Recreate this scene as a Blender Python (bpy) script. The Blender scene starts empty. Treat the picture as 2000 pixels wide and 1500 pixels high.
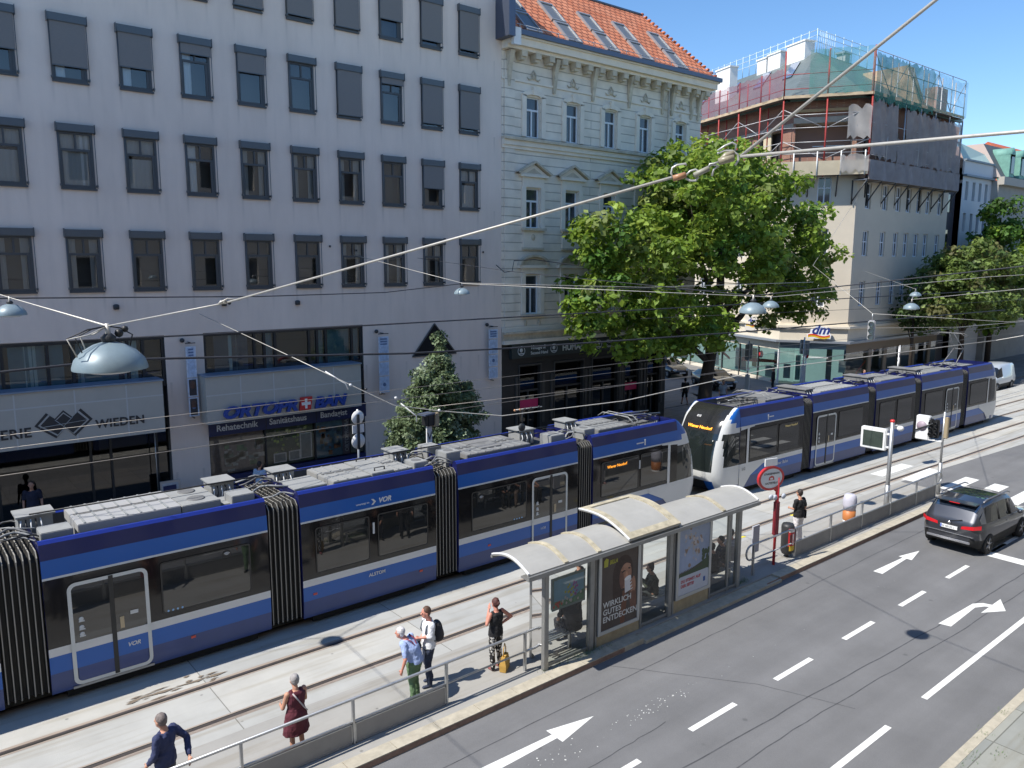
import bpy, bmesh, math, random
from mathutils import Vector, Matrix
random.seed(7)
C = bpy.context.scene
COL = C.collection
R = math.radians
# ---------------------------------------------------------------- camera
cam_d = bpy.data.cameras.new('camera')
cam = bpy.data.objects.new('camera', cam_d); COL.objects.link(cam)
C.camera = cam
cam_d.sensor_width = 36.0
cam_d.lens = 1532.27 / 2000 * 36.0
cam_d.clip_end = 3000
cam_d.clip_start = 0.1
pitch, yaw, roll = 0.153285, 0.689476, 0.00228
fw = Vector((math.sin(yaw)*math.cos(pitch), math.cos(yaw)*math.cos(pitch), -math.sin(pitch)))
rt = Vector((math.cos(yaw), -math.sin(yaw), 0))
up = rt.cross(fw)
r2 = rt*math.cos(roll) + up*math.sin(roll); u2 = -rt*math.sin(roll) + up*math.cos(roll)
cam.matrix_world = Matrix(((r2.x, u2.x, -fw.x, 0), (r2.y, u2.y, -fw.y, 0), (r2.z, u2.z, -fw.z, 9.1), (0, 0, 0, 1)))
# ---------------------------------------------------------------- world + sun
SUND = Vector((-0.72, 0.155, 1.0)).normalized()          # towards the sun
w = bpy.data.worlds.new('World'); C.world = w; w.use_nodes = True
nt = w.node_tree; nt.nodes.clear()
out = nt.nodes.new('ShaderNodeOutputWorld'); bg = nt.nodes.new('ShaderNodeBackground'); sky = nt.nodes.new('ShaderNodeTexSky')
sky.sky_type = 'NISHITA'; sky.sun_disc = False
sky.sun_elevation = math.asin(SUND.z); sky.sun_rotation = math.atan2(SUND.x, SUND.y)
sky.altitude = 600; sky.air_density = 1.0; sky.dust_density = 0.1; sky.ozone_density = 3.5
bg.inputs['Strength'].default_value = 0.116
hs = nt.nodes.new('ShaderNodeHueSaturation'); hs.inputs['Saturation'].default_value = 1.14; hs.inputs['Value'].default_value = 0.98; nt.links.new(sky.outputs[0], hs.inputs['Color']); nt.links.new(hs.outputs[0], bg.inputs[0]); nt.links.new(bg.outputs[0], out.inputs[0])
sun_d = bpy.data.lights.new('sun', 'SUN'); sun_d.energy = 3.65; sun_d.angle = R(0.53); sun_d.color = (1.0, 0.955, 0.88)
sun = bpy.data.objects.new('sun', sun_d); COL.objects.link(sun)
sun.rotation_euler = SUND.to_track_quat('Z', 'Y').to_euler()
C.view_settings.view_transform = 'Standard'; C.view_settings.look = 'None'; C.view_settings.gamma = 1
C.view_settings.exposure = 0.80
try:
    C.cycles.max_bounces = 6; C.cycles.transparent_max_bounces = 16; C.cycles.caustics_reflective = False; C.cycles.caustics_refractive = False
    C.cycles.sample_clamp_indirect = 4
except Exception: pass
# ---------------------------------------------------------------- materials
MATS = {}
def mat(name, col, rough=0.7, metal=0.0, var=0.0, scale=3.0, bump=0.0, bscale=40.0, spec=0.5, coat=0.0, emit=None, estr=0.0, trans=0.0, island=0.0, stretch=None, alpha=1.0):
    if name in MATS: return MATS[name]
    m = bpy.data.materials.new(name); m.use_nodes = True; MATS[name] = m
    t = m.node_tree; b = t.nodes['Principled BSDF']
    b.inputs['Base Color'].default_value = (*col, 1); b.inputs['Roughness'].default_value = rough
    b.inputs['Metallic'].default_value = metal; b.inputs['Specular IOR Level'].default_value = spec
    b.inputs['Coat Weight'].default_value = coat; b.inputs['Coat Roughness'].default_value = 0.06
    b.inputs['Alpha'].default_value = alpha
    if trans: b.inputs['Transmission Weight'].default_value = trans
    if emit: b.inputs['Emission Color'].default_value = (*emit, 1); b.inputs['Emission Strength'].default_value = estr
    tc = t.nodes.new('ShaderNodeTexCoord'); src = tc.outputs['Object']
    if stretch:
        mp = t.nodes.new('ShaderNodeMapping'); mp.inputs['Scale'].default_value = stretch
        t.links.new(src, mp.inputs[0]); src = mp.outputs[0]
    if var:
        n1 = t.nodes.new('ShaderNodeTexNoise'); n1.inputs['Scale'].default_value = scale; n1.inputs['Detail'].default_value = 8; n1.inputs['Roughness'].default_value = 0.65
        t.links.new(src, n1.inputs['Vector'])
        mr = t.nodes.new('ShaderNodeMapRange'); mr.inputs[1].default_value = 0.3; mr.inputs[2].default_value = 0.7
        mr.inputs[3].default_value = 1 - var; mr.inputs[4].default_value = 1 + var
        t.links.new(n1.outputs['Fac'], mr.inputs[0])
        mx = t.nodes.new('ShaderNodeVectorMath'); mx.operation = 'SCALE'; mx.inputs[0].default_value = col
        t.links.new(mr.outputs[0], mx.inputs['Scale']); t.links.new(mx.outputs[0], b.inputs['Base Color'])
    if island:
        g = t.nodes.new('ShaderNodeNewGeometry'); mr = t.nodes.new('ShaderNodeMapRange')
        mr.inputs[3].default_value = 1 - island; mr.inputs[4].default_value = 1 + island
        t.links.new(g.outputs['Random Per Island'], mr.inputs[0])
        mx = t.nodes.new('ShaderNodeVectorMath'); mx.operation = 'SCALE'; mx.inputs[0].default_value = col
        t.links.new(mr.outputs[0], mx.inputs['Scale']); t.links.new(mx.outputs[0], b.inputs['Base Color'])
    if bump:
        n2 = t.nodes.new('ShaderNodeTexNoise'); n2.inputs['Scale'].default_value = bscale; n2.inputs['Detail'].default_value = 5
        t.links.new(src, n2.inputs['Vector'])
        bp = t.nodes.new('ShaderNodeBump'); bp.inputs['Strength'].default_value = bump; bp.inputs['Distance'].default_value = 0.02
        t.links.new(n2.outputs['Fac'], bp.inputs['Height']); t.links.new(bp.outputs[0], b.inputs['Normal'])
    return m
def glass(name, tint=(0.5, 0.55, 0.55), refl=0.12, rough=0.02):
    if name in MATS: return MATS[name]
    m = bpy.data.materials.new(name); m.use_nodes = True; MATS[name] = m; t = m.node_tree; t.nodes.clear()
    o = t.nodes.new('ShaderNodeOutputMaterial'); mix = t.nodes.new('ShaderNodeMixShader')
    tr = t.nodes.new('ShaderNodeBsdfTransparent'); tr.inputs[0].default_value = (*tint, 1)
    gl = t.nodes.new('ShaderNodeBsdfGlossy'); gl.inputs['Roughness'].default_value = rough
    lw = t.nodes.new('ShaderNodeFresnel'); lw.inputs['IOR'].default_value = 1.5
    ad = t.nodes.new('ShaderNodeMath'); ad.operation = 'ADD'; ad.inputs[1].default_value = refl; ad.use_clamp = True
    t.links.new(lw.outputs[0], ad.inputs[0]); t.links.new(ad.outputs[0], mix.inputs[0])
    t.links.new(tr.outputs[0], mix.inputs[1]); t.links.new(gl.outputs[0], mix.inputs[2]); t.links.new(mix.outputs[0], o.inputs[0])
    return m
# ---------------------------------------------------------------- mesh builder
class MB:
    def __init__(s): s.v = []; s.f = []; s.m = []; s.mats = []; s.sm = []
    def mi(s, m):
        if m not in s.mats: s.mats.append(m)
        return s.mats.index(m)
    def add(s, vs, fs, m, smooth=False):
        o = len(s.v); s.v += [tuple(v) for v in vs]; k = s.mi(m)
        for f in fs: s.f.append(tuple(i+o for i in f)); s.m.append(k); s.sm.append(smooth)
    def quad(s, a, b, c, d, m): s.add([a, b, c, d], [(0, 1, 2, 3)], m)
    def poly(s, pts, m): s.add(pts, [tuple(range(len(pts)))], m)
    def box(s, x0, x1, y0, y1, z0, z1, m, bev=0.0):
        if bev:
            bm = bmesh.new(); bmesh.ops.create_cube(bm, size=1)
            for v in bm.verts: v.co = ((x0+x1)/2+v.co.x*(x1-x0), (y0+y1)/2+v.co.y*(y1-y0), (z0+z1)/2+v.co.z*(z1-z0))
            bmesh.ops.bevel(bm, geom=bm.edges[:], offset=bev, segments=2, affect='EDGES')
            bm.verts.index_update(); s.add([v.co.copy() for v in bm.verts], [[v.index for v in f.verts] for f in bm.faces], m, False); bm.free(); return
        v = [(x0, y0, z0), (x1, y0, z0), (x1, y1, z0), (x0, y1, z0), (x0, y0, z1), (x1, y0, z1), (x1, y1, z1), (x0, y1, z1)]
        s.add(v, [(0, 3, 2, 1), (4, 5, 6, 7), (0, 1, 5, 4), (1, 2, 6, 5), (2, 3, 7, 6), (3, 0, 4, 7)], m)
    def obox(s, c, ux, uy, sx, sy, sz, m):        # oriented box, c = centre of the base
        c = Vector(c); ux = Vector(ux).normalized(); uy = Vector(uy).normalized(); uz = ux.cross(uy)
        v = [c+ux*a*sx/2+uy*b*sy/2+uz*k*sz for k in (0, 1) for a, b in ((-1, -1), (1, -1), (1, 1), (-1, 1))]
        s.add(v, [(0, 3, 2, 1), (4, 5, 6, 7), (0, 1, 5, 4), (1, 2, 6, 5), (2, 3, 7, 6), (3, 0, 4, 7)], m)
    def prism(s, pts, z0, z1, m, mtop=None):      # plan polygon (ccw) extruded
        n = len(pts); v = [(p[0], p[1], z0) for p in pts]+[(p[0], p[1], z1) for p in pts]
        s.add(v, [tuple(range(n))[::-1]]+[(i, (i+1) % n, n+(i+1) % n, n+i) for i in range(n)], m)
        s.add(v[n:], [tuple(range(n))], mtop or m)
    def tube(s, pts, r, m, n=8, smooth=True, cap=True):
        pts = [Vector(p) for p in pts]; rs = r if isinstance(r, (list, tuple)) else [r]*len(pts)
        vs = []; fs = []; prev = None
        for i, p in enumerate(pts):
            d = (pts[min(i+1, len(pts)-1)]-pts[max(i-1, 0)])
            if d.length < 1e-9: d = Vector((0, 0, 1))
            d.normalize()
            if prev is None: a = d.orthogonal().normalized()
            else:
                a = prev-d*prev.dot(d)
                a = a.normalized() if a.length > 1e-6 else d.orthogonal().normalized()
            prev = a; b = d.cross(a)
            for k in range(n):
                t = 2*math.pi*k/n; vs.append(p+(a*math.cos(t)+b*math.sin(t))*rs[i])
        for i in range(len(pts)-1):
            for k in range(n):
                fs.append((i*n+k, i*n+(k+1) % n, (i+1)*n+(k+1) % n, (i+1)*n+k))
        if cap: fs += [tuple(range(n))[::-1], tuple((len(pts)-1)*n+k for k in range(n))]
        s.add(vs, fs, m, smooth)
    def sphere(s, c, r, m, n=12, sc=(1, 1, 1)):
        c = Vector(c); vs = []; fs = []; h = n//2
        for i in range(h+1):
            a = math.pi*i/h
            for k in range(n):
                t = 2*math.pi*k/n; vs.append((c.x+r*sc[0]*math.sin(a)*math.cos(t), c.y+r*sc[1]*math.sin(a)*math.sin(t), c.z+r*sc[2]*math.cos(a)))
        for i in range(h):
            for k in range(n): fs.append((i*n+k, (i+1)*n+k, (i+1)*n+(k+1) % n, i*n+(k+1) % n))
        s.add(vs, fs, m, True)
    def lathe(s, c, prof, m, n=24, axis='z'):     # prof = [(r, h)]
        c = Vector(c); vs = []; fs = []
        for r, h in prof:
            for k in range(n):
                t = 2*math.pi*k/n; x, y = r*math.cos(t), r*math.sin(t)
                vs.append(c+(Vector((x, y, h)) if axis == 'z' else Vector((x, h, y)) if axis == 'y' else Vector((h, x, y))))
        for i in range(len(prof)-1):
            for k in range(n): fs.append((i*n+k, i*n+(k+1) % n, (i+1)*n+(k+1) % n, (i+1)*n+k))
        s.add(vs, fs, m, True)
    def loft(s, rings, m, cap=True, smooth=True):
        n = len(rings[0]); vs = [p for r in rings for p in r]; fs = []
        for i in range(len(rings)-1):
            for k in range(n): fs.append((i*n+k, i*n+(k+1) % n, (i+1)*n+(k+1) % n, (i+1)*n+k))
        if cap: fs += [tuple(range(n))[::-1], tuple((len(rings)-1)*n+k for k in range(n))]
        s.add(vs, fs, m, smooth)
    def wall(s, o, u, W, z0, z1, holes, depth, m, mrev=None, mback=None):
        """vertical wall from o along u with rectangular holes (u0,u1,za,zb); reveals go inwards (left of u is inside)"""
        o = Vector(o); u = Vector(u).normalized(); n = Vector((-u.y, u.x, 0))
        us = sorted(set([0, W]+[h[0] for h in holes]+[h[1] for h in holes])); zs = sorted(set([z0, z1]+[h[2] for h in holes]+[h[3] for h in holes]))
        P = lambda a, z, d=0: o+u*a+n*d+Vector((0, 0, z-o.z))
        for i in range(len(us)-1):
            for j in range(len(zs)-1):
                a, b, c, d = us[i], us[i+1], zs[j], zs[j+1]
                if a < 0 or b > W+1e-6: continue
                if any(h[0]-1e-6 <= a and b <= h[1]+1e-6 and h[2]-1e-6 <= c and d <= h[3]+1e-6 for h in holes): continue
                s.quad(P(a, c), P(b, c), P(b, d), P(a, d), m)
        for h in holes:
            a, b, c, d = h[:4]; mr = mrev or m
            s.quad(P(a, c), P(a, c, depth), P(a, d, depth), P(a, d), mr); s.quad(P(b, c, depth), P(b, c), P(b, d), P(b, d, depth), mr)
            s.quad(P(a, d), P(a, d, depth), P(b, d, depth), P(b, d), mr); s.quad(P(a, c, depth), P(a, c), P(b, c), P(b, c, depth), mr)
            if mback: s.quad(P(a, c, depth), P(b, c, depth), P(b, d, depth), P(a, d, depth), mback)
    def mesh(s, name):
        me = bpy.data.meshes.new(name); me.from_pydata(s.v, [], s.f)
        for m in s.mats: me.materials.append(m)
        me.polygons.foreach_set('material_index', s.m); me.polygons.foreach_set('use_smooth', s.sm); me.update()
        return me
    def build(s, name, parent=None, **kw):
        o = bpy.data.objects.new(name, s.mesh(name)); COL.objects.link(o)
        if parent: o.parent = parent
        tag(o, **kw); return o
def tag(o, label=None, cat=None, group=None, kind=None):
    if label: o['label'] = label
    if cat: o['category'] = cat
    if group: o['group'] = group
    if kind: o['kind'] = kind
    return o
def thing(name, label, cat, loc=(0, 0, 0), rz=0.0, group=None):
    o = bpy.data.objects.new(name, None); COL.objects.link(o); o.location = loc; o.rotation_euler = (0, 0, rz); o.empty_display_size = 0.2
    return tag(o, label, cat, group)
def dup(root, loc=None, rz=None, label=None, parent=None):
    def cp(o, par):
        c = o.copy(); COL.objects.link(c)
        if par: c.parent = par
        for ch in list(o.children): cp(ch, c)
        return c
    r = cp(root, parent)
    if loc is not None: r.location = loc
    if rz is not None: r.rotation_euler = (0, 0, rz)
    if label: r['label'] = label
    return r
def text(txt, name, m, size, parent=None, loc=(0, 0, 0), rot=(R(90), 0, 0), depth=0.004, align='LEFT', bold=0.0, shear=0.0, sx=1.0, space=1.0):
    cu = bpy.data.curves.new('lettering', 'FONT'); cu.body = txt; cu.size = size; cu.extrude = depth; cu.align_x = align; cu.offset = bold; cu.shear = shear
    cu.space_character = space; cu.resolution_u = 3
    to = bpy.data.objects.new('tmp', cu); me = bpy.data.meshes.new_from_object(to); bpy.data.objects.remove(to); bpy.data.curves.remove(cu)
    me.materials.clear(); me.materials.append(m)
    o = bpy.data.objects.new(name, me); COL.objects.link(o); o.location = loc; o.rotation_euler = rot; o.scale = (sx, 1, 1)
    if parent: o.parent = parent
    return o
GREYM = mat('grey_metal', (0.33, 0.34, 0.35), 0.45, 0.6, 0.08, 6)
DARKM = mat('dark_metal', (0.045, 0.048, 0.052), 0.5, 0.3)
WHITEP = mat('white_paint', (0.75, 0.75, 0.74), 0.5, 0, 0.04, 4)
BLACK = mat('black_plastic', (0.015, 0.015, 0.016), 0.5)
GALV = mat('galvanised_steel', (0.46, 0.47, 0.48), 0.42, 0.75, 0.1, 12)
# ================================================================ ground, road, tracks
def asphalt(name, c, sc=1.0):
    m = mat(name, (c, c, c*1.02), 0.9, 0, 0.10, 0.7*sc, 0.5, 160)
    t = m.node_tree; b = t.nodes['Principled BSDF']; l = b.inputs['Base Color'].links[0]; s = l.from_socket
    tc = t.nodes.new('ShaderNodeTexCoord'); n = t.nodes.new('ShaderNodeTexNoise'); n.inputs['Scale'].default_value = 90; n.inputs['Detail'].default_value = 3
    t.links.new(tc.outputs['Object'], n.inputs['Vector'])
    mr = t.nodes.new('ShaderNodeMapRange'); mr.inputs[1].default_value = 0.3; mr.inputs[2].default_value = 0.7; mr.inputs[3].default_value = 0.84; mr.inputs[4].default_value = 1.16
    t.links.new(n.outputs['Fac'], mr.inputs[0])
    # longitudinal wear bands of the wheel tracks and drips
    mp = t.nodes.new('ShaderNodeMapping'); mp.inputs['Scale'].default_value = (0.05, 1.1, 1); t.links.new(tc.outputs['Object'], mp.inputs[0])
    n3 = t.nodes.new('ShaderNodeTexNoise'); n3.inputs['Scale'].default_value = 1.2; n3.inputs['Detail'].default_value = 4; t.links.new(mp.outputs[0], n3.inputs['Vector'])
    m3 = t.nodes.new('ShaderNodeMapRange'); m3.inputs[1].default_value = 0.3; m3.inputs[2].default_value = 0.7; m3.inputs[3].default_value = 0.86; m3.inputs[4].default_value = 1.12
    t.links.new(n3.outputs['Fac'], m3.inputs[0])
    mu = t.nodes.new('ShaderNodeMath'); mu.operation = 'MULTIPLY'; t.links.new(mr.outputs[0], mu.inputs[0]); t.links.new(m3.outputs[0], mu.inputs[1])
    # dark small spots
    v = t.nodes.new('ShaderNodeTexVoronoi'); v.inputs['Scale'].default_value = 0.9; t.links.new(tc.outputs['Object'], v.inputs['Vector'])
    cr = t.nodes.new('ShaderNodeMapRange'); cr.inputs[1].default_value = 0.03; cr.inputs[2].default_value = 0.07; cr.inputs[3].default_value = 0.72; cr.inputs[4].default_value = 1.0
    t.links.new(v.outputs['Distance'], cr.inputs[0])
    mu2 = t.nodes.new('ShaderNodeMath'); mu2.operation = 'MULTIPLY'; t.links.new(mu.outputs[0], mu2.inputs[0]); t.links.new(cr.outputs[0], mu2.inputs[1])
    vm = t.nodes.new('ShaderNodeVectorMath'); vm.operation = 'SCALE'; t.links.new(s, vm.inputs[0]); t.links.new(mu2.outputs[0], vm.inputs['Scale']); t.links.new(vm.outputs[0], b.inputs['Base Color'])
    return m
ASPH = asphalt('road_asphalt', 0.158)
ASPH2 = asphalt('far_road_asphalt', 0.16)
def concrete(name, col, slab=(6.0, 1.0)):
    m = mat(name, col, 0.85, 0, 0.10, 0.8, 0.25, 60)
    t = m.node_tree; b = t.nodes['Principled BSDF']; s = b.inputs['Base Color'].links[0].from_socket
    tc = t.nodes.new('ShaderNodeTexCoord'); br = t.nodes.new('ShaderNodeTexBrick'); br.offset = 0.0
    br.inputs['Color1'].default_value = (1, 1, 1, 1); br.inputs['Color2'].default_value = (0.80, 0.83, 0.88, 1); br.inputs['Mortar'].default_value = (0.45, 0.45, 0.44, 1)
    br.inputs['Scale'].default_value = 1; br.inputs['Mortar Size'].default_value = 0.012; br.inputs['Brick Width'].default_value = slab[0]; br.inputs['Row Height'].default_value = slab[1]
    t.links.new(tc.outputs['Object'], br.inputs['Vector'])
    mx = t.nodes.new('ShaderNodeMix'); mx.data_type = 'RGBA'; mx.blend_type = 'MULTIPLY'; mx.inputs[0].default_value = 1
    t.links.new(s, mx.inputs[6]); t.links.new(br.outputs['Color'], mx.inputs[7])
    # longitudinal rusty wear and stains
    mp = t.nodes.new('ShaderNodeMapping'); mp.inputs['Scale'].default_value = (0.25, 3.0, 1); t.links.new(tc.outputs['Object'], mp.inputs[0])
    n = t.nodes.new('ShaderNodeTexNoise'); n.inputs['Scale'].default_value = 1.3; n.inputs['Detail'].default_value = 7; t.links.new(mp.outputs[0], n.inputs['Vector'])
    rp = t.nodes.new('ShaderNodeValToRGB'); rp.color_ramp.elements[0].position = 0.34; rp.color_ramp.elements[0].color = (0.86, 0.83, 0.78, 1); rp.color_ramp.elements[1].position = 0.5; rp.color_ramp.elements[1].color = (1, 1, 1, 1)
    t.links.new(n.outputs['Fac'], rp.inputs[0])
    m2 = t.nodes.new('ShaderNodeMix'); m2.data_type = 'RGBA'; m2.blend_type = 'MULTIPLY'; m2.inputs[0].default_value = 1
    t.links.new(mx.outputs[2], m2.inputs[6]); t.links.new(rp.outputs[0], m2.inputs[7])
    v = t.nodes.new('ShaderNodeTexVoronoi'); v.inputs['Scale'].default_value = 1.4; t.links.new(tc.outputs['Object'], v.inputs['Vector'])
    cr = t.nodes.new('ShaderNodeMapRange'); cr.inputs[1].default_value = 0.03; cr.inputs[2].default_value = 0.06; cr.inputs[3].default_value = 0.6; cr.inputs[4].default_value = 1.0
    t.links.new(v.outputs['Distance'], cr.inputs[0])
    vm = t.nodes.new('ShaderNodeVectorMath'); vm.operation = 'SCALE'; t.links.new(m2.outputs[2], vm.inputs[0]); t.links.new(cr.outputs[0], vm.inputs['Scale'])
    t.links.new(vm.outputs[0], b.inputs['Base Color'])
    return m
CONC = concrete('track_concrete', (0.44, 0.43, 0.395), (5.0, 1.5))
PLAT = concrete('platform_asphalt', (0.40, 0.375, 0.33), (40.0, 3.0))
PAVE = concrete('pavement_slabs', (0.30, 0.30, 0.265), (1.6, 0.8))
PAVE2 = concrete('far_pavement', (0.22, 0.21, 0.20), (1.2, 0.8))
GRAN = mat('granite_kerb', (0.42, 0.38, 0.30), 0.85, 0, 0.18, 5, 0.3, 60)
ROADZ = -0.12
b = MB(); b.quad((-700, -700, ROADZ), (900, -700, ROADZ), (900, 900, ROADZ), (-700, 900, ROADZ), ASPH); b.build('road', kind='structure')
b = MB(); b.prism([(-30, 20.95), (-30, 14.35), (33.0, 14.35), (35.6, 14.2), (45.3, 13.6), (110, 11.8), (110, 20.9)], ROADZ-0.05, 0.0, CONC); b.build('track_bed', kind='structure')
b = MB(); b.prism([(-30, 12.17), (33.0, 12.17), (33.1, 14.35), (-30, 14.35)], ROADZ-0.05, 0.0, PLAT); b.build('platform', kind='structure')
# ramp of road asphalt up to the track at the crossing
b = MB(); b.add([(33.0, 11.0, ROADZ+0.004), (60, 9.4, ROADZ+0.004), (110, 8, ROADZ+.004), (110, 11.8, 0), (45.3, 13.6, 0), (35.6, 14.2, 0), (33.1, 14.35, 0), (33.0, 12.17, -0.02)], [(0, 1, 4, 5), (1, 2, 3, 4), (0, 5, 6, 7)], ASPH); b.build('crossing_ramp', kind='structure')
b = MB()
x = -30.0
while x < 33:
    L = 1.0
    if not (13.3 <= x < 19.3): b.box(x, x+L-0.012, 11.86, 12.165, ROADZ-0.05, 0.02+random.uniform(-.003, .003), GRAN)
    else: b.box(x, x+L-0.012, 11.80, 12.165, ROADZ-0.05, -0.035, GRAN)
    x += L
b.build('kerb', kind='structure')
KR = mat('kerb_front_reddish', (.26, .17, .13), .9, 0, .25, 4)
b = MB(); b.quad((-30, 11.857, ROADZ+.01), (13.3, 11.857, ROADZ+.01), (13.3, 11.857, 0.0), (-30, 11.857, 0.0), KR); b.quad((19.3, 11.857, ROADZ+.01), (33, 11.857, ROADZ+.01), (33, 11.857, 0.0), (19.3, 11.857, 0.0), KR); b.build('kerb_face', kind='structure')
# rails
RAIL = mat('rail_steel', (0.28, 0.24, 0.22), 0.35, 0.8, 0.2, 5); GROOVE = mat('rail_groove', (0.03, 0.028, 0.025), 0.9)
RUST = mat('rust_stained_concrete', (0.33, 0.27, 0.22), 0.9, 0, 0.2, 3, stretch=(0.3, 2, 1))
def ty(x, y0): return y0 - (0.03*(x-24) if x > 24 else 0)
def strip(b, xs, y0, wa, wb, z, m):
    for i in range(len(xs)-1):
        a, c = xs[i], xs[i+1]
        b.quad((a, ty(a, y0)+wa, z), (c, ty(c, y0)+wa, z), (c, ty(c, y0)+wb, z), (a, ty(a, y0)+wb, z), m)
xs = [-30, 24, 50, 80, 110]
b = MB()
for yr, s in ((14.94, 1), (16.45, -1), (18.04, 1), (19.55, -1)):
    strip(b, xs, yr, -0.13, 0.13, 0.004, RUST)
    strip(b, xs, yr, -0.035, 0.035, 0.012, RAIL)
    strip(b, xs, yr, 0.037 if s > 0 else -0.08, 0.08 if s > 0 else -0.037, 0.008, GROOVE)
b.build('tram_rails', kind='structure')
# far side: road lane, kerb and pavement, side street
b = MB(); b.prism([(-60, 26.2), (-60, 24.3), (110, 22.0), (110, 26.2)], ROADZ-0.1, 0.0, PAVE2)
b.prism([(-60, 26.2), (42.5, 26.2), (42.5, 31.5), (-60, 31.5)], ROADZ-0.1, 0.0001, PAVE2)
b.prism([(52.0, 26.2), (110, 26.2), (110, 31.5), (57.0, 31.5), (52.5, 31)], ROADZ-0.1, 0.0001, PAVE2)
b.build('far_pavement', kind='structure')
b = MB(); b.poly([(42.5, 25.4, 0.004), (52.0, 25.2, 0.004), (57, 43, 0.004), (68, 75, 0.004), (55, 75, 0.004)], mat('side_street_asphalt', (0.2, 0.19, 0.18), 0.9, 0, 0.15, 1)); b.build('side_street', kind='structure')
b = MB(); b.prism([(36.5, 31.5), (42.5, 31.5), (46, 36), (52, 60), (46, 60)], ROADZ, 0.03, PAVE2); b.build('side_pavement', kind='structure')
# near pavement
b = MB(); b.prism([(-30, -2), (120, -2), (120, 4.95), (-30, 4.95)], ROADZ-.1, 0.0, PAVE); b.prism([(-30, 4.95), (120, 4.95), (120, 5.13), (-30, 5.13)], ROADZ-.1, 0.006, GRAN); b.build('near_pavement', kind='structure')
# road markings
MARK = mat('road_marking', (0.72, 0.72, 0.69), 0.7, 0, 0.10, 14)
Z = ROADZ+0.004
MY = 8.85
def mk(pts, name='lane_marking'):
    b = MB(); b.poly([(x, y, Z) for x, y in pts], MARK); return b
b = MB()
def gl(b, x0, x1, y, wd=0.13): b.quad((x0, y-wd/2, Z), (x1, y-wd/2, Z), (x1, y+wd/2, Z), (x0, y+wd/2, Z), MARK)
for k in range(-4, 6): gl(b, 11.94+3.03*k, 13.45+3.03*k, 8.86)
gl(b, 16.76, 26.9, 6.41); gl(b, 12.0, 15.14, 6.41); gl(b, 27.45, 34.5, 8.85)
b.build('lane_markings', kind='structure')
b = MB(); b.quad((26.9, 5.2, Z+0.001), (27.4, 5.2, Z+0.001), (27.45, 8.92, Z+0.001), (26.95, 8.92, Z+0.001), MARK); b.build('stop_line', kind='structure')
b = MB()
b.poly([(7.6, 10.3, Z), (9.70, 10.35, Z), (9.70, 10.19, Z), (10.80, 10.43, Z), (9.70, 10.67, Z), (9.70, 10.5, Z), (7.6, 10.57, Z)], MARK)
b.poly([(22.87, 10.22, Z), (24.69, 10.32, Z), (24.69, 10.16, Z), (25.72, 10.37, Z), (24.71, 10.58, Z), (24.69, 10.44, Z), (22.87, 10.50, Z)], MARK)
b.add([(20.80, 7.46, Z), (22.50, 7.52, Z), (22.78, 7.38, Z), (22.85, 7.27, Z), (22.27, 7.29, Z), (22.91, 6.91, Z), (23.64, 7.29, Z), (23.05, 7.29, Z), (22.98, 7.50, Z), (22.72, 7.66, Z), (20.73, 7.74, Z)],
      [(0, 1, 9, 10), (1, 2, 8, 9), (2, 3, 7, 8), (4, 5, 6)], MARK)
b.build('road_arrows', kind='structure')
b = MB(); zz = ROADZ+0.009
for i in range(9):
    y = 12.95-i*1.14; rz = lambda yy: max(zz, ROADZ+.012+(yy-10.85)*.037); b.quad((33.5, y-0.55, rz(y-.55)), (36.2, y-0.55, rz(y-.55)+.002), (36.2, y, rz(y)+.002), (33.5, y, rz(y)), MARK)
b.quad((33.5, 14.0, 0.005), (36.2, 14.0, 0.005), (36.4, 14.55, 0.005), (33.5, 14.5, 0.005), MARK)
b.quad((33.3, 15.2, 0.005), (36.2, 15.15, 0.005), (36.2, 15.7, 0.005), (33.3, 15.75, 0.005), MARK)
b.build('zebra_crossing', kind='structure')
# worn paint specks left over on the asphalt
b = MB(); rs = random.Random(3)
for k in range(140):
    x = rs.choice([rs.gauss(8.9, 1.3), rs.gauss(12.3, 0.7), rs.uniform(9, 23)]); y = 10.0+rs.gauss(0, 0.10)-0.01*(x-9)-0.35*(x > 13)*0; r = rs.uniform(0.004, 0.018)*(1 if x < 13.5 else 0.6)
    if x > 13.5 and rs.random() < 0.6: continue
    n = 5; a0 = rs.random()*6
    b.poly([(x+r*rs.uniform(.6, 1.4)*math.cos(a0+2*math.pi*i/n), y-0.1+r*rs.uniform(.6, 1.4)*math.sin(a0+2*math.pi*i/n), Z+0.0005*(k % 5)) for i in range(n)], MARK)
tag(b.build('paint_specks'), 'scattered flakes of white paint on the grey asphalt between the arrows', 'paint flakes', kind='stuff')
YEL = mat('yellow_marking', (0.75, 0.62, 0.05), 0.7, 0, 0.2, 6)
b = MB()
for (x, y, l, wd) in ((25.4, 14.75, 0.7, 0.1), (21.9, 14.55, 0.3, 0.12), (20.6, 14.0, 0.25, 0.1)):
    b.quad((x, y, 0.006), (x+l, y-0.05, 0.006), (x+l, y+wd-0.05, 0.006), (x, y+wd, 0.006), YEL)
b.build('yellow_spray_mark', kind='structure')
b = MB(); rs = random.Random(5)
for k in range(26):
    x = rs.uniform(3.4, 5.2); y = 16.78+rs.gauss(0, .12); l = rs.uniform(.15, .6); h = rs.uniform(.01, .045)
    b.poly([(x, y, .0135+k*.0002), (x+l*.4, y-h, .0135+k*.0002), (x+l, y+h*.3, .0135+k*.0002), (x+l*.5, y+h, .0135+k*.0002)], mat('brown_stain', (0.2, 0.16, 0.12), 0.9, 0, .2, 8))
b.build('track_stain', kind='structure')
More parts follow.
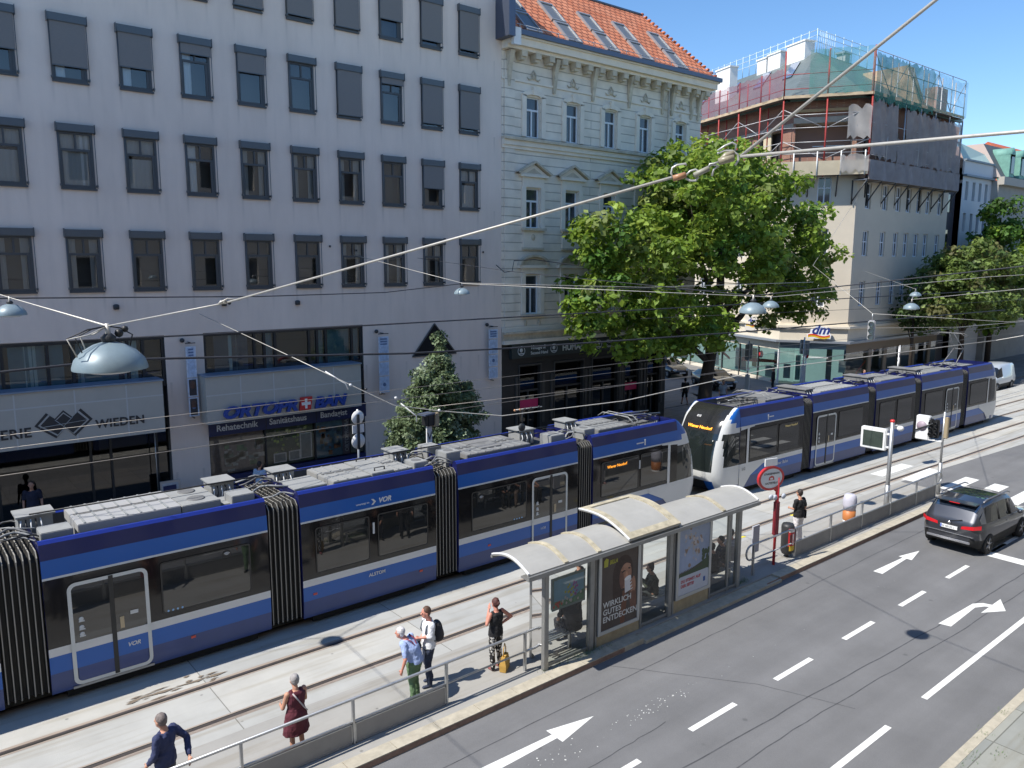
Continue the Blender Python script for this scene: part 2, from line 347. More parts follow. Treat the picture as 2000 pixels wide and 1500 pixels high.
# weeds
GRASS = mat('weed_green', (0.09, 0.19, 0.03), 0.8, island=0.5)
b = MB(); rs = random.Random(8)
def tuft(b, x, y, z, n, h, sp):
    for k in range(n):
        px, py = x+rs.gauss(0, sp), y+rs.gauss(0, sp*.5); a = rs.random()*6.28; hh = h*rs.uniform(.5, 1.3); dx, dy = math.cos(a)*hh*.5, math.sin(a)*hh*.5; wv = 0.008
        b.add([(px-wv, py-wv*.5, z), (px+wv, py+wv*.5, z), (px+dx, py+dy, z+hh)], [(0, 1, 2)], GRASS)
for k in range(14): tuft(b, rs.uniform(11.0, 13.1), 12.2+rs.uniform(-.06, .1), -0.03, 26, .13, .14)
for k in range(8): tuft(b, rs.uniform(18.4, 19.4), 12.35, -0.03, 26, .14, .12)
for k in range(6): tuft(b, rs.uniform(20.5, 29), 12.22, -0.0, 14, .06, .2)
for (x, y) in ((15.2, 4.9), (16.1, 5.05), (15.6, 4.6), (14.6, 4.8), (17.3, 5.1), (14.2, 4.45), (16.6, 4.4)): tuft(b, x, y, 0.0, 34, .05, .16)
tag(b.build('weeds'), 'green weeds growing along the kerb under the shelter and between slabs', 'weeds', kind='stuff')

DLINE = mat('dark_road_line', (.075, .075, .08), .8, 0, .3, 6)  # thin dark lines on the road surface
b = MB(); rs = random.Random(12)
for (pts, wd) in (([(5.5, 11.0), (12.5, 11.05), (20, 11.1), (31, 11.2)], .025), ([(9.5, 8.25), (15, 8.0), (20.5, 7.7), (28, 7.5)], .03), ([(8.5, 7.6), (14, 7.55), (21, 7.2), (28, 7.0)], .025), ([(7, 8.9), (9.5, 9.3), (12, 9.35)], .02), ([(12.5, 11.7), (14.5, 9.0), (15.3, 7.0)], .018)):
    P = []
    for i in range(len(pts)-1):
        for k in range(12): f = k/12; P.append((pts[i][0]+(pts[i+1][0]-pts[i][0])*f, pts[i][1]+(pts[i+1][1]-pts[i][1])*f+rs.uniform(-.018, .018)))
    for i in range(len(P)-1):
        d = Vector((P[i+1][0]-P[i][0], P[i+1][1]-P[i][1], 0)).normalized(); n = Vector((-d.y, d.x, 0))*wd/2; a = Vector((*P[i], ROADZ+.0025)); c = Vector((*P[i+1], ROADZ+.0025)); b.quad(a-n, c-n, c+n, a+n, DLINE)
b.build('dark_road_lines', kind='structure')
# ================================================================ grey office building
PLAS = mat('grey_plaster', (0.76, 0.645, 0.565), 0.92, 0, 0.06, 1.1, 0.25, 90, stretch=(1, 1, .3))
t_ = PLAS.node_tree; b_ = t_.nodes['Principled BSDF']; l_ = b_.inputs['Base Color'].links[0].from_socket; tc_ = t_.nodes.new('ShaderNodeTexCoord')
n_ = t_.nodes.new('ShaderNodeTexNoise'); n_.inputs['Scale'].default_value = .13; n_.inputs['Detail'].default_value = 5; t_.links.new(tc_.outputs['Object'], n_.inputs['Vector'])
mp_ = t_.nodes.new('ShaderNodeMapping'); mp_.inputs['Scale'].default_value = (3.5, 1, .16); t_.links.new(tc_.outputs['Object'], mp_.inputs[0])
n2_ = t_.nodes.new('ShaderNodeTexNoise'); n2_.inputs['Scale'].default_value = 1.0; n2_.inputs['Detail'].default_value = 6; t_.links.new(mp_.outputs[0], n2_.inputs['Vector'])
r1_ = t_.nodes.new('ShaderNodeMapRange'); r1_.inputs[1].default_value = .3; r1_.inputs[2].default_value = .7; r1_.inputs[3].default_value = .93; r1_.inputs[4].default_value = 1.06; t_.links.new(n_.outputs['Fac'], r1_.inputs[0])
r2_ = t_.nodes.new('ShaderNodeMapRange'); r2_.inputs[1].default_value = .25; r2_.inputs[2].default_value = .5; r2_.inputs[3].default_value = .95; r2_.inputs[4].default_value = 1.0; t_.links.new(n2_.outputs['Fac'], r2_.inputs[0])
mm_ = t_.nodes.new('ShaderNodeMath'); mm_.operation = 'MULTIPLY'; t_.links.new(r1_.outputs[0], mm_.inputs[0]); t_.links.new(r2_.outputs[0], mm_.inputs[1])
def mth(op, a, b=None, c=None):
    n = t_.nodes.new('ShaderNodeMath'); n.operation = op
    for i, x in enumerate((a, b, c)):
        if x is None: continue
        if isinstance(x, (int, float)): n.inputs[i].default_value = x
        else: t_.links.new(x, n.inputs[i])
    return n.outputs[0]
sp_ = t_.nodes.new('ShaderNodeSeparateXYZ'); t_.links.new(tc_.outputs['Object'], sp_.inputs[0])
fu = mth('MULTIPLY', mth('FRACT', mth('DIVIDE', mth('SUBTRACT', sp_.outputs[0], 5.0), 2.022)), 2.022)
ed = mth('MINIMUM', mth('ABSOLUTE', mth('SUBTRACT', fu, .42)), mth('ABSOLUTE', mth('SUBTRACT', fu, 1.46)))
em = mth('SUBTRACT', 1.0, mth('MINIMUM', 1.0, mth('DIVIDE', ed, .07)))
fv = mth('MULTIPLY', mth('FRACT', mth('DIVIDE', mth('SUBTRACT', 8.12+3.403*6, sp_.outputs[2]), 3.403)), 3.403)
vmk = mth('SUBTRACT', 1.0, mth('MINIMUM', 1.0, mth('DIVIDE', fv, .95)))
n3_ = t_.nodes.new('ShaderNodeTexNoise'); n3_.inputs['Scale'].default_value = .7; t_.links.new(tc_.outputs['Object'], n3_.inputs['Vector'])
stn = mth('MULTIPLY', mth('MULTIPLY', em, vmk), mth('MULTIPLY', n3_.outputs['Fac'], .36))
mm_2 = mth('MULTIPLY', mm_.outputs[0], mth('SUBTRACT', 1.0, stn))
vm_0 = t_.nodes.new('ShaderNodeVectorMath'); vm_0.operation = 'SCALE'; t_.links.new(l_, vm_0.inputs[0]); t_.links.new(mm_2, vm_0.inputs['Scale']); t_.links.new(vm_0.outputs[0], b_.inputs['Base Color'])
FRAME = mat('anthracite_frame', (0.075, 0.08, 0.085), 0.45, 0.2)
HEADM = mat('shutter_box_metal', (0.115, 0.125, 0.135), 0.4, 0.4)
BLIND = mat('roller_blind', (0.20, 0.19, 0.185), 0.8, 0, 0.08, 9, stretch=(1, 1, 12))
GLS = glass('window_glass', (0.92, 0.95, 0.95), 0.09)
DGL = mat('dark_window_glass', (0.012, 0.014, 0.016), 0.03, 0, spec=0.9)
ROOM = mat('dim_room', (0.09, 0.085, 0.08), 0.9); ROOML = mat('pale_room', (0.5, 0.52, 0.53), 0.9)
CURT = mat('white_curtain', (0.82, 0.84, 0.86), 0.8)
X0, X1, Y0, ZT = -45.0, 24.05, 30.0, 24.0
office = thing('office_building', 'long grey plastered office building with rows of shuttered dark-framed windows above shops', 'building', (0, Y0, 0))
def oX(k): return 5.41+2.022*k
WZ = [18.33, 14.94, 11.53, 8.12]; WH = 2.05
holes = []; cells = []
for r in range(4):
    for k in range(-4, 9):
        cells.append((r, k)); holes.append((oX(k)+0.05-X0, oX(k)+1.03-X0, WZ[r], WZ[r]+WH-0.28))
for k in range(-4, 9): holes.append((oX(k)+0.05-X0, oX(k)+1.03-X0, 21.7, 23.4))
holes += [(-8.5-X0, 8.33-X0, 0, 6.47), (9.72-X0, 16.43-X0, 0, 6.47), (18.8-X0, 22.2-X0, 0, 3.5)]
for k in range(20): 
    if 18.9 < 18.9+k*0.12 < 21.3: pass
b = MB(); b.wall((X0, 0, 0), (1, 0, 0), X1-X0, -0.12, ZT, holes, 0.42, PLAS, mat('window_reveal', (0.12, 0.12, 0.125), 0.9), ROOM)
b.box(X0, X1, 0.9, 14, -0.12, ZT, PLAS); b.quad((X1, 0, -.12), (X1, 1, -.12), (X1, 1, ZT), (X1, 0, ZT), PLAS); b.quad((X0, 0, ZT), (X1, 0, ZT), (X1, 1, ZT), (X0, 1, ZT), PLAS)
# triangular recess over the portal
tri = [(18.9, 4.9), (21.3, 4.9), (20.1, 6.34)]
b.build('wall', office)
b = MB(); p = [(x, -0.012, z) for x, z in tri]; b.poly(p, mat('triangle_opening', (0.012, 0.012, 0.014), 0.6, spec=0.2))
for i in range(3):
    a, c = tri[i], tri[(i+1) % 3]; b.tube([(a[0], -0.03, a[1]), (c[0], -0.03, c[1])], 0.035, FRAME, 4, False)
b.build('triangular_window', office)
# one window of each blind state, with its parts
def office_window(blind, curtain, dark=False):
    W = 1.08; H = WH
    b = MB()
    f = 0.075
    b.box(0, f, -0.05, 0.04, 0, H-0.25, FRAME); b.box(W-f-0.04, W-0.04, -0.05, 0.04, 0, H-0.25, FRAME); b.box(f, W-f-0.04, -0.045, 0.035, 0, f*1.3, FRAME); b.box(f, W-f-.04, -0.045, 0.035, H-0.32, H-0.25, FRAME)
    zt = H-0.25-0.58
    b.box(f, W-f-0.04, -0.04, 0.03, zt-0.03, zt+0.045, FRAME); b.box(W/2-0.045, W/2+0.01, -0.035, 0.03, zt+0.045, H-0.32, FRAME)
    b.box(f, f+0.045, -0.03, 0.03, f*1.3, zt-0.03, FRAME); b.box(W-f-0.13, W-f-.04, -0.03, 0.03, f*1.3, zt-0.03, FRAME)
    b.box(0.0, W, -0.09, 0.0, -0.06, -0.002, FRAME)                       # sill
    o = b.build('window')
    b = MB(); b.box(-0.03, W+0.03, -0.17, 0.0, H-0.25, H, HEADM, 0.015); b.box(-0.045, -0.03, -0.18, 0, H-0.27, H+0.03, HEADM); b.box(W+0.03, W+0.045, -0.18, 0, H-0.27, H+0.03, HEADM); b.build('shutter_box', o)
    for x in (-0.005, W+0.005): b = MB(); b.tube([(x, -0.13, 0.0), (x, -0.13, H-0.25)], 0.012, HEADM, 6); b.box(x-0.02, x+0.02, -0.15, 0.0, 0.05, 0.12, HEADM); b.build('guide_rail', o)
    b = MB(); b.quad((f, 0.0, f), (W-f-.04, 0.0, f), (W-f-.04, 0.0, H-0.3), (f, 0.0, H-0.3), GLS); b.build('pane', o)
    if blind > 0:
        b = MB(); zb = (H-0.25)*(1-blind); b.box(0.02, W-0.02, -0.125, -0.115, zb+0.03, H-0.2, BLIND); b.box(0.015, W-0.015, -0.13, -0.11, zb, zb+0.035, HEADM); b.build('roller_blind', o)
    if curtain:
        b = MB(); rs = random.Random(curtain)
        def cur(x0, x1, z0, z1, m):
            n = max(6, int((x1-x0)*22)); vs = []
            for i in range(n+1):
                x = x0+(x1-x0)*i/n; vs += [(x, 0.13+0.025*math.sin(i*1.9+rs.random()*.5), z0), (x, 0.13+0.025*math.sin(i*1.9), z1)]
            b.add(vs, [(2*i, 2*i+2, 2*i+3, 2*i+1) for i in range(n)], m, True)
        if curtain == 1: cur(0.05, 1.0, 0.08, 1.78, ROOML); cur(0.62, 0.95, 0.08, 1.78, CURT)
        elif curtain == 2: cur(0.06, 0.42, 0.08, 1.78, CURT)
        elif curtain == 3: cur(0.05, 0.30, 0.05, 1.78, mat('grey_curtain', (0.4, 0.41, 0.41), 0.9)); cur(0.72, 0.98, 0.05, 1.78, mat('grey_curtain', (0.4, 0.41, 0.41), 0.9))
        elif curtain == 4: cur(0.05, 1.0, 1.2, 1.78, ROOML); cur(0.05, 1.0, 0.1, 1.1, ROOML)
        b.build('curtain', o)
    return o
BL = {0: {2: 1, 3: .97, 4: .93, 5: .97, 6: .6, 7: .87, 8: .9}, 1: {-1: .6, 0: .76, 1: .62, 2: .2, 3: .38, 4: 0, 5: .97, 6: .14, 7: .9, 8: .9}, 2: {7: .55}, 3: {}}
CU = {(1, -1): 2, (1, 0): 2, (1, 1): 2, (1, 2): 2, (2, -1): 4, (2, 0): 1, (2, 1): 4, (2, 2): 2, (2, 4): 3, (2, 5): 3, (2, 3): 3, (2, 8): 4, (3, -1): 3, (3, 0): 3, (3, 1): 0, (3, 5): 3, (3, 6): 3, (3, 7): 3, (2, 6): 0}
protos = {}
for r, k in cells:
    if k < -2: continue
    if r == 0 and k < 2: bl = .9
    else: bl = BL[r].get(k, 0)
    cu = CU.get((r, k), 0); key = (bl, cu)
    if key not in protos: protos[key] = office_window(bl, cu); o = protos[key]
    else: o = dup(protos[key])
    o.parent = office; o.location = (oX(k), 0, WZ[r])
for x, z in ((6.8, 7.55), (10.55, 7.55), (13.5, 7.5), (16.2, 9.6), (15.0, 9.75), (22.9, 9.6)):
    b = MB(); b.lathe((x, -0.06, z), [(0.0, -0.09), (0.09, -0.09), (0.1, -0.02), (0.1, 0.06), (0.05, 0.09), (0, 0.09)] if z < 8 else [(0, -.04), (.035, -.04), (.035, .04), (0, .04)], DARKM, 12); b.build('wall_lamp' if z < 8 else 'wall_anchor', office)
# glazed upper strip of the two bays + interiors
MULL = mat('bay_mullion', (0.03, 0.034, 0.038), 0.4, 0.3)
BGL = glass('bay_glass', (0.6, 0.8, 0.85), 0.05, 0.015)
def bay(x0, x1, cuts, curts):
    # inner room box
    b = MB(); IN = mat('shop_room', (0.03, 0.032, 0.034), 0.9)
    b.box(x0+.01, x1-.01, 0.41, 0.88, -0.1, 6.46, IN)
    b.build('interior_wall', office)
    b = MB()
    for a, c in zip(cuts[:-1], cuts[1:]): pass
    for x in cuts: b.box(x-0.05, x+0.05, 0.08, 0.2, 4.6, 6.46, MULL)
    b.box(x0, x1, 0.07, 0.2, 6.33, 6.465, MULL); b.box(x0, x1, 0.075, 0.2, 4.75, 4.95, MULL)
    fr = b.build('window', office)
    b = MB(); b.quad((x0, 0.14, 4.8), (x1, 0.14, 4.8), (x1, 0.14, 6.4), (x0, 0.14, 6.4), BGL); b.build('pane', fr)
    b = MB()
    for cx, cw, m in curts:
        n = 8; vs = []
        for i in range(n+1): vs += [(cx+cw*i/n, 0.34+0.03*math.sin(i*2.2), 4.9), (cx+cw*i/n, 0.34+0.03*math.sin(i*2.2), 6.35)]
        b.add(vs, [(2*i, 2*i+2, 2*i+3, 2*i+1) for i in range(n)], m, True)
    b.build('curtain', fr)
ROOMB = mat('blue_blind', (0.16, 0.30, 0.38), 0.7)
GREENL = mat('planted_leaf_wall', (0.10, 0.13, 0.05), 0.9, 0, 0.9, 9)
bay(-8.5, 8.33, [-8.4, -6, -3.5, -1, 1.5, 3.3, 4.6, 5.35, 7.1, 7.6, 8.28], [(-.5, .4, CURT), (2.4, .2, CURT), (3.85, .45, CURT), (5.6, .1, CURT), (7.0, .45, CURT), (2.8, .5, ROOMB), (3.5, 1.6, ROOMB), (5.5, 1.3, ROOMB)])
bay(9.72, 16.43, [9.78, 11.7, 12.1, 12.55, 14.0, 14.35, 14.75, 15.95, 16.38], [(10.75, .13, CURT), (11.0, .07, CURT), (10.2, 1.3, mat('lilac_room', (.16, .17, .22), .9)), (14.35, .35, ROOMB), (14.85, 1.05, ROOMB), (12.15, .35, ROOMB), (16.0, .35, ROOMB)])
# canopies: sign panels of stone-grey plates
PANL = mat('sign_panel', (0.43, 0.415, 0.375), 0.7, 0, 0.04, 2); SEAM = mat('sign_seam', (0.50, 0.51, 0.50), 0.6)
def canopy(x0, x1, z0, z1, seams, zs, lit=False):
    b = MB(); b.box(x0, x1, -0.8, 0.05, z0, z1, PANL)
    for x in seams: b.box(x-0.022, x+0.022, -0.806, -0.8, z0+0.02, z1-0.05, SEAM)
    b.box(x0, x1, -0.807, -0.8, zs-0.022, zs+0.022, SEAM)
    b.box(x0-0.03, x1+0.03, -0.86, 0.05, z1, z1+0.05, mat('canopy_flashing', (0.25, 0.33, 0.45), 0.4, 0.5))
    return b.build('canopy', office)
ca = canopy(-9.0, 7.95, 3.09, 4.93, [-6, -4, -2, 0.2, 2.0, 3.42, 5.15, 6.75], 4.42)
cb = canopy(9.45, 15.85, 3.12, 4.9, [10.75, 12.05, 13.35, 14.6], 4.2)
LETB = mat('black_letters', (0.035, 0.035, 0.038), 0.5)
text('WIEDEN', 'lettering', LETB, 0.40, ca, (5.72, -0.812, 3.50), bold=0.012, sx=0.97, space=1.08)
text('GALERIE', 'lettering', LETB, 0.44, ca, (3.83, -0.812, 3.47), align='RIGHT', bold=0.012, space=1.08)
b = MB()
def diam(cx, cz, w, h, c0, m, y): b.poly([(cx-w, y, cz), (cx, y, cz-h), (cx+w, y, cz), (cx, y, cz+h)], m)
GW = mat('logo_grey', (0.4, 0.4, 0.38), 0.7)
lx = 4.78; lz = 3.78
outl = [(-.86, .02), (-.5, .42), (-.26, .2), (0, .46), (.26, .2), (.52, .46), (.86, .06), (.3, -.46), (.02, -.14), (-.26, -.46)]
b.poly([(lx+x, -0.811, lz+z) for x, z in outl], LETB)
b.poly([(lx+x*.88, -0.814, lz+z*.84+.003) for x, z in outl], GW)
b.poly([(lx+x*.80, -0.817, lz+z*.74+.004) for x, z in outl], LETB)
for p in ([(-.26, .16), (.3, -.42)], [(.26, .2), (-.02, -.08)], [(-.7, -.05), (.68, .05)], [(-.24, -.4), (.02, -.12)]):
    (xa, za), (xb, zb) = p; b.tube([(lx+xa, -0.818, lz+za), (lx+xb, -0.818, lz+zb)], 0.012, GW, 4)
b.build('logo', ca)
BLUEL = mat('blue_letters', (0.02, 0.06, 0.30), 0.4)
for txt, x, nx in (('ORTOPR', 9.95, 1.24), ('BAN', 13.66, 1.12)):
    text(txt, 'lettering', BLUEL, 0.60, cb, (x, -0.90, 3.30), depth=0.05, bold=0.028, shear=0.28, sx=nx, space=1.0)
b = MB(); RED = mat('cross_red', (0.55, 0.03, 0.035), 0.5)
b.add([(13.02, -0.93, 3.26), (13.50, -0.93, 3.26), (13.58, -0.93, 3.78), (13.10, -0.93, 3.78), (13.02, -0.82, 3.26), (13.50, -0.82, 3.26), (13.58, -0.82, 3.78), (13.10, -0.82, 3.78)], [(0, 1, 2, 3), (0, 4, 5, 1), (1, 5, 6, 2), (2, 6, 7, 3), (3, 7, 4, 0)], RED)
b.box(13.11, 13.49, -0.937, -0.93, 3.46, 3.58, WHITEP); b.box(13.25, 13.35, -0.939, -0.93, 3.32, 3.72, WHITEP); b.build('red_cross_emblem', cb)
# shop 2: navy band, window with posters, plinth
NAVY = mat('navy_sign', (0.012, 0.022, 0.09), 0.4)
b = MB(); b.box(9.72, 16.43, -0.1, 0.3, 2.5, 3.11, NAVY); 
for x in (11.95, 14.1): b.box(x-.015, x+.015, -.104, -.1, 2.5, 3.1, BLACK)
nb = b.build('sign_band', office)
TW = mat('pale_letters', (0.62, 0.66, 0.72), 0.5)
for t_, x in (('Rehatechnik', 9.98), ('Sanitätshaus', 12.08), ('Bandagist', 14.28)): text(t_, 'lettering', TW, 0.34, nb, (x, -0.106, 2.68), bold=0.006, sx=0.96)
b = MB(); b.box(9.72, 16.43, 0.0, 0.36, -0.1, 0.85, NAVY); b.build('plinth', office)
b = MB(); b.quad((9.72, 0.12, .85), (16.43, .12, .85), (16.43, .12, 2.5), (9.72, .12, 2.5), glass('shop_glass', (0.9, .93, .93), 0.02))
sw = b.build('shop_window', office)
b = MB()
for x in (11.98, 14.12): b.box(x-.03, x+.03, .08, .16, .85, 2.5, MULL)
b.build('mullion', sw)
PX = lambda nm, c: mat(nm, tuple(min(.8, x*1.9) for x in c) if nm.startswith('poster') else c, 0.7, 0, 0.25, 6)
b = MB(); rs = random.Random(11)
b.box(9.8, 11.9, .17, .20, .9, 2.45, PX('poster_brown', (.16, .13, .115)))
for k in range(26):
    x = rs.uniform(10.2, 11.6); z = rs.uniform(.95, 1.9); b.box(x, x+rs.uniform(.1, .45), .145, .155+k*.0007, z, z+rs.uniform(.08, .3), PX('poster_tone%d' % (k % 5), [(.3, .3, .28), (.2, .22, .2), (.12, .18, .1), (.35, .33, .3), (.1, .14, .1)][k % 5]))
b.box(12.05, 14.05, .17, .20, .9, 2.45, PX('poster_green', (.05, .065, .045)))
for k in range(60):
    x = rs.uniform(12.2, 14.0); z = rs.uniform(1.3, 2.35); r = rs.uniform(.03, .12); b.box(x, min(14.04, x+r), .15, .158-k*.0001, z, z+r, PX('poster_leaf%d' % (k % 4), [(.22, .3, .05), (.12, .2, .05), (.3, .32, .15), (.1, .12, .1)][k % 4]))
for x0, x1, z0, z1 in ((12.3, 12.85, 1.0, 1.4), (12.95, 13.45, 1.0, 1.42), (13.45, 13.98, 1.02, 2.1)):
    b.box(x0, x1, .142, .149, z0, z1, PX('poster_white', (.55, .58, .6))); b.box(x0+.05, x1-.05, .136, .142, z0+.05, z1-.05, PX('poster_photo', (.12, .15, .16)))
b.box(14.2, 15.4, .17, .20, .9, 2.45, PX('poster_blue', (.08, .14, .19)))
for k in range(46):
    x = rs.uniform(14.2, 15.3); z = rs.uniform(.95, 2.2); r = rs.uniform(.04, .2); b.box(x, x+r, .15, .158-k*.0001, z, z+r*1.1, PX('poster_col%d' % (k % 5), [(.25, .12, .06), (.06, .12, .16), (.12, .15, .15), (.2, .16, .1), (.07, .09, .13)][k % 5]))
b.box(15.42, 15.75, .165, .21, .9, 2.45, PX('poster_strip', (.11, .10, .13))); b.box(15.8, 16.4, .17, .20, .9, 2.45, PX('poster_grey', (.12, .15, .15)))
b.build('window_display', sw)
text('ORTOPROBAN', 'lettering', TW, 0.24, sw, (15.68, 0.155, 1.0), rot=(R(90), R(-90), 0), bold=0.003)
# shop 1: dark recessed front with frames
b = MB(); SG = glass('dark_shop_glass', (0.3, 0.32, 0.32), 0.06)
b.quad((-8.5, .3, 0), (8.33, .3, 0), (8.33, .3, 3.1), (-8.5, .3, 3.1), SG); s1 = b.build('shop_window', office)
b = MB()
for x in (-4, -1.5, 1.0, 2.9, 5.7, 6.35, 7.9): b.box(x-.04, x+.04, .25, .33, 0, 3.1, MULL)
b.tube([(7.75, -.1, .5), (7.75, -.1, 3.1)], .02, GALV); b.build('mullion', s1)
b = MB(); LR = mat('lit_room_panel', (.42, .40, .33), .9); b.box(6.0, 7.6, .40, .425, 2.45, 3.0, LR); b.box(6.0, 7.3, .36, .395, 1.7, 2.35, PX('shop_shelf', (.03, .03, .032))); b.box(3.2, 5.6, .38, .41, 1.2, 3.0, PX('shop_door', (.035, .033, .03)))
b.build('interior_display', s1)
b = MB(); b.box(7.75, 8.45, -.42, -.34, 0.1, 1.15, mat('sign_frame_silver', (.5, .5, .5), .4, .6)); 
b.box(7.82, 8.38, -.43, -.42, .18, 1.06, PX('sandwich_pale', (.45, .47, .5))); b.box(7.86, 8.34, -.436, -.43, .35, .75, PX('sandwich_red', (.5, .12, .1))); b.box(7.84, 8.3, -.437, -.43, .8, .98, NAVY)
o = b.build('poster_stand', label='silver framed poster board with red picture beside the grey pillar', cat='sign'); o.location = (0, Y0, 0)
b = MB(); b.box(18.82, 22.18, 0.3, 0.4, -.1, 3.48, mat('portal_dark', (.012, .012, .013), .6)); b.build('portal', office)
# banners on the wall
def banner(x, w, z0, z1, split, dark, lab):
    t = thing('banner', lab, 'banner', (x, Y0-0.28, 0), group='vertical banners on the office wall')
    b = MB(); b.tube([(w/2, 0.28, z1+.12), (w/2, -0.02, z1+.12)], .02, DARKM, 6); b.sphere((w/2-.22, .2, z1+.2), .09, DARKM, 8); b.tube([(w/2, .28, z0-.05), (w/2, -.02, z0-.05)], .02, DARKM, 6); b.tube([(0, 0, z1+.1), (w, 0, z1+.1)], .018, DARKM, 6); b.build('bracket', t)
    zs = [z1+(z0-z1)*f for f in split]
    for i in range(len(zs)-1):
        m = PX('banner_blue', (.42, .52, .68)) if not dark or i == 0 else PX('banner_picture', (.05, .045, .05))
        b = MB(); b.box(0, w, -.01, .01, zs[i+1]+.02, zs[i]-.02, PX('banner_white', (.55, .62, .74))); b.box(.05, w-.05, -.014, -.01, zs[i+1]+.06, zs[i]-.06, m)
        if i == 0:
            for q in range(3): b.box(.09, w-.09, -.018, -.014, zs[i]-.16-q*.11, zs[i]-.1-q*.11, PX('banner_print', (.1, .16, .3)))
        if i == 2: b.sphere((w/2, -.012, (zs[i]+zs[i+1])/2), .09, PX('banner_print', (.1, .16, .3)), 8, (1, .1, 1))
        if dark and i: b.sphere((w/2, -.012, (zs[i]+zs[i+1])/2+.1), .12, PX('banner_orange', (.11, .06, .045)), 8, (1, .1, 1.4))
        b.build('panel', t)
banner(8.97, .36, 3.4, 6.05, (0, .45, .72, 1), True, 'narrow banner with dark pictures on the grey pillar between the two shops')
banner(17.02, .5, 3.45, 5.95, (0, .45, .70, 1), False, 'pale blue banner on the grey wall right of the blue medical shop')
banner(23.05, .55, 3.5, 5.95, (0, .2, .5, .75, 1), False, 'pale blue banner hanging beside the dark second-hand shop')
# ================================================================ cream corner house with the dark shop
def brickmat(name, c1, c2, mort, bw, rh, ms=0.02, bump=0.4, off=0.5, vec='XZ', rough=0.85, rot=None):
    m = mat(name, c1, rough); t = m.node_tree; b = t.nodes['Principled BSDF']; tc = t.nodes.new('ShaderNodeTexCoord')
    sep = t.nodes.new('ShaderNodeSeparateXYZ'); cb = t.nodes.new('ShaderNodeCombineXYZ'); t.links.new(tc.outputs['Object'], sep.inputs[0])
    if vec == 'XZ':
        ad = t.nodes.new('ShaderNodeMath'); ad.operation = 'ADD'; t.links.new(sep.outputs[0], ad.inputs[0]); t.links.new(sep.outputs[1], ad.inputs[1])
        t.links.new(ad.outputs[0], cb.inputs[0]); t.links.new(sep.outputs[2], cb.inputs[1])
    else:
        t.links.new(sep.outputs[0], cb.inputs[0]); sc = t.nodes.new('ShaderNodeMath'); sc.operation = 'MULTIPLY'; sc.inputs[1].default_value = 1.35; t.links.new(sep.outputs[2], sc.inputs[0]); t.links.new(sc.outputs[0], cb.inputs[1])
    br = t.nodes.new('ShaderNodeTexBrick'); br.offset = off; br.inputs['Scale'].default_value = 1; br.inputs['Mortar Size'].default_value = ms; br.inputs['Brick Width'].default_value = bw; br.inputs['Row Height'].default_value = rh; br.inputs['Mortar Smooth'].default_value = 0.3
    br.inputs['Color1'].default_value = (*c1, 1); br.inputs['Color2'].default_value = (*c2, 1); br.inputs['Mortar'].default_value = (*mort, 1)
    t.links.new(cb.outputs[0], br.inputs['Vector'])
    n = t.nodes.new('ShaderNodeTexNoise'); n.inputs['Scale'].default_value = 1.2; n.inputs['Detail'].default_value = 8; t.links.new(tc.outputs['Object'], n.inputs['Vector'])
    mr = t.nodes.new('ShaderNodeMapRange'); mr.inputs[1].default_value = .3; mr.inputs[2].default_value = .7; mr.inputs[3].default_value = .86; mr.inputs[4].default_value = 1.12; t.links.new(n.outputs['Fac'], mr.inputs[0])
    vm = t.nodes.new('ShaderNodeVectorMath'); vm.operation = 'SCALE'; t.links.new(br.outputs['Color'], vm.inputs[0]); t.links.new(mr.outputs[0], vm.inputs['Scale']); t.links.new(vm.outputs[0], b.inputs['Base Color'])
    bp = t.nodes.new('ShaderNodeBump'); bp.inputs['Strength'].default_value = bump; bp.inputs['Distance'].default_value = 0.03; bp.invert = True
    t.links.new(br.outputs['Fac'], bp.inputs['Height']); t.links.new(bp.outputs[0], b.inputs['Normal'])
    return m
CRM = brickmat('rusticated_cream_stucco', (.80, .715, .60), (.78, .70, .59), (.47, .42, .35), 40.0, 0.42, 0.022, 0.8)
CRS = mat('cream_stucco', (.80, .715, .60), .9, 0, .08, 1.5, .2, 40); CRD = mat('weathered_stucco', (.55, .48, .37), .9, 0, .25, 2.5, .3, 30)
cream = thing('corner_house', 'cream stucco house with moulded cornice, orange tiled roof and dark shop below', 'building', (0, 0, 0))
CX0, CX1 = 24.05, 39.1
cols = [26.02, 28.66, 31.42, 34.15, 37.2]; ww = 0.46
hl = []
for i, cx in enumerate(cols):
    hl += [(cx-ww-CX0, cx+ww-CX0, 15.14, 17.02), (cx-ww-CX0, cx+ww-CX0, 10.8, 12.72), (cx-ww-CX0, cx+ww-CX0, 6.55, 8.5)]
b = MB(); b.wall((CX0, 30, 0), (1, 0, 0), CX1-CX0, 5.9, 19.2, hl, 0.3, CRM, CRS)
b.quad((CX1, 30, 4.4), (CX1, 46, 4.4), (CX1, 46, 19.2), (CX1, 30, 19.2), CRM)
b.quad((36.6, 33, -.1), (CX1, 33, -.1), (CX1, 46, -.1), (36.6, 46, -.1), CRS)
b.quad((CX0, 29.98, 0), (CX0, 30.9, 0), (CX0, 30.9, 19), (CX0, 29.98, 19), CRM)
b.build('wall', cream)
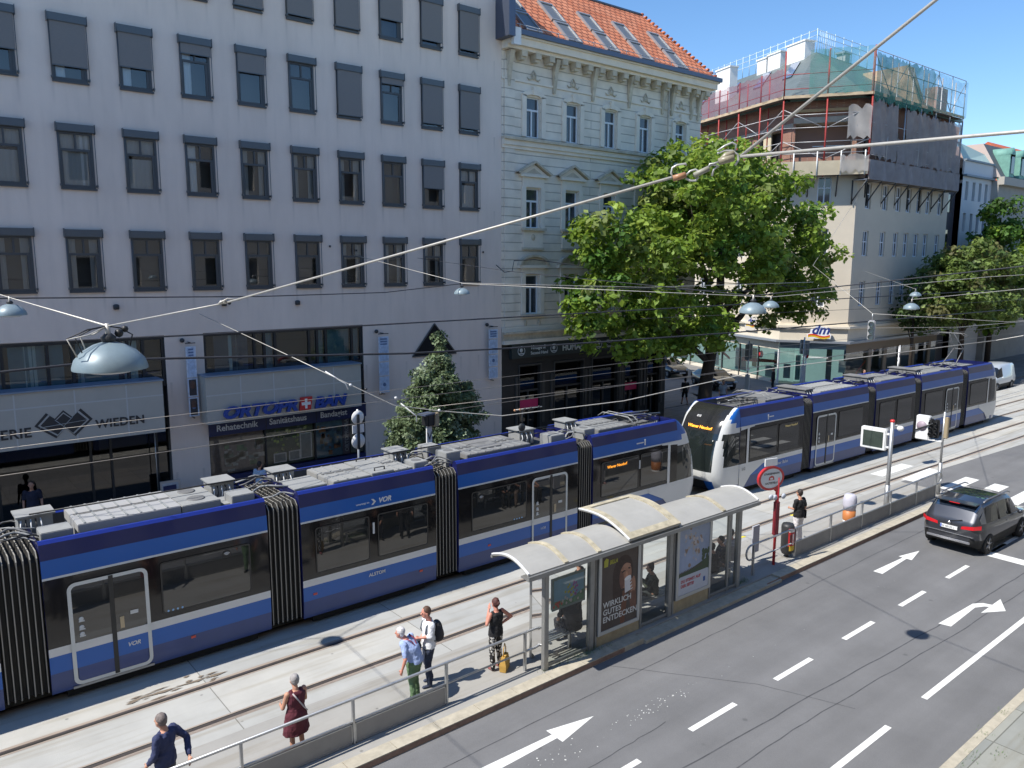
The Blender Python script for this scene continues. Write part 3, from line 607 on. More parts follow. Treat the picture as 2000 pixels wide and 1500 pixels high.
# ground floor body behind the shop front
SHOP = mat('dark_shopfront', (.022, .021, .020), .55, 0, .25, 3)
SHOPT = mat('dark_shop_trim', (.055, .052, .048), .5)
b = MB()
gx = [(25.2, 26.6), (27.6, 29.7), (30.4, 32.4), (33.0, 34.2), (34.9, 36.0)]
b.wall((CX0, 30, 0), (1, 0, 0), 36.6-CX0, -0.1, 5.2, [(a-CX0, c-CX0, 0.1, 3.9) for a, c in gx], 0.35, SHOP, SHOP, mat('shop_interior', (.012, .011, .011), .9))
b.quad((36.6, 30, -.1), (CX1, 33, -.1), (CX1, 33, 4.4), (36.6, 30, 4.4), SHOP); b.quad((CX1, 33, -.1), (CX1, 46, -.1), (CX1, 46, 4.4), (CX1, 33, 4.4), SHOP)
b.poly([(36.6, 30, 4.4), (CX1, 33, 4.4), (CX1, 30, 4.4)], SHOP)
b.build('shopfront', cream)
b = MB()
rs = random.Random(2)
for a, c in gx:
    b.quad((a, 30.2, .1), (c, 30.2, .1), (c, 30.2, 3.9), (a, 30.2, 3.9), glass('dark_glass2', (.22, .22, .22), .05))
w_ = b.build('shop_window', cream)
for a, c in gx:
    b = MB(); f = .05
    b.box(a-f, a, 29.93, 30.05, 0.1, 3.95, SHOPT); b.box(c, c+f, 29.93, 30.05, .1, 3.95, SHOPT); b.box(a-f, c+f, 29.925, 30.05, 3.95, 4.02, SHOPT); b.box(a, c, 30.1, 30.19, 2.6, 2.68, SHOPT); m_ = (a+c)/2; b.box(m_-.03, m_+.03, 30.1, 30.19, .1, 2.6, SHOPT)
    for s in (a-.28, c+.12): b.box(s, s+.17, 29.93, 30.0, .9, 3.4, SHOPT)
    b.build('shop_window_frame', cream)
for x, z in ((25.3, 1.75), (32.9, 1.9)): b = MB(); b.box(x, x+1.25, 30.08, 30.12, z, z+.42, mat('pink_poster', (.62, .03, .13), .6)); b.build('pink_banner', cream)
b = MB(); b.box(24.55, 37.6, 29.78, 29.99, 4.38, 5.1, mat('shop_sign_board', (.03, .042, .042), .5), 0); b.box(37.0, 39.2, 29.79, 29.99, 4.38, 5.05, mat('shop_sign_board', (.03, .042, .042), .5))
sb = b.build('sign_board', cream); SG_ = mat('sign_white', (.6, .62, .6), .6)
text('HUMANA', 'lettering', SG_, 0.46, sb, (27.95, 29.775, 4.58), bold=0.012, sx=0.98)
def vin(x, sb):
    text('Vintage &', 'lettering', SG_, 0.29, sb, (x, 29.775, 4.78), bold=0.004, shear=.25, sx=.9); text('Second Hand', 'lettering', SG_, 0.23, sb, (x+.02, 29.775, 4.52), bold=0.003, sx=.95)
vin(25.75, sb); vin(31.25, sb); vin(37.2, sb)
for x in (25.15, 27.35, 30.65, 36.6):
    b = MB(); b.lathe((x, 29.77, 4.74), [(.24, 0), (.24, -.008), (.21, -.008), (.21, 0)], SG_, 20, 'y'); b.sphere((x, 29.772, 4.78), .11, SG_, 8, (1, .05, 1)); b.box(x-.16, x+.16, 29.765, 29.775, 4.58, 4.63, SG_); b.build('round_emblem', sb)
b = MB()     # narrow shop sign on the corner pillar
b.box(36.35, 36.6, 29.9, 29.98, 3.2, 4.2, mat('shop_sign_board', (.03, .042, .042), .5)); b.box(36.4, 36.55, 29.893, 29.9, 3.4, 4.0, mat('pillar_sign', (.2, .26, .36), .6)); b.build('pillar_sign', cream)
# mouldings
b = MB()
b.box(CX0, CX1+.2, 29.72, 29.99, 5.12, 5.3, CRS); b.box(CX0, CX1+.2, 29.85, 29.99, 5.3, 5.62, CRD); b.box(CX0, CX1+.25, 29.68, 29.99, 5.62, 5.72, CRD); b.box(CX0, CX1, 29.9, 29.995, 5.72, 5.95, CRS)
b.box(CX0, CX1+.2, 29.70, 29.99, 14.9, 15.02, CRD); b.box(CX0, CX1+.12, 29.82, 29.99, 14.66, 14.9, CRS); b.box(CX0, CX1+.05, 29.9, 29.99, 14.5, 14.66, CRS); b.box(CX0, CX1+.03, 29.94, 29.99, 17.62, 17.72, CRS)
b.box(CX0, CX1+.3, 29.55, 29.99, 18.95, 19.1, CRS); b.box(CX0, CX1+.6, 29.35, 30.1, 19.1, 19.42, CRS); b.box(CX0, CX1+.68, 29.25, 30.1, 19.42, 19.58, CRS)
b.box(CX0+.15, CX0+.75, 29.925, 29.993, 5.96, 14.49, CRM); b.box(CX0+.15, CX0+.75, 29.925, 29.993, 15.03, 18.5, CRM)
b.build('cornice', cream)
b = MB(); b.box(CX0-.15, CX1+.75, 29.12, 29.28, 19.5, 19.72, mat('zinc_gutter', (.11, .13, .18), .4, .6)); b.box(CX1+.6, CX1+.75, 29.28, 46, 19.5, 19.72, mat('zinc_gutter', (.11, .13, .18), .4, .6)); b.tube([(35.9, 29.8, 5.7), (35.9, 29.8, 19.3)], .06, CRD, 8)
b.box(CX0-.35, CX0+.02, 29.0, 30.2, 19.3, 21.0, mat('zinc_gutter', (.11, .13, .18), .4, .6)); b.box(CX0+.02, CX0+.45, 29.1, 29.3, 19.0, 19.75, WHITEP); b.build('gutter', cream)
# brackets (stuff beyond 100 not needed): modillions and consoles
k = 0; x = 24.9
while x < 39.3:
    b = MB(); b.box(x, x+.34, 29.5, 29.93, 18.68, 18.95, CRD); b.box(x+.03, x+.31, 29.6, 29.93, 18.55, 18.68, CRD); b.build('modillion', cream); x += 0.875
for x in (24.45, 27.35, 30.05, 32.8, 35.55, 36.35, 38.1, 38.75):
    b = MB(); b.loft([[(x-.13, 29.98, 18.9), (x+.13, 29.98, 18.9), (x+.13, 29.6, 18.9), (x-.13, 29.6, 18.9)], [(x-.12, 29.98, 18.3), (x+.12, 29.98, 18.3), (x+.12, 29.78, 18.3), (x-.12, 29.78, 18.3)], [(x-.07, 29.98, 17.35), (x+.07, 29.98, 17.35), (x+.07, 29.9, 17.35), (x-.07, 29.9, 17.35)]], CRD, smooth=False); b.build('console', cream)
for cx in cols:
    b = MB(); y = 29.96
    for s in (-1, 1):
        b.tube([(cx, y, 18.25), (cx+s*.14, y, 18.05), (cx+s*.12, y, 17.85), (cx+s*.3, y, 17.8), (cx+s*.42, y, 17.9)], [.03, .035, .045, .04, .015], CRD, 6)
    b.sphere((cx, y, 17.95), .11, CRD, 8, (1, .5, 1.2)); b.build('stucco_ornament', cream)
# windows
WF = mat('white_window_frame', (.74, .77, .80), .5)
PANE = mat('old_house_pane', (.035, .045, .06), .04, 0, .5, 1.5, spec=.9)
def house_window(w_, h):
    b = MB(); f = .06; z1 = h*.66
    for s in (-1, 1): b.box(s*w_/2-(f if s > 0 else 0), s*w_/2+(0 if s > 0 else f), -.04, .04, 0, h, WF)
    b.box(-w_/2+f, w_/2-f, -.035, .04, 0, f, WF); b.box(-w_/2+f, w_/2-f, -.035, .04, h-f, h, WF); b.box(-w_/2+f, w_/2-f, -.045, .04, z1, z1+.09, WF); b.box(-.04, .04, -.04, .04, f, z1, WF)
    o = b.build('window'); b = MB(); b.quad((-w_/2+f, .01, f), (w_/2-f, .01, f), (w_/2-f, .01, h-f), (-w_/2+f, .01, h-f), PANE); b.build('pane', o)
    b = MB(); cm = mat('house_curtain', (.35, .38, .42), .8); b.box(-w_/2+f+.02, -w_/2+f+.13, -.005, .006, f+.02, z1-.02, cm); b.build('curtain', o); return o
hw = None
for i, cx in enumerate(cols):
    for r_, (z0, h) in enumerate(((15.14, 1.88), (10.8, 1.92), (6.55, 1.95))):
        o = hw if (hw and not hw.parent) else (dup(hw) if hw else None)
        if o is None: hw = house_window(.9, 1.9); o = hw
        o.parent = cream; o.location = (cx, 30.16, z0); o.scale = (1, 1, h/1.9)
        b = MB()
        # surround
        for s in (-1, 1): b.box(cx+s*.62-.13, cx+s*.62+.13, 29.90, 29.995, z0-.0, z0+h+.05, CRS)
        if r_ == 0:
            n = 10; pts = []
            for q in range(n+1): a = math.pi*q/n; pts.append((cx-.75*math.cos(a), 17.05+.28*math.sin(a)))
            for q in range(n):
                (xa, za), (xb, zb) = pts[q], pts[q+1]
                b.add([(xa, 29.9, za), (xb, 29.9, zb), (cx+(xb-cx)*.65, 29.9, 17.0+(zb-17.05)*.45), (cx+(xa-cx)*.65, 29.9, 17.0+(za-17.05)*.45), (xa, 30, za), (xb, 30, zb), (cx+(xb-cx)*.65, 30.1, 17.0+(zb-17.05)*.45), (cx+(xa-cx)*.65, 30.1, 17.0+(za-17.05)*.45)], [(0, 1, 2, 3), (0, 4, 5, 1), (3, 2, 6, 7)], CRS)
            b.box(cx-.1, cx+.1, 29.84, 29.99, 17.1, 17.5, CRS)
        elif r_ == 1:
            b.box(cx-.9, cx+.9, 29.8, 29.995, 13.25, 13.36, CRS); b.box(cx-.7, cx+.7, 29.92, 29.995, 12.77, 13.25, CRS)
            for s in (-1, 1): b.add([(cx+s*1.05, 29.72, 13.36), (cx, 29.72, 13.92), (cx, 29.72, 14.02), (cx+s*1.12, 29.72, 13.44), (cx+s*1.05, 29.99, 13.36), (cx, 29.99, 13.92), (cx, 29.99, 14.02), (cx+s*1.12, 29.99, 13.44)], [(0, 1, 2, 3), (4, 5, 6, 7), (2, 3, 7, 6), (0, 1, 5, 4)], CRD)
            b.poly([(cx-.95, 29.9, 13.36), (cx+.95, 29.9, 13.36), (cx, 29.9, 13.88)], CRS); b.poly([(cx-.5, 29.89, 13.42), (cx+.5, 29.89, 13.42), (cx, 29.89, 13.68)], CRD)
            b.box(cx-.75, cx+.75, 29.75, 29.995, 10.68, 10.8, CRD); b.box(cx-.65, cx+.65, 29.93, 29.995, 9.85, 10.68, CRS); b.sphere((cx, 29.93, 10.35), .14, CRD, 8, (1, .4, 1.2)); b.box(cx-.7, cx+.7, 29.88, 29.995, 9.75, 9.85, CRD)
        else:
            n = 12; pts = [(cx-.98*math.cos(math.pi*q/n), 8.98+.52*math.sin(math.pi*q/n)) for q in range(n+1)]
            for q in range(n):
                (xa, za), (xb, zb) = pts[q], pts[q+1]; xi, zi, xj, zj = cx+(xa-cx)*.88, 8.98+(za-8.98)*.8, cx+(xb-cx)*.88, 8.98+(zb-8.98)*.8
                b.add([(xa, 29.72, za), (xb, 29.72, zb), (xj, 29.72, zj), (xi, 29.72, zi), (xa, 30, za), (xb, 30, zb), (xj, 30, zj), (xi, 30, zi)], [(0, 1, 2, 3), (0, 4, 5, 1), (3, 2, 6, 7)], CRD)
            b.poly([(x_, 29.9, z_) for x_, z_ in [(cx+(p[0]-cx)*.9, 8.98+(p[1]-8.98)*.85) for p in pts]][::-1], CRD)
            b.box(cx-.98, cx+.98, 29.78, 29.995, 8.84, 8.98, CRS); b.box(cx-.75, cx+.75, 29.9, 29.995, 8.55, 8.84, CRS); b.box(cx-.75, cx+.75, 29.8, 29.995, 6.42, 6.55, CRD)
            for s in (-.45, .45): b.sphere((cx+s, 29.95, 6.1), .1, CRD, 8, (1, .5, 1.6))
        b.build('window_surround', cream)
# roof
TILE = brickmat('orange_roof_tiles', (.56, .17, .075), (.66, .25, .13), (.17, .045, .02), .42, .34, .035, 1.0, .5, 'XR', .8)
b = MB()
e0, e1 = 29.25, 33.2; zr0, zr1 = 19.62, 23.62
xr = CX1+.55
b.quad((CX0-.05, e0, zr0), (xr, e0, zr0), (xr-2.35, e1, zr1), (CX0-.05, e1, zr1), TILE)
b.quad((xr, e0, zr0), (xr, 46, zr0), (xr-2.35, 46, zr1), (xr-2.35, e1, zr1), TILE)
b.quad((CX0-.05, e1, zr1), (xr-2.35, e1, zr1), (xr-2.35, 46, zr1+.6), (CX0-.05, 46, zr1+.6), TILE)
b.build('roof', cream)
b = MB()
for q in range(22):
    f = q/21; b.sphere((xr-2.35*f, e0+(e1-e0)*f, zr0+(zr1-zr0)*f+.05), .13, TILE, 8, (1, 1, .7))
b.tube([(CX0, e1, zr1+.03), (xr-2.35, e1, zr1+.03)], .07, mat('zinc_gutter', (0, 0, 0)), 6); b.build('hip_tiles', cream)
SKY = mat('skylight_blind', (.13, .14, .15), .35, 0, .05, 3); SKF = mat('skylight_frame', (.36, .37, .38), .4, .5)
sl = math.atan2(zr1-zr0, e1-e0)
for x in (25.05, 27.7, 30.42, 33.08, 36.0):
    for q in (0, 1):
        f0 = .035+.305*q; f1 = f0+.285
        P = lambda xx, f, d=0: (xx, e0+(e1-e0)*f-d*math.sin(sl), zr0+(zr1-zr0)*f+d*math.cos(sl))
        b = MB(); a, c = x, x+.98
        for (xa, xb, fa, fb) in ((a, a+.09, f0, f1), (c-.07, c, f0, f1), (a+.09, c-.07, f1-.022, f1), (a+.09, c-.07, f0, f0+.015)):
            v = [P(xa, fa), P(xb, fa), P(xb, fb), P(xa, fb), P(xa, fa, .12), P(xb, fa, .12), P(xb, fb, .12), P(xa, fb, .12)]
            b.add(v, [(4, 5, 6, 7), (0, 1, 5, 4), (1, 2, 6, 5), (2, 3, 7, 6), (3, 0, 4, 7)], SKF)
        o = b.build('roof_window', cream); b = MB(); b.quad(P(a+.09, f0+.015, .07), P(c-.07, f0+.015, .07), P(c-.07, f1-.022, .07), P(a+.09, f1-.022, .07), SKY); b.build('shade', o)
b = MB(); 
for q in range(13): x = 24.5+q*1.2; b.tube([(x, 29.2, 19.75), (x, 29.2, 19.95), (x, 29.35, 19.9)], .02, GALV, 5)
b.tube([(24.3, 29.2, 19.93), (39.3, 29.2, 19.93)], .018, GALV, 5); b.build('snow_guard', cream)
# ================================================================ corner building with scaffold
BEI = mat('beige_plaster', (.62, .55, .44), .9, 0, .05, .6, .15, 50); BEI2 = mat('beige_trim', (.70, .63, .51), .85, 0, .05, 1)
dmb = thing('corner_building', 'beige corner building with drugstore at street level and scaffolded brick top floor', 'building', (0, 0, 0))
Lp = Vector((53.6, 33.0, 0)); Rp = Vector((56.1, 29.0, 0)); Ep = Vector((71.7, 29.0, 0)); EX = 71.7; sd = Vector((.33, .944, 0)).normalized(); Sp = Lp+sd*26
cd = (Rp-Lp).normalized(); cn = Vector((cd.y, -cd.x, 0)); LCH = (Rp-Lp).length; sn = Vector((-sd.y, sd.x, 0))
WTOP = 16.2
b = MB()
b.wall(Sp, -sd, 26, 4.2, WTOP, [(26-3.2-k*2.6, 26-2.2-k*2.6, z, z+1.9) for k in range(8) for z in (5.9, 9.6, 13.1)], .22, BEI)
b.wall(Lp, cd, LCH, 4.2, WTOP, [(2.05, 3.0, z, z+1.9) for z in (5.9, 9.7, 13.45)], .22, BEI)
wx = [57.45, 60.1, 62.25, 64.0, 65.8, 67.5, 69.7]
b.wall(Rp, (1, 0, 0), EX-Rp.x, 4.2, WTOP, [(x-Rp.x, x-Rp.x+.85, z, z+1.85) for x in wx for z in (5.95, 9.65, 13.1)], .22, BEI)
b.quad((EX, 29, 0), (EX, 40, 0), (EX, 40, 21), (EX, 29, 21), BEI)
b.build('wall', dmb)
dmw = None
def winunit(w_, h):
    b = MB(); f = .07
    b.box(0, f, 0, .08, 0, h, WF); b.box(w_-f, w_, 0, .08, 0, h, WF); b.box(f, w_-f, 0, .08, 0, f, WF); b.box(f, w_-f, 0, .08, h-f, h, WF); b.box(w_/2-.04, w_/2+.04, -.01, .08, f, h-f, WF); b.box(f, w_-f, -.015, .08, h*.55, h*.55+.08, WF)
    o = b.build('window'); b = MB(); b.quad((f, .05, f), (w_-f, .05, f), (w_-f, .05, h-f), (f, .05, h-f), PANE); b.build('pane', o); return o
def putwin(p, d, z, sc=(1, 1, 1)):
    global dmw
    if dmw is None: dmw = winunit(.85, 1.85); o = dmw
    else: o = dup(dmw)
    o.parent = dmb; o.location = (p.x, p.y, z); o.rotation_euler = (0, 0, math.atan2(d.y, d.x)); o.scale = sc
    return o
ix = Vector((1, 0, 0)); inn = lambda d: Vector((-d.y, d.x, 0))
for z in (5.9, 9.7, 13.45): putwin(Lp+cd*2.05+inn(cd)*.12, cd, z, (.95/.85, 1, 1.9/1.85))
for x in wx:
    for z in (5.95, 9.65, 13.1): putwin(Vector((x, 29.12, 0)), ix, z)
for k in range(8):
    for z in (5.9, 9.6, 13.1): putwin(Lp+sd*(3.2+k*2.6)+inn(-sd)*.12, -sd, z, (1/.85, 1, 1.9/1.85))
# ring mouldings following the three faces
def ring(b, z0, z1, o, m, o2=None):
    P = [Sp+sn*o, None, None, Vector((EX+.1, 29-o, 0))]
    P[1] = Lp+sn*o*.72+cn*o*.5; P[2] = Rp+cn*o*.62+Vector((0, -o*.62, 0))
    Q = [Sp, Lp, Rp, Vector((EX+.1, 29, 0))]
    for i in range(3):
        a, c, e, f = P[i], P[i+1], Q[i+1], Q[i]
        v = [Vector((p.x, p.y, z)) for z in (z0, z1) for p in (a, c, e, f)]
        b.add(v, [(0, 3, 2, 1), (4, 5, 6, 7), (0, 1, 5, 4)], m)
b = MB(); ring(b, 4.32, 4.5, .28, BEI2); ring(b, 3.35, 4.32, .06, BEI2); ring(b, 4.5, 4.62, .12, BEI2); b.build('cornice', dmb)
b = MB(); ring(b, 3.22, 3.38, .42, mat('grey_canopy_edge', (.30, .33, .37), .4, .4)); b.build('canopy', dmb)
# shop front: glass, fascia, mullions
SHG = glass('shop_front_glass', (.62, .8, .78), .14); SHI = mat('shop_back_wall_glow', (.55, .60, .57), .9, 0, .2, .8, emit=(.55, .72, .68), estr=.28)  # back wall given a glow in place of the shop lights
def face(b, p, d, L, z0, z1, off, m):
    n = inn(d); a = p+n*off; c = p+d*L+n*off; b.quad((a.x, a.y, z0), (c.x, c.y, z0), (c.x, c.y, z1), (a.x, a.y, z1), m)
b = MB()
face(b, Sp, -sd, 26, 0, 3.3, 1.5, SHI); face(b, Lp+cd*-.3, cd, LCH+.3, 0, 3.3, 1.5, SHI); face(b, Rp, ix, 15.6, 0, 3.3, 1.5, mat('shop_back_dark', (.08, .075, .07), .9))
b.poly([(Sp.x, Sp.y, .02), (Lp.x, Lp.y, .02), (Rp.x, Rp.y, .02), (EX, 29, .02), (EX, 32, .02), (60, 36, .02)], mat('shop_floor', (.4, .4, .38), .5)); b.build('shop_interior', dmb)
b = MB(); face(b, Sp, -sd, 26, .25, 2.75, .02, SHG); face(b, Lp, cd, LCH, .1, 2.75, .02, SHG); face(b, Rp, ix, 15.6, .3, 2.75, .02, SHG); g_ = b.build('shop_window', dmb)
b = MB()
face(b, Sp, -sd, 26, 2.6, 3.3, -.02, BEI2); face(b, Lp, cd, LCH, 2.75, 3.3, -.01, mat('blue_glass_band', (.18, .26, .31), .15)); face(b, Rp, ix, 15.6, 2.5, 3.3, -.01, mat('brown_fascia', (.25, .2, .15), .8)); face(b, Sp, -sd, 26, -.05, .3, -.02, BEI2)
b.build('shop_fascia', dmb)
for k in range(11):
    b = MB(); p = Sp-sd*(26-k*2.4); b.obox((p.x, p.y, 0), sd, sn, .1, .12, 2.65, DARKM if k else WHITEP); b.build('mullion', dmb)
for k, wd in ((0.05, .14), (1.8, .08), (3.5, .08), (5.1, .14)):
    b = MB(); p = Lp+cd*k; b.obox((p.x, p.y, 0), cd, cn, wd, .12, 3.25, mat('pale_blue_metal', (.42, .52, .56), .4, .3)); b.build('mullion', dmb)
for x in (59.5, 62, 64.5, 67, 70): b = MB(); b.box(x, x+.5, 28.93, 29.1, 0, 2.6, mat('brown_fascia', (0, 0, 0))); b.build('pillar', dmb)
b = MB(); p = Lp+cd*2.6+cn*.06
b.obox((p.x, p.y, .1), cd, cn, 1.7, .06, 2.05, mat('glass_door', (.18, .22, .22), .1)); o = b.build('door', dmb)
b = MB()
for s in (-.86, 0, .86): q = p+cd*s+cn*.03; b.obox((q.x, q.y, .1), cd, cn, .07, .06, 2.1, WHITEP if s else DARKM)
q = p+cn*.03; b.obox((q.x, q.y, 2.16), cd, cn, 1.8, .06, .07, WHITEP); b.build('door_frame', o)
# posters and red ribbon in the windows
for (base, d, t0, t1, z0, z1, c) in ((Lp, cd, .4, .9, .4, 1.5, (.75, .8, .8)), (Lp, cd, 1.25, 1.6, .3, 2.2, (.35, .6, .55)), (Lp, cd, 4.3, 4.8, 1, 1.9, (.7, .74, .76)), (Sp, -sd, 24.2, 25.4, .3, 1.2, (.72, .75, .78)), (Sp, -sd, 22.5, 23.1, .9, 2.4, (.35, .45, .12)), (Sp, -sd, 20.3, 21.8, .4, 2.2, (.5, .72, .7)), (Sp, -sd, 16, 18, .4, 2.4, (.4, .62, .6)), (Sp, -sd, 11, 13, .4, 2.4, (.4, .6, .58)), (Sp, -sd, 25.2, 25.8, 1.2, 2.4, (.6, .75, .78))):
    b = MB(); n = inn(d)*.25; a = base+d*t0+n; e = base+d*t1+n; b.quad((a.x, a.y, z0), (e.x, e.y, z0), (e.x, e.y, z1), (a.x, a.y, z1), mat('dm_poster_%d%d' % (int(c[0]*99), int(c[2]*99)), c, .7)); b.build('window_poster', g_)
RIB = mat('red_ribbon', (.62, .07, .04), .7)
b = MB(); n = inn(-sd)*.2
for (ta, za, tb, zb) in ((17.0, 2.4, 19.6, 1.3), (21.2, 1.5, 25.6, 1.75), (11, 3, 17.0, 2.4)):
    a = Sp-sd*ta+n; e = Sp-sd*tb+n; b.quad((a.x, a.y, za), (e.x, e.y, zb), (e.x, e.y, zb-.22), (a.x, a.y, za-.35), RIB)
a = Sp-sd*23.7+n*.8; b.sphere((a.x, a.y, 2.0), .3, RED, 10, (.6, .6, 1)); a = Lp+cd*5.0; b.quad((58.2, 29.2, .9), (61.8, 29.2, 3.0), (61.8, 29.2, 2.8), (58.2, 29.2, .7), RIB)
b.build('red_ribbon', g_)
# dm logo signs: a cut-out sign on the chamfer and a square one on the side
def dm_sign(p, d, s, square):
    t = thing('shop_sign', 'square pale shop sign with blue dm letters on the side street wall' if square else 'shop sign with blue dm letters over a red and yellow swoosh above the corner door', 'sign', (p.x, p.y, p.z), math.atan2(d.y, d.x))
    WT = mat('sign_lit_white', (.85, .86, .9), .5)
    if square: b = MB(); b.box(-.75, .75, -.1, 0, -.55, .6, mat('sign_square', (.62, .58, .52), .6)); b.build('panel', t)
    else:
        b = MB(); pts = [(-.95, -.45), (.95, -.45), (1.0, -.1), (.85, .1), (.85, .45), (.1, .62), (-.2, .75), (-.35, .45), (-.7, .35), (-.75, 0), (-1.0, -.1)]
        pts = [(x*s, z*s) for x, z in pts]; n = len(pts); b.add([(x, -.16, z) for x, z in pts]+[(x, 0, z) for x, z in pts], [tuple(range(n))]+[(i, (i+1) % n, n+(i+1) % n, n+i) for i in range(n)], WT); b.build('panel', t)
    y = -.165 if not square else -.105
    k = s if not square else .62
    text('dm', 'lettering', mat('dm_blue', (.02, .04, .22), .4), 1.15*k, t, (-.66*k, y, -.02*k), bold=.03*k, shear=.3, depth=.01)
    for nm, c, dz in (('swoosh_red', (.68, .06, .02), 0), ('swoosh_yellow', (.75, .5, .03), -.11)):
        b = MB(); n = 12; vs = []
        for i in range(n+1):
            x = (-.9+1.8*i/n)*k; zc = (-.18+dz+.09*math.sin(i/n*6.28+.3))*k; vs += [(x, y-.004, zc-.09*k), (x, y-.004, zc+.06*k)]
        b.add(vs, [(2*i, 2*i+2, 2*i+3, 2*i+1) for i in range(n)], mat(nm, c, .5)); b.build('swoosh', t)
dm_sign(Lp+cd*2.75+cn*.35+Vector((0, 0, 3.95)), cd, .85, False)
dm_sign(Lp+sd*3.3+sn*.1+Vector((0, 0, 4.35)), -sd, .8, True)
# brick storey
BRK = brickmat('red_brick', (.27, .12, .085), (.34, .16, .11), (.34, .26, .2), .26, .085, .012, .3)
CONCW = mat('bare_concrete', (.42, .38, .32), .9, 0, .15, 2); DARKI = mat('dark_void', (.05, .04, .035), .9)
b = MB()
off = .35
S2, L2, R2, E2 = Sp-sn*off, Lp-sn*off*.6-cn*off*.6, Rp-cn*off*.6+Vector((.1, off*.8, 0)), Vector((EX-.1, 29+off, 0))
L2c = (R2-L2).length
b.wall(S2, (L2-S2), (L2-S2).length, WTOP, 21.3, [((L2-S2).length-4.2-k*4.6, (L2-S2).length-1.2-k*4.6, 16.8, 18.9) for k in range(5)], .5, BRK, CONCW, DARKI)
b.wall(L2, (R2-L2), L2c, WTOP, 21.2, [(.15, L2c-.3, 16.8, 19.2)], 1.2, BRK, CONCW, mat('pinkish_render', (.26, .17, .14), .9))
b.wall(R2, (1, 0, 0), EX-Rp.x-.3, WTOP, 21.1, [(1+k*2.1, 2.2+k*2.1, 16.9, 19.0) for k in range(7)], .5, BRK, CONCW, DARKI)
b.build('brick_storey', dmb)
b = MB()
def bar(b, p, q, z0, z1, t, m, o=0.0):
    d = (q-p).normalized(); n = Vector((d.y, -d.x, 0)); c = (p+q)/2+n*(t/2+o); b.obox((c.x, c.y, z0), d, -n, (q-p).length, t, z1-z0, m)
bar(b, S2, L2, 18.95, 19.25, .12, CONCW); bar(b, L2, R2, 19.2, 19.6, .14, CONCW)
bar(b, L2, R2, 19.95, 20.15, .3, mat('wood_boards', (.42, .3, .17), .9, 0, .2, 3, stretch=(1, 1, 8))); b.build('lintel', dmb)
b = MB(); c = L2+(R2-L2)*.55-cn*.9; b.obox((c.x, c.y, 16.8), cd, cn, 1.8, .1, 2.0, mat('blue_panel', (.16, .30, .60), .5, 0, .2, 2)); b.obox((c.x+.05, c.y-.1, 17.7), cd, cn, 2.2, .05, .06, GALV); b.build('blue_door', dmb)
for k in range(4):
    b = MB(); c = L2+(S2-L2).normalized()*(1.8+k*4.6+1.2)-sn*.1; b.obox((c.x, c.y, 16.8), sd, sn, .9, .1, 2.1, mat('pale_board', (.6, .52, .36), .9)); b.build('board', dmb)
# roof
PAT = brickmat('zinc_seam_roof', (.13, .155, .15), (.12, .145, .14), (.07, .085, .08), .6, 50, .05, .6, 0, 'XZ', .5)
GUT = mat('green_gutter', (.05, .10, .09), .5, .3)
A = Vector((63.3, 37.0, 26.5)); ze = 20.9
eo = .35
SE, LE, RE, EE = Sp+sn*eo, Lp+sn*eo*.7+cn*eo*.5, Rp+cn*eo*.6+Vector((0, -eo*.6, 0)), Vector((EX, 29-eo, 0))
SA = A+sd*18; EA = Vector((EX, 37.0, 26.5))
z_ = lambda p, z: (p.x, p.y, z)
b = MB(); b.quad(z_(SE, ze), z_(LE, ze), z_(A, 26.5), z_(SA, 26.5), PAT); b.poly([z_(LE, ze), z_(RE, ze), z_(A, 26.5)], PAT); b.quad(z_(RE, ze), z_(EE, ze), z_(EA, 26.5), z_(A, 26.5), PAT)
b.poly([z_(A, 26.5), z_(EA, 26.5), (EX, 55, 26.5), z_(SA, 26.5)], PAT); b.poly([z_(EE, ze), (EX, 45, ze), (EX, 45, 26.5), z_(EA, 26.5)], PAT); b.build('roof', dmb)
b = MB(); bar(b, SE, LE, 20.65, 20.95, .2, GUT); bar(b, LE, RE, 20.65, 20.95, .2, GUT); bar(b, RE, EE, 20.65, 20.95, .2, GUT); b.build('gutter', dmb)
def roofpt(k, f):      # on the side-street roof face
    p = LE+sd*k; q = A+sd*k; return Vector((p.x+(q.x-p.x)*f, p.y+(q.y-p.y)*f, ze+(26.5-ze)*f))
for k in (1.5, 5.2, 9.6, 14.2):
    b = MB(); a_, b_, c_, d_ = roofpt(k, .5), roofpt(k+1.1, .5), roofpt(k+1.1, .85), roofpt(k, .85); u_ = Vector((0, 0, .12)); b.quad(a_+u_, b_+u_, c_+u_, d_+u_, mat('roof_glass', (.10, .14, .22), .1)); b.quad(a_, b_, b_+u_, a_+u_, DARKM); b.quad(a_, d_, d_+u_, a_+u_, DARKM); b.build('roof_window', dmb)
CHW = mat('white_chimney', (.80, .79, .76), .85, 0, .05, 2)
for (k, L_, zz0, zz1, inset) in ((1.6, 2.3, 25.4, 27.5, .9), (4.7, 1.7, 25.4, 27.35, .9), (6.6, 1.3, 25.4, 27.25, .9)):
    c = A+sd*(k+L_/2-1)+sn*.2; b = MB(); b.obox((c.x, c.y, zz0), sd, sn, L_, 1.0, zz1-zz0, CHW); b.obox((c.x, c.y, zz1), sd, sn, L_+.15, 1.15, .12, CHW); b.build('chimney', dmb)
p = roofpt(10.2, .5); b = MB(); b.obox((p.x, p.y, 22.6), sd, sn, 2.1, .8, 3.6, CHW); b.obox((p.x, p.y, 26.2), sd, sn, 2.25, .95, .12, CHW); b.build('chimney', dmb)
b = MB(); b.box(68, 68.8, 37, 37.8, 26.4, 27.2, mat('grey_vent', (.4, .42, .42), .6)); b.box(67.85, 68.95, 36.9, 37.9, 27.2, 27.35, GALV); b.build('chimney', dmb)
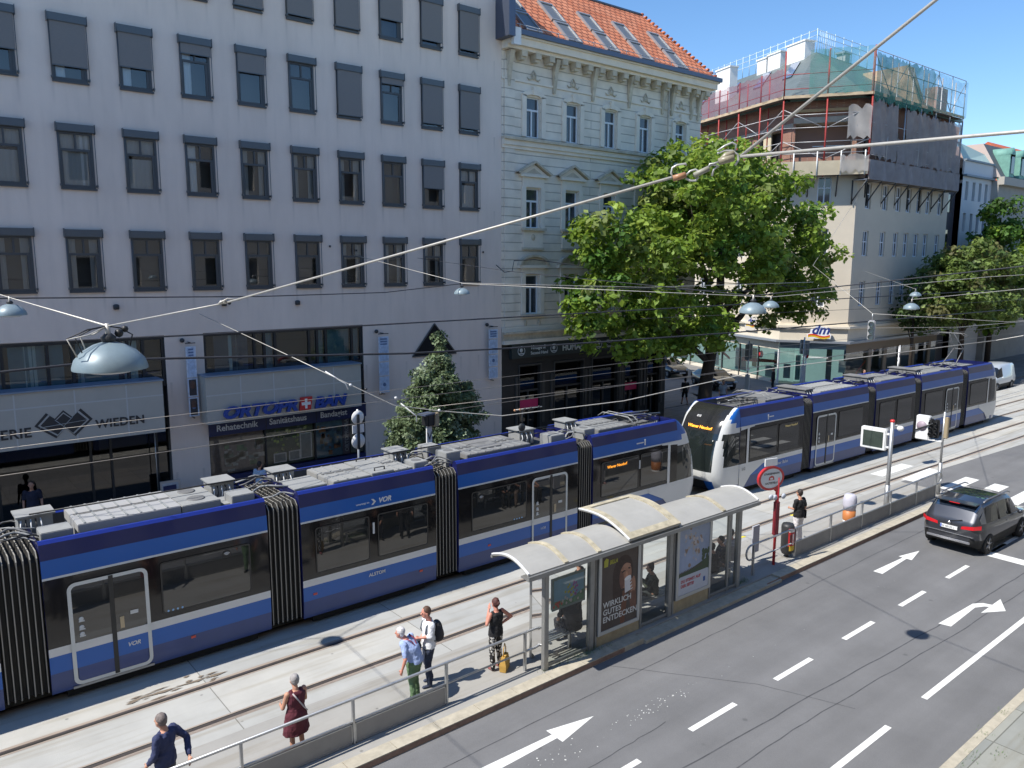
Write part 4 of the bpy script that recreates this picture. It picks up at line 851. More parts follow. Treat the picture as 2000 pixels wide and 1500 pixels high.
# brick party chimney wall rising through the street roof, pale
b = MB(); Bc = mat('old_pale_brick', (.50, .36, .24), .9, 0, .25, 5); b.add([(65.5, 28.9, 20.6), (66.6, 28.9, 20.6), (66.6, 30.4, 24.6), (65.5, 30.4, 24.6), (65.5, 34, 24.6), (66.6, 34, 24.6), (65.5, 34, 20.6), (66.6, 34, 20.6)], [(0, 1, 2, 3), (3, 2, 5, 4), (0, 3, 4, 6), (1, 7, 5, 2)], Bc); b.build('firewall', dmb)
b = MB(); b.box(70.3, 72.3, 30, 31, 20.8, 23.6, mat('pinkish_brick', (.42, .27, .22), .9, 0, .2, 4)); b.build('chimney', dmb)
# ---------------------------------------------------------------- scaffold
scf = thing('scaffold', 'red and grey scaffold with torn nets round the top of the beige corner building', 'scaffold')
RS = mat('red_scaffold_paint', (.33, .035, .03), .6, 0, .25, 2); GS = mat('grey_scaffold_tube', (.42, .42, .43), .5, .5, .1, 3); PLY = mat('plywood', (.46, .40, .29), .9, 0, .12, 1); NAT = mat('wet_board', (.16, .13, .11), .9, 0, .2, 2)
oo = 1.05
S3, L3, R3, E3 = Sp+sn*oo, Lp+sn*oo*.72+cn*oo*.5, Rp+cn*oo*.62+Vector((0, -oo*.62, 0)), Vector((70.6, 29-oo, 0))
def run(P, Q, step):
    n = max(1, round((Q-P).length/step)); return [P+(Q-P)*i/n for i in range(n+1)]
ft = {'s': run(L3, S3, 2.55), 'c': run(L3, R3, 2.65), 'e': run(R3, E3, 2.6)}
for key, pts in ft.items():
    for i, p in enumerate(pts):
        if key != 'c' and i == 0: continue
        top = 24.0 if key == 'c' else (23.7 if key == 'e' else 22.9); b = MB(); b.tube([z_(p, 15.3), z_(p, 20.6)], .06, RS if key != 'e' else GS, 5); b.tube([z_(p, 20.6), z_(p, top)], .06 if key != 'e' else .035, RS if key != 'e' else GS, 5)
        q = p-(sn if key == 's' else cn if key == 'c' else Vector((0, -1, 0)))*.75; b.tube([z_(q, 15.3), z_(q, top)], .05, RS if key != 'e' else GS, 5); b.build('standard', scf)
    for z in ((16.9, 17.7, 18.7, 19.6, 21.4, 22.4) if key != 'e' else (16.7, 17.6, 18.9, 21.6, 22.7, 23.7)):
        b = MB(); b.tube([z_(pts[0], z), z_(pts[-1], z)], .028, GS if z < 20.5 or key == 'e' else RS, 5); b.build('ledger', scf)
    for i in range(len(pts)-1):
        for z0_, z1_ in (((16.5, 17.8), (18.6, 20.0)) if key != 'e' else ((21, 23.5),)):
            b = MB(); b.tube([z_(pts[i], z0_ if i % 2 else z1_), z_(pts[i+1], z1_ if i % 2 else z0_)], .03, GS, 5); b.build('brace', scf)
def inner(p, q, d): 
    t = (q-p).normalized(); n = Vector((-t.y, t.x, 0)); return n*d
for (P, Q, z0, z1, m, t) in ((S3, L3, 15.35, 16.35, PLY, .05), (L3, R3, 15.35, 16.35, PLY, .05), (R3, E3, 15.0, 16.35, mat('grey_net_board', (.24, .22, .225), .9, 0, .2, 1.5), .05)):
    b = MB(); bar(b, P, Q, z0, z1, t, m, .06); b.build('toe_board', scf)
    b = MB(); n = inner(P, Q, oo); b.add([z_(P, z0+.02), z_(Q, z0+.02), z_(Q+n, z0+.02), z_(P+n, z0+.02), z_(P, z0+.1), z_(Q, z0+.1), z_(Q+n, z0+.1), z_(P+n, z0+.1)], [(0, 1, 2, 3), (7, 6, 5, 4)], NAT); b.build('deck', scf)
    b = MB(); b.add([z_(P, 20.75), z_(Q, 20.75), z_(Q+n, 20.75), z_(P+n, 20.75)], [(0, 1, 2, 3)], NAT); bar(b, P, Q, 20.75, 20.95, .04, mat('tan_board', (.50, .38, .25), .9, 0, .2, 2), .05); b.build('deck', scf)
for i in range(8):
    p = R3+(E3-R3)*i/7; q = p+Vector((0, oo, 0)); b = MB(); b.tube([z_(p, 15.0), z_(q, 15.0)], .05, GS, 5); b.tube([z_(p, 15.0), z_(q, 13.5)], .05, DARKM, 5); b.tube([z_(q, 13.3), z_(q, 15.0)], .06, DARKM, 5); b.build('bracket', scf)
for i in range(4):
    p = L3+(R3-L3)*i/3; q = p-cn*oo; b = MB(); b.tube([z_(p, 15.35), z_(q, 13.9)], .05, DARKM, 5); b.tube([z_(q, 13.8), z_(q, 15.35)], .05, DARKM, 5); b.build('bracket', scf)
for i in range(4):
    p = L3+(R3-L3)*(.15+i*.27)+cn*.15; b = MB(); b.tube([z_(p, 15.3), z_(p, 17.0)], .045, WHITEP, 5); b.build('toe_post', scf)
def net(name, col, dens):
    if name in MATS: return MATS[name]
    m = bpy.data.materials.new(name); m.use_nodes = True; MATS[name] = m; t = m.node_tree; t.nodes.clear()
    o = t.nodes.new('ShaderNodeOutputMaterial'); mx = t.nodes.new('ShaderNodeMixShader'); tr = t.nodes.new('ShaderNodeBsdfTransparent'); df = t.nodes.new('ShaderNodeBsdfDiffuse'); df.inputs[0].default_value = (*col, 1)
    tl = t.nodes.new('ShaderNodeBsdfTranslucent'); tl.inputs[0].default_value = (*col, 1); m2 = t.nodes.new('ShaderNodeMixShader'); m2.inputs[0].default_value = .35; t.links.new(df.outputs[0], m2.inputs[1]); t.links.new(tl.outputs[0], m2.inputs[2])
    tc = t.nodes.new('ShaderNodeTexCoord'); n = t.nodes.new('ShaderNodeTexNoise'); n.inputs['Scale'].default_value = .9; n.inputs['Detail'].default_value = 6; t.links.new(tc.outputs['Object'], n.inputs['Vector'])
    mr = t.nodes.new('ShaderNodeMapRange'); mr.inputs[1].default_value = .3; mr.inputs[2].default_value = .7; mr.inputs[3].default_value = max(0, dens-.18); mr.inputs[4].default_value = min(1, dens+.15); t.links.new(n.outputs['Fac'], mr.inputs[0]); t.links.new(mr.outputs[0], mx.inputs[0])
    t.links.new(tr.outputs[0], mx.inputs[1]); t.links.new(m2.outputs[0], mx.inputs[2]); t.links.new(mx.outputs[0], o.inputs[0]); return m
def drape(P, Q, z0, z1, m, amp, seed, ragged=0.0, o=.12, nx=None):
    rs = random.Random(seed); d = (Q-P).normalized(); n = Vector((d.y, -d.x, 0)); L = (Q-P).length; nx = nx or int(L*5); nz = 10; vs = []; ph = rs.random()*6
    rag0 = [rs.uniform(0, ragged) for _ in range(nx+1)]; rag1 = [rs.uniform(0, ragged) for _ in range(nx+1)]
    for i in range(nx+1):
        for j in range(nz+1):
            t = i/nx; s = j/nz; w = amp*(math.sin(t*L*3.1+ph+s)+.6*math.sin(t*L*7.3+s*2.5)+.4*math.sin(s*5+t*L*1.3)); a = z0+rag0[i]; c = z1-rag1[i]
            p = P+d*L*t+n*(o+w); vs.append((p.x, p.y, a+(c-a)*s))
    fs = [(i*(nz+1)+j, (i+1)*(nz+1)+j, (i+1)*(nz+1)+j+1, i*(nz+1)+j+1) for i in range(nx) for j in range(nz)]
    b = MB(); b.add(vs, fs, m, True); return b
GN = net('green_net', (.10, .34, .28), .45); GN2 = net('green_net_thin', (.25, .55, .52), .3); GR = net('grey_net', (.42, .39, .39), .78); RN = net('red_net', (.36, .16, .20), .5); GR2 = net('pale_net', (.5, .48, .46), .75)
drape(L3+(R3-L3)*.28, R3, 20.9, 24.0, GN, .05, 1, .1).build('green_net', scf)
drape(R3, R3+(E3-R3)*.62, 20.2, 23.7, net('green_net2', (.08, .27, .23), .68), .07, 2, .35).build('green_net', scf)
drape(R3+(E3-R3)*.6, E3, 20.6, 23.6, GN2, .07, 3, .2).build('green_net', scf)
drape(S3, L3, 20.9, 22.9, RN, .05, 4, .15).build('red_net', scf)
drape(R3, R3+(E3-R3)*.25, 16.3, 20.6, GR, .10, 5, .5).build('grey_net', scf)
drape(R3+(E3-R3)*.34, E3, 16.2, 20.4, GR, .10, 6, .4).build('grey_net', scf)
drape(R3+(E3-R3)*.25, R3+(E3-R3)*.34, 16.1, 18.2, GR, .10, 9, .5).build('grey_net', scf)
drape(L3+(R3-L3)*.74, R3, 17.7, 20.2, GR2, .10, 7, .5).build('grey_net', scf)
drape(L3+(R3-L3)*.68, R3, 15.4, 16.8, GR2, .06, 8, .3, .2).build('grey_net', scf)
drape(R3, E3, 15.0, 16.35, GR, .03, 10, .0, .14).build('grey_net', scf)
# rooftop railing
b = MB(); RLB = mat('light_blue_rail', (.55, .66, .72), .5)
rp = [SA, A+sd*9, A, A+Vector((5, 0, 0)), EA]
for h in (1.0, 1.6, 2.1): b.tube([z_(p, 26.5+h*.85) for p in rp], .03, RLB, 4)
for i in range(26):
    p = A+sd*18*(i/18) if i < 19 else A+Vector((10*(i-18)/7, 0, 0)); b.tube([z_(p, 26.4), z_(p, 28.4)], .03, RLB, 4)
for k in range(8): p = A+Vector((.4+k*.3, 0, 0)); b.tube([z_(p, 26.5), z_(p, 28.3)], .022, RLB, 4)
b.build('roof_railing', dmb)
# ---------------------------------------------------------------- buildings farther along
gap = thing('dark_house', 'narrow dark facade squeezed between the beige corner building and the white house', 'building')
b = MB(); b.box(71.6, 74.3, 29.5, 40, -.1, 17.5, mat('dark_facade', (.07, .065, .075), .7, 0, .1, 1)); b.build('wall', gap)
for z in (7, 10.5, 13.5): b = MB(); b.box(72.4, 73.6, 29.45, 29.5, z, z+1.5, DGL); b.build('window', gap)
wh = thing('white_house', 'plain white house with narrow dark windows beyond the scaffolded corner', 'building')
WHT = mat('white_render', (.60, .61, .62), .9, 0, .04, .5)
b = MB(); wx2 = [75.0, 76.5, 77.9, 79.3]; b.wall((74.3, 29, 0), (1, 0, 0), 6.4, -.1, 16.6, [(x-74.3, x-74.3+.6, z, z+1.6) for x in wx2 for z in (5.4, 8.8, 11.9, 14.8-.2)], .25, WHT, None, PANE)
b.box(74.3, 80.7, 28.7, 29.0, 16.6, 16.75, mat('blue_grey_trim', (.2, .25, .3), .6)); b.box(74.3, 80.7, 28.95, 29.1, 16.75, 17.9, WHT); b.box(74.3, 80.7, 28.8, 29.1, 17.9, 18.05, mat('blue_grey_trim', (.2, .25, .3), .6)); b.quad((74.3, 29.05, 17.9), (80.7, 29.05, 17.9), (80.7, 29.8, 19.0), (74.3, 29.8, 19.6), mat('pale_green_roof', (.40, .52, .48), .7)); b.quad((80.7, 29, 0), (80.7, 40, 0), (80.7, 40, 18), (80.7, 29, 18), WHT); b.build('wall', wh)
b = MB(); b.add([(73.3, 29.4, 18.0), (80.7, 29.4, 18.0), (80.7, 34, 21.0), (73.3, 34, 23.0), (73.3, 29.2, 20.5)], [(0, 1, 2, 3), (0, 3, 4)], mat('pinkish_tile_roof', (.50, .36, .30), .85)); b.build('roof', wh)
gh = thing('green_dormer_house', 'grey house with green copper dormers and heavy cornice behind the tree tops', 'building')
b = MB(); b.box(80.7, 93, 28.4, 40, -.1, 16.6, mat('grey_stone', (.36, .34, .31), .9, 0, .1, 1)); b.build('wall', gh)
b = MB(); b.box(80.5, 93, 27.9, 28.4, 16.2, 16.9, mat('stone_cornice', (.42, .39, .34), .9)); b.build('cornice', gh)
COP = mat('green_copper', (.16, .34, .28), .7, 0, .2, 2)
b = MB(); b.quad((80.7, 28.3, 16.9), (93, 28.3, 16.9), (93, 30, 20.0), (80.7, 30, 20.0), mat('dark_slate', (.10, .11, .12), .7)); b.poly([(80.7, 28.3, 16.9), (80.7, 30, 20.0), (80.7, 36, 20), (80.7, 36, 16.9)], mat('pale_side_wall', (.5, .42, .38), .9)); b.build('roof', gh)
for x in (82.0, 84.6, 87.2):
    b = MB(); b.box(x, x+1.2, 28.1, 30, 17.0, 19.0, COP); b.lathe((x+.6, 28.1, 19.0), [(0, 0), (.62, 0), (.62, 1.9), (0, 1.9)], COP, 12, 'y'); b.box(x+.25, x+.95, 28.05, 28.1, 17.3, 18.8, DGL); b.build('dormer', gh)
rh = thing('red_roof_house', 'pale blue house with bright red tiled roof at the far end of the street', 'building')
b = MB(); b.box(98, 125, 31.5, 45, -.1, 18.0, mat('pale_blue_render', (.45, .5, .6), .9)); b.build('wall', rh)
b = MB(); b.add([(98, 31.2, 18.0), (125, 31.2, 18.0), (125, 36, 22.5), (98, 36, 22.5), (98, 43, 18)], [(0, 1, 2, 3), (0, 3, 4)], mat('red_roof', (.52, .12, .05), .85, 0, .1, 1)); b.build('roof', rh)
for x in (100, 104): b = MB(); b.box(x, x+1.6, 31.44, 31.5, 13.2, 15.4, mat('pale_window', (.6, .66, .74), .3)); b.build('window', rh)
b = MB(); b.box(99.6, 102, 31.0, 33.6, 18.0, 20.2, mat('pale_blue_render', (0, 0, 0))); b.box(99.9, 100.9, 30.95, 31.0, 18.3, 19.7, WHITEP); b.build('dormer', rh)
# ================================================================ trams
def darkglass(name, base=(.012, .013, .014), add=.07, rough=.03):
    if name in MATS: return MATS[name]
    m = bpy.data.materials.new(name); m.use_nodes = True; MATS[name] = m; t = m.node_tree; t.nodes.clear()
    o = t.nodes.new('ShaderNodeOutputMaterial'); mix = t.nodes.new('ShaderNodeMixShader'); df = t.nodes.new('ShaderNodeBsdfDiffuse'); df.inputs[0].default_value = (*base, 1)
    gl = t.nodes.new('ShaderNodeBsdfGlossy'); gl.inputs['Roughness'].default_value = rough; fr = t.nodes.new('ShaderNodeFresnel'); ad = t.nodes.new('ShaderNodeMath'); ad.operation = 'ADD'; ad.inputs[1].default_value = add; ad.use_clamp = True
    t.links.new(fr.outputs[0], ad.inputs[0]); t.links.new(ad.outputs[0], mix.inputs[0]); t.links.new(df.outputs[0], mix.inputs[1]); t.links.new(gl.outputs[0], mix.inputs[2]); t.links.new(mix.outputs[0], o.inputs[0]); return m
TBL = mat('tram_blue', (.006, .10, .40), .35, 0, .03, 1, coat=.15); TBR = mat('tram_blue_dark_reflection', (.008, .012, .085), .35, 0, .05, 1.5, coat=.3); TSR = mat('tram_skirt_dark_reflection', (.026, .055, .19), .35, 0, .08, 2, coat=.2)  # darker bands: reflection on the inclined panels painted into the blue
TED = mat('tram_edge_highlight', (.015, .035, .28), .4, coat=.1); TWH = mat('tram_white', (.62, .63, .62), .35, 0, .03, 2, coat=.2); TBK = darkglass('tram_black_band', (.014, .013, .013), .01, .08)  # edge blue: highlight of the rounded roof edge put into the colour
TGL = darkglass('tram_glass', (.02, .021, .021), .07, .02); TRF = mat('tram_roof_floor', (.09, .09, .09), .8, 0, .2, 3); RBX = mat('roof_box_grey', (.29, .295, .29), .6, .0, .10, 3); RBD = mat('roof_box_dark', (.16, .16, .16), .6, 0, .15, 4)
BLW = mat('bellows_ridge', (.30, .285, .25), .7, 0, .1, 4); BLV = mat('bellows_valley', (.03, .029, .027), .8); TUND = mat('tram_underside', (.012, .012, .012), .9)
AMB = mat('amber_display', (.9, .35, .03), .5, emit=(1.0, .36, .03), estr=1.1); BOXM = mat('door_frame_pale', (.60, .62, .60), .4)
PROF = [(-1.17, .25, TSR), (-1.2, .70, TBL), (-1.2, 1.07, TWH), (-1.2, 1.25, TBK), (-1.19, 2.72, TWH), (-1.185, 2.765, TBL), (-1.165, 3.13, TBR), (-1.10, 3.45, TED), (-1.06, 3.52, TED), (-1.0, 3.52, TED), (-.97, 3.48, TRF), (-.95, 3.22, TRF)]
def shell(x0, x1, parent):
    b = MB()
    for s in (1, -1):
        for i in range(len(PROF)-1):
            (ya, za, m), (yb, zb, _) = PROF[i], PROF[i+1]
            q = [(x0, ya*s, za), (x1, ya*s, za), (x1, yb*s, zb), (x0, yb*s, zb)]
            b.add(q if s > 0 else q[::-1], [(0, 1, 2, 3)], m)
    b.quad((x0, -.95, 3.22), (x1, -.95, 3.22), (x1, .95, 3.22), (x0, .95, 3.22), TRF)
    b.quad((x0, -1.17, .25), (x0, 1.17, .25), (x1, 1.17, .25), (x1, -1.17, .25), TUND)
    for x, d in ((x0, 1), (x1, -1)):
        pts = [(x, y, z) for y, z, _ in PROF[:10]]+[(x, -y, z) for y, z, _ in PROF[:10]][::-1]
        b.poly(pts if d > 0 else pts[::-1], TBR)
    b.box(x0+.3, x1-.3, -1.05, 1.05, .05, .26, TUND)
    return b.build('car_section', parent)
def rrect(x0, x1, z0, z1, r, n=4):
    P = []
    for cx, cz, a0 in ((x1-r, z0+r, -90), (x1-r, z1-r, 0), (x0+r, z1-r, 90), (x0+r, z0+r, 180)):
        for i in range(n+1): a = R(a0+90*i/n); P.append((cx+r*math.cos(a), cz+r*math.sin(a)))
    return P
def ringface(b, P, Q, y, m):
    n = len(P); b.add([(x, y, z) for x, z in P]+[(x, y, z) for x, z in Q], [(i, (i+1) % n, n+(i+1) % n, n+i) for i in range(n)], m)
def t_window(sec, x0, x1, z0=1.36, z1=2.56, bright=0):
    b = MB(); P = rrect(x0, x1, z0, z1, .07); ringface(b, P, rrect(x0+.035, x1-.035, z0+.035, z1-.035, .05), -1.214, mat('window_gasket', (.03, .029, .028), .5)); o = b.build('window_frame', sec)
    b = MB(); b.poly([(x, -1.209, z) for x, z in rrect(x0+.03, x1-.03, z0+.03, z1-.03, .05)], TGL); b.build('pane', o)
def t_door(sec, x0, x1, fold=True):
    b = MB(); z0, z1 = .32, 2.56; y = -1.225; t = .075
    ringface(b, rrect(x0, x1, z0, z1, .16), rrect(x0+t, x1-t, z0+t, z1-t, .10), y, BOXM)
    b.box(x0-.02, x1+.02, -1.20, -1.18, z0-.07, z0-.02, GREYM)
    mx = (x0+x1)/2+.05
    d = b.build('door', sec)
    b = MB(); b.poly([(x, y+.006, z) for x, z in rrect(x0+t*.8, x1-t*.8, 1.25, z1-t*.8, .1)], TGL); b.build('door_glass', d)
    b = MB(); b.box(x0+t, x1-t, -1.222, -1.20, 1.07, 1.25, TWH); b.box(x0+t, x1-t, -1.221, -1.20, .70, 1.07, TBL); b.box(x0+t+.02, x1-t-.02, -1.2205, -1.20, z0+t, .70, TSR); b.box(mx-.05, mx+.04, -1.232, -1.2, z0+.02, z1-.01, mat('door_gap', (.03, .03, .028), .6)); b.build('door_leaf', d)
    b = MB(); PS = mat('pale_symbol', (.55, .57, .57), .6)
    for i, (dx, dz) in enumerate(((.22, 1.75), (.22, 1.57), (.22, 1.42))): b.sphere((x0+dx, y-.002, dz), .05, PS, 8, (1, .05, 1)); b.box(x0+dx-.05, x0+dx+.06, y-.006, y-.002, dz-.06, dz-.03, PS)
    b.box(x1-.4, x1-.24, y-.006, y-.003, 1.58, 1.66, PS); b.box(mx+.12, mx+.2, y-.006, y-.003, 1.32, 1.58, mat('sticker_tan', (.5, .4, .25), .7)); b.build('door_sticker', d)
def bellows(x0, x1, parent):
    b = MB(); n = 7; L = (x1-x0)/n
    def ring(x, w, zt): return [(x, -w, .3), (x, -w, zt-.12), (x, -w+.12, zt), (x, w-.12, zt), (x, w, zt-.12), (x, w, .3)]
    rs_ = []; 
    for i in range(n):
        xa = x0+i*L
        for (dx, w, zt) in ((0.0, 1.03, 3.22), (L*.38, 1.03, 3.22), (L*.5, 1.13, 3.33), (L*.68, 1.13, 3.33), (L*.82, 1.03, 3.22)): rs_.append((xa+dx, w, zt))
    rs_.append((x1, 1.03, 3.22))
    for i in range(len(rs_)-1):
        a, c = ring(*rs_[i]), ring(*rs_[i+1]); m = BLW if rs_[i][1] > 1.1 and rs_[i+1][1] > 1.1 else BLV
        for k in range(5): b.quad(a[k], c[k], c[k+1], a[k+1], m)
    b.box(x0, x1, -1.0, 1.0, .28, .32, TUND)
    o = b.build('bellows', parent)
    rs = random.Random(int(x0*10)); b = MB()
    for k in range(9):
        y = rs.uniform(-.85, .85); m = [BLACK, RBX, RBD][k % 3]; h = rs.uniform(.05, .28); xa, xb = x0-rs.uniform(.1, .4), x1+rs.uniform(.1, .4)
        b.tube([(xa+(xb-xa)*i/8, y+.12*math.sin(i*1.3+k), 3.38+h*math.sin(math.pi*i/8)) for i in range(9)], rs.uniform(.014, .03), m, 6)
    b.build('cables', o); return o
def rbox(sec, x0, x1, y0, y1, z1, style='flat', m=None):
    m = m or RBX; b = MB(); b.box(x0, x1, y0, y1, 3.24, z1, m, .015)
    o = b.build('roof_box', sec)
    b = MB()
    if style == 'ribs':
        n = int((x1-x0)/.28)
        for i in range(n): x = x0+.14+i*.28; b.box(x-.02, x+.02, y0+.03, y1-.03, z1, z1+.018, mat('rib_line', (.27, .28, .28), .6))
        b.box(x0+.05, x1-.05, (y0+y1)/2-.02, (y0+y1)/2+.02, z1+.018, z1+.03, RBD); b.build('ribs', o)
    elif style == 'fans':
        for yy in (y0+(y1-y0)*.28, y0+(y1-y0)*.75): b.lathe(((x0+x1)/2, yy, z1), [(.2, 0), (.2, .02), (.16, .02), (.05, .008), (0, .02)], RBD, 20)
        b.build('fan', o)
    elif style == 'lid':
        b.box(x0-.05, x1+.05, y0-.05, y1+.05, z1, z1+.035, m)
        for i in range(5): b.tube([(x0+.05+i*.09, y0-.02, z1-.05), (x0+.02+i*.1, y0-.12, z1-.2), (x0-.05+i*.12, y0-.1, 3.3)], .014, BLACK if i % 2 else WHITEP, 5)
        b.build('lid', o)
    elif style == 'handles':
        for xx in (x0+.2, x1-.5): b.tube([(xx, y0+.2, z1), (xx, y0+.2, z1+.08), (xx+.3, y0+.2, z1+.08), (xx+.3, y0+.2, z1)], .013, BLACK, 5); b.tube([(xx+.1, y1-.2, z1), (xx+.1, y1-.2, z1+.08), (xx+.4, y1-.2, z1+.08), (xx+.4, y1-.2, z1)], .013, BLACK, 5)
        b.build('handle', o)
    elif style == 'hole': b.lathe(((x0+x1)/2, (y0+y1)/2, z1), [(.15, .002), (.1, .003), (.0, .003)], RBD, 16); b.build('grille', o)
def pantograph(parent, x, up=0.0, flip=1):
    b = MB(); f = flip
    b.box(x-.55, x+.55, -.5, .5, 3.3, 3.36, RBD)
    for s in (-1, 1): b.tube([(x-.6, s*.5, 3.45), (x+.6, s*.5, 3.45)], .025, BLACK, 6); b.lathe((x-.5, s*.5, 3.24), [(.05, 0), (.07, .05), (.05, .1), (.07, .15), (.05, .2)], RBX, 10); b.lathe((x+.5, s*.5, 3.24), [(.05, 0), (.07, .05), (.05, .1), (.07, .15), (.05, .2)], RBX, 10)
    o = b.build('pantograph', parent); b = MB()
    if up:
        k1 = (x+f*.75, 0, 3.55+up*.45); t_ = (x-f*.35, 0, 3.55+up)
        for s in (-1, 1): b.tube([(x-f*.4, s*.35, 3.48), (k1[0], s*.25, k1[2])], .03, RBD, 6); b.tube([(k1[0], s*.25, k1[2]), (t_[0], s*.12, t_[2])], .022, GALV, 6)
        b.tube([(k1[0], -.3, k1[2]), (k1[0], .3, k1[2])], .03, RBD, 6)
        for dx in (-.17, .17): b.tube([(t_[0]+dx, -.85, t_[2]-.18), (t_[0]+dx, -.6, t_[2]), (t_[0]+dx, .6, t_[2]), (t_[0]+dx, .85, t_[2]-.18)], .018, RBD, 6)
    else:
        for s in (-1, 1): b.tube([(x-.9*f, s*.35, 3.5), (x+.95*f, s*.3, 3.62)], .028, BLACK, 6); b.tube([(x+.95*f, s*.28, 3.64), (x-1.0*f, s*.15, 3.74)], .022, GREYM, 6); b.tube([(x+.3*f, s*.5, 3.5), (x-.2, s*.1, 3.66), (x-.7*f, s*.45, 3.62)], .018, BLACK, 5)
        for q in range(6): b.tube([(x-.8+q*.28, -.4, 3.56), (x-.7+q*.28, .4, 3.58)], .016, RBD if q % 2 else BLACK, 5)
        for dx in (-.14, .14): b.tube([(x-1.0*f+dx, -.85, 3.62), (x-1.0*f+dx, -.6, 3.78), (x-1.0*f+dx, .6, 3.78), (x-1.0*f+dx, .85, 3.62)], .018, RBX, 6)
    b.build('arm', o)
NZ = [(.25, 1.05), (.45, 1.22), (.7, 1.38), (.9, 1.44), (1.07, 1.45), (1.25, 1.43), (1.45, 1.40), (1.7, 1.36), (2.0, 1.28), (2.3, 1.18), (2.55, 1.07), (2.75, .96), (2.95, .84), (3.1, .70), (3.25, .52), (3.38, .33), (3.47, .15), (3.5, .02)]
def nose(parent, xb, d, disp):
    b = MB(); nt_ = 44; rows = []; hw = lambda z: 1.2-.04*max(0, (z-1.2)/1.9)-(.06*max(0, z-3.1)/.4)
    for z, e in NZ:
        w_ = hw(z); row = []
        for i in range(nt_+1):
            t = math.pi*(i/nt_-.5); c = abs(math.cos(t))**(2/4.2); s = (abs(math.sin(t))**(2/4.2))*(1 if t > 0 else -1)
            row.append((e*c, w_*s, z))
        rows.append(row)
    groups = {}
    for j in range(len(rows)-1):
        for i in range(nt_):
            q = [rows[j][i], rows[j][i+1], rows[j+1][i+1], rows[j+1][i]]; cx = sum(p[0] for p in q)/4; cy = abs(sum(p[1] for p in q)/4); z = sum(p[2] for p in q)/4
            if cy > 1.03: 
                if 1.25 < z < 2.55 and cx < .93: m = 'g'
                elif z > 2.6: m = 'b' if cx < (z-2.6)*1.15 else 'w'
                elif z < 1.07: m = 'w' if z > .55 or cx > .35 else 'n'
                else: m = 'w'
            elif cy > .90: m = 'w'
            elif z > 1.02: m = 'g' if z < 2.55 else 'k'
            elif z > .75 and cy > .0: m = 'w'
            elif cy < .55 and z < .75: m = 'u'
            else: m = 'b'
            if d < 0: q = q[::-1]
            groups.setdefault(m if m != 'b' or cy > .5 else 'c', []).append([(xb+d*p[0], p[1], p[2]) for p in q])
    M_ = {'g': ('windscreen', darkglass('windscreen_glass', (.015, .02, .02), .05, .02)), 'k': ('roof_dome', darkglass('dome_black', (.02, .02, .02), .03, .15)), 'w': ('front_mask', TWH), 'b': ('front_blue', TBL), 'n': ('front_skirt', TSR), 'c': ('front_apron', TBL), 'u': ('coupler_bay', TUND)}
    first = None
    for k, qs in groups.items():
        b = MB()
        for q in qs: b.add(q, [(0, 1, 2, 3)], M_[k][1], True)
        o = b.build(M_[k][0], parent)
        bm = bmesh.new(); bm.from_mesh(o.data); bmesh.ops.remove_doubles(bm, verts=bm.verts, dist=.0005); bm.to_mesh(o.data); bm.free()
    for s in (-1, 1): b = MB(); b.sphere((xb+d*1.30, s*.72, .86), .1, mat('headlight_glass', (.7, .72, .75), .1), 10, (.5, 1.5, .7)); b.build('headlight', parent)
    b = MB(); b.tube([(xb+d*1.4, -.3, 1.1), (xb+d*1.32, .05, 1.75)], .018, BLACK, 5); b.tube([(xb+d*1.4, .3, 1.1), (xb+d*1.35, .25, 1.6)], .018, BLACK, 5); b.build('wiper', parent)
    if disp:
        rz = R(90)*d
        o = text('Wiener Neudorf', 'destination_display', AMB, .17, parent, (xb+d*1.03, 0, 2.66), rot=(R(90-24), 0, rz), align='CENTER', bold=.004, depth=.002)
        o = text('512', 'lettering', WHITEP, .13, parent, (xb+d*.78, .25*d*-1, 3.06), rot=(R(90-45), 0, rz), align='CENTER', bold=.004, depth=.002)
def cab(sec, x0, x1, d):      # cab section trims: nose at x1 if d>0 else x0
    xn = x1 if d > 0 else x0; X = lambda s: xn-d*s
    y = -1.217
    def P(pts, m, nm, yy=y):
        b = MB(); q = [(X(s), yy, z) for s, z in pts]; b.poly(q if d < 0 else q[::-1], m); b.build(nm, sec)
    P([(0, .3), (0, 1.25), (1.55, 1.25), (1.55, 1.07), (.75, .72), (.35, .3)], TWH, 'white_panel')
    P([(.42, 1.2), (.42, 2.75), (.56, 2.75), (.56, 1.2)], TWH, 'white_pillar', -1.22)
    P([(0, 2.62), (0, 2.76), (.9, 2.76), (.9, 2.70)], TWH, 'white_trim')
tram1 = thing('tram', 'near blue and white articulated tram with grey roof boxes, nose towards the second tram', 'tram', (0, 18.8, 0), 0, 'blue articulated trams')
secs = {}
for nm, x0, x1 in (('Z', -3.4, 1.42), ('A', 2.25, 6.95), ('B', 7.79, 11.77), ('C', 12.55, 17.28), ('D', 17.98, 22.3)): secs[nm] = shell(x0, x1, tram1)
for x0, x1 in ((1.42, 2.25), (6.95, 7.79), (11.77, 12.55), (17.28, 17.98)): bellows(x0, x1, tram1)
t_door(secs['A'], 2.66, 4.22); t_window(secs['A'], 4.48, 6.5); t_window(secs['B'], 8.15, 9.68); t_window(secs['B'], 9.92, 11.5); t_window(secs['C'], 13.0, 15.1); t_door(secs['C'], 15.3, 16.8)
t_window(secs['D'], 18.35, 20.2); t_window(secs['D'], 20.3, 21.8); cab(secs['D'], 17.98, 22.3, 1); nose(tram1, 22.3, 1, True)
t_window(secs['Z'], -3, -1.2); t_window(secs['Z'], -1, 1.2)
def tmark(txt, x, z, size, sec, m=None, **k): return text(txt, 'lettering', m or TWH, size, sec, (x, -1.224, z), depth=.001, **k)
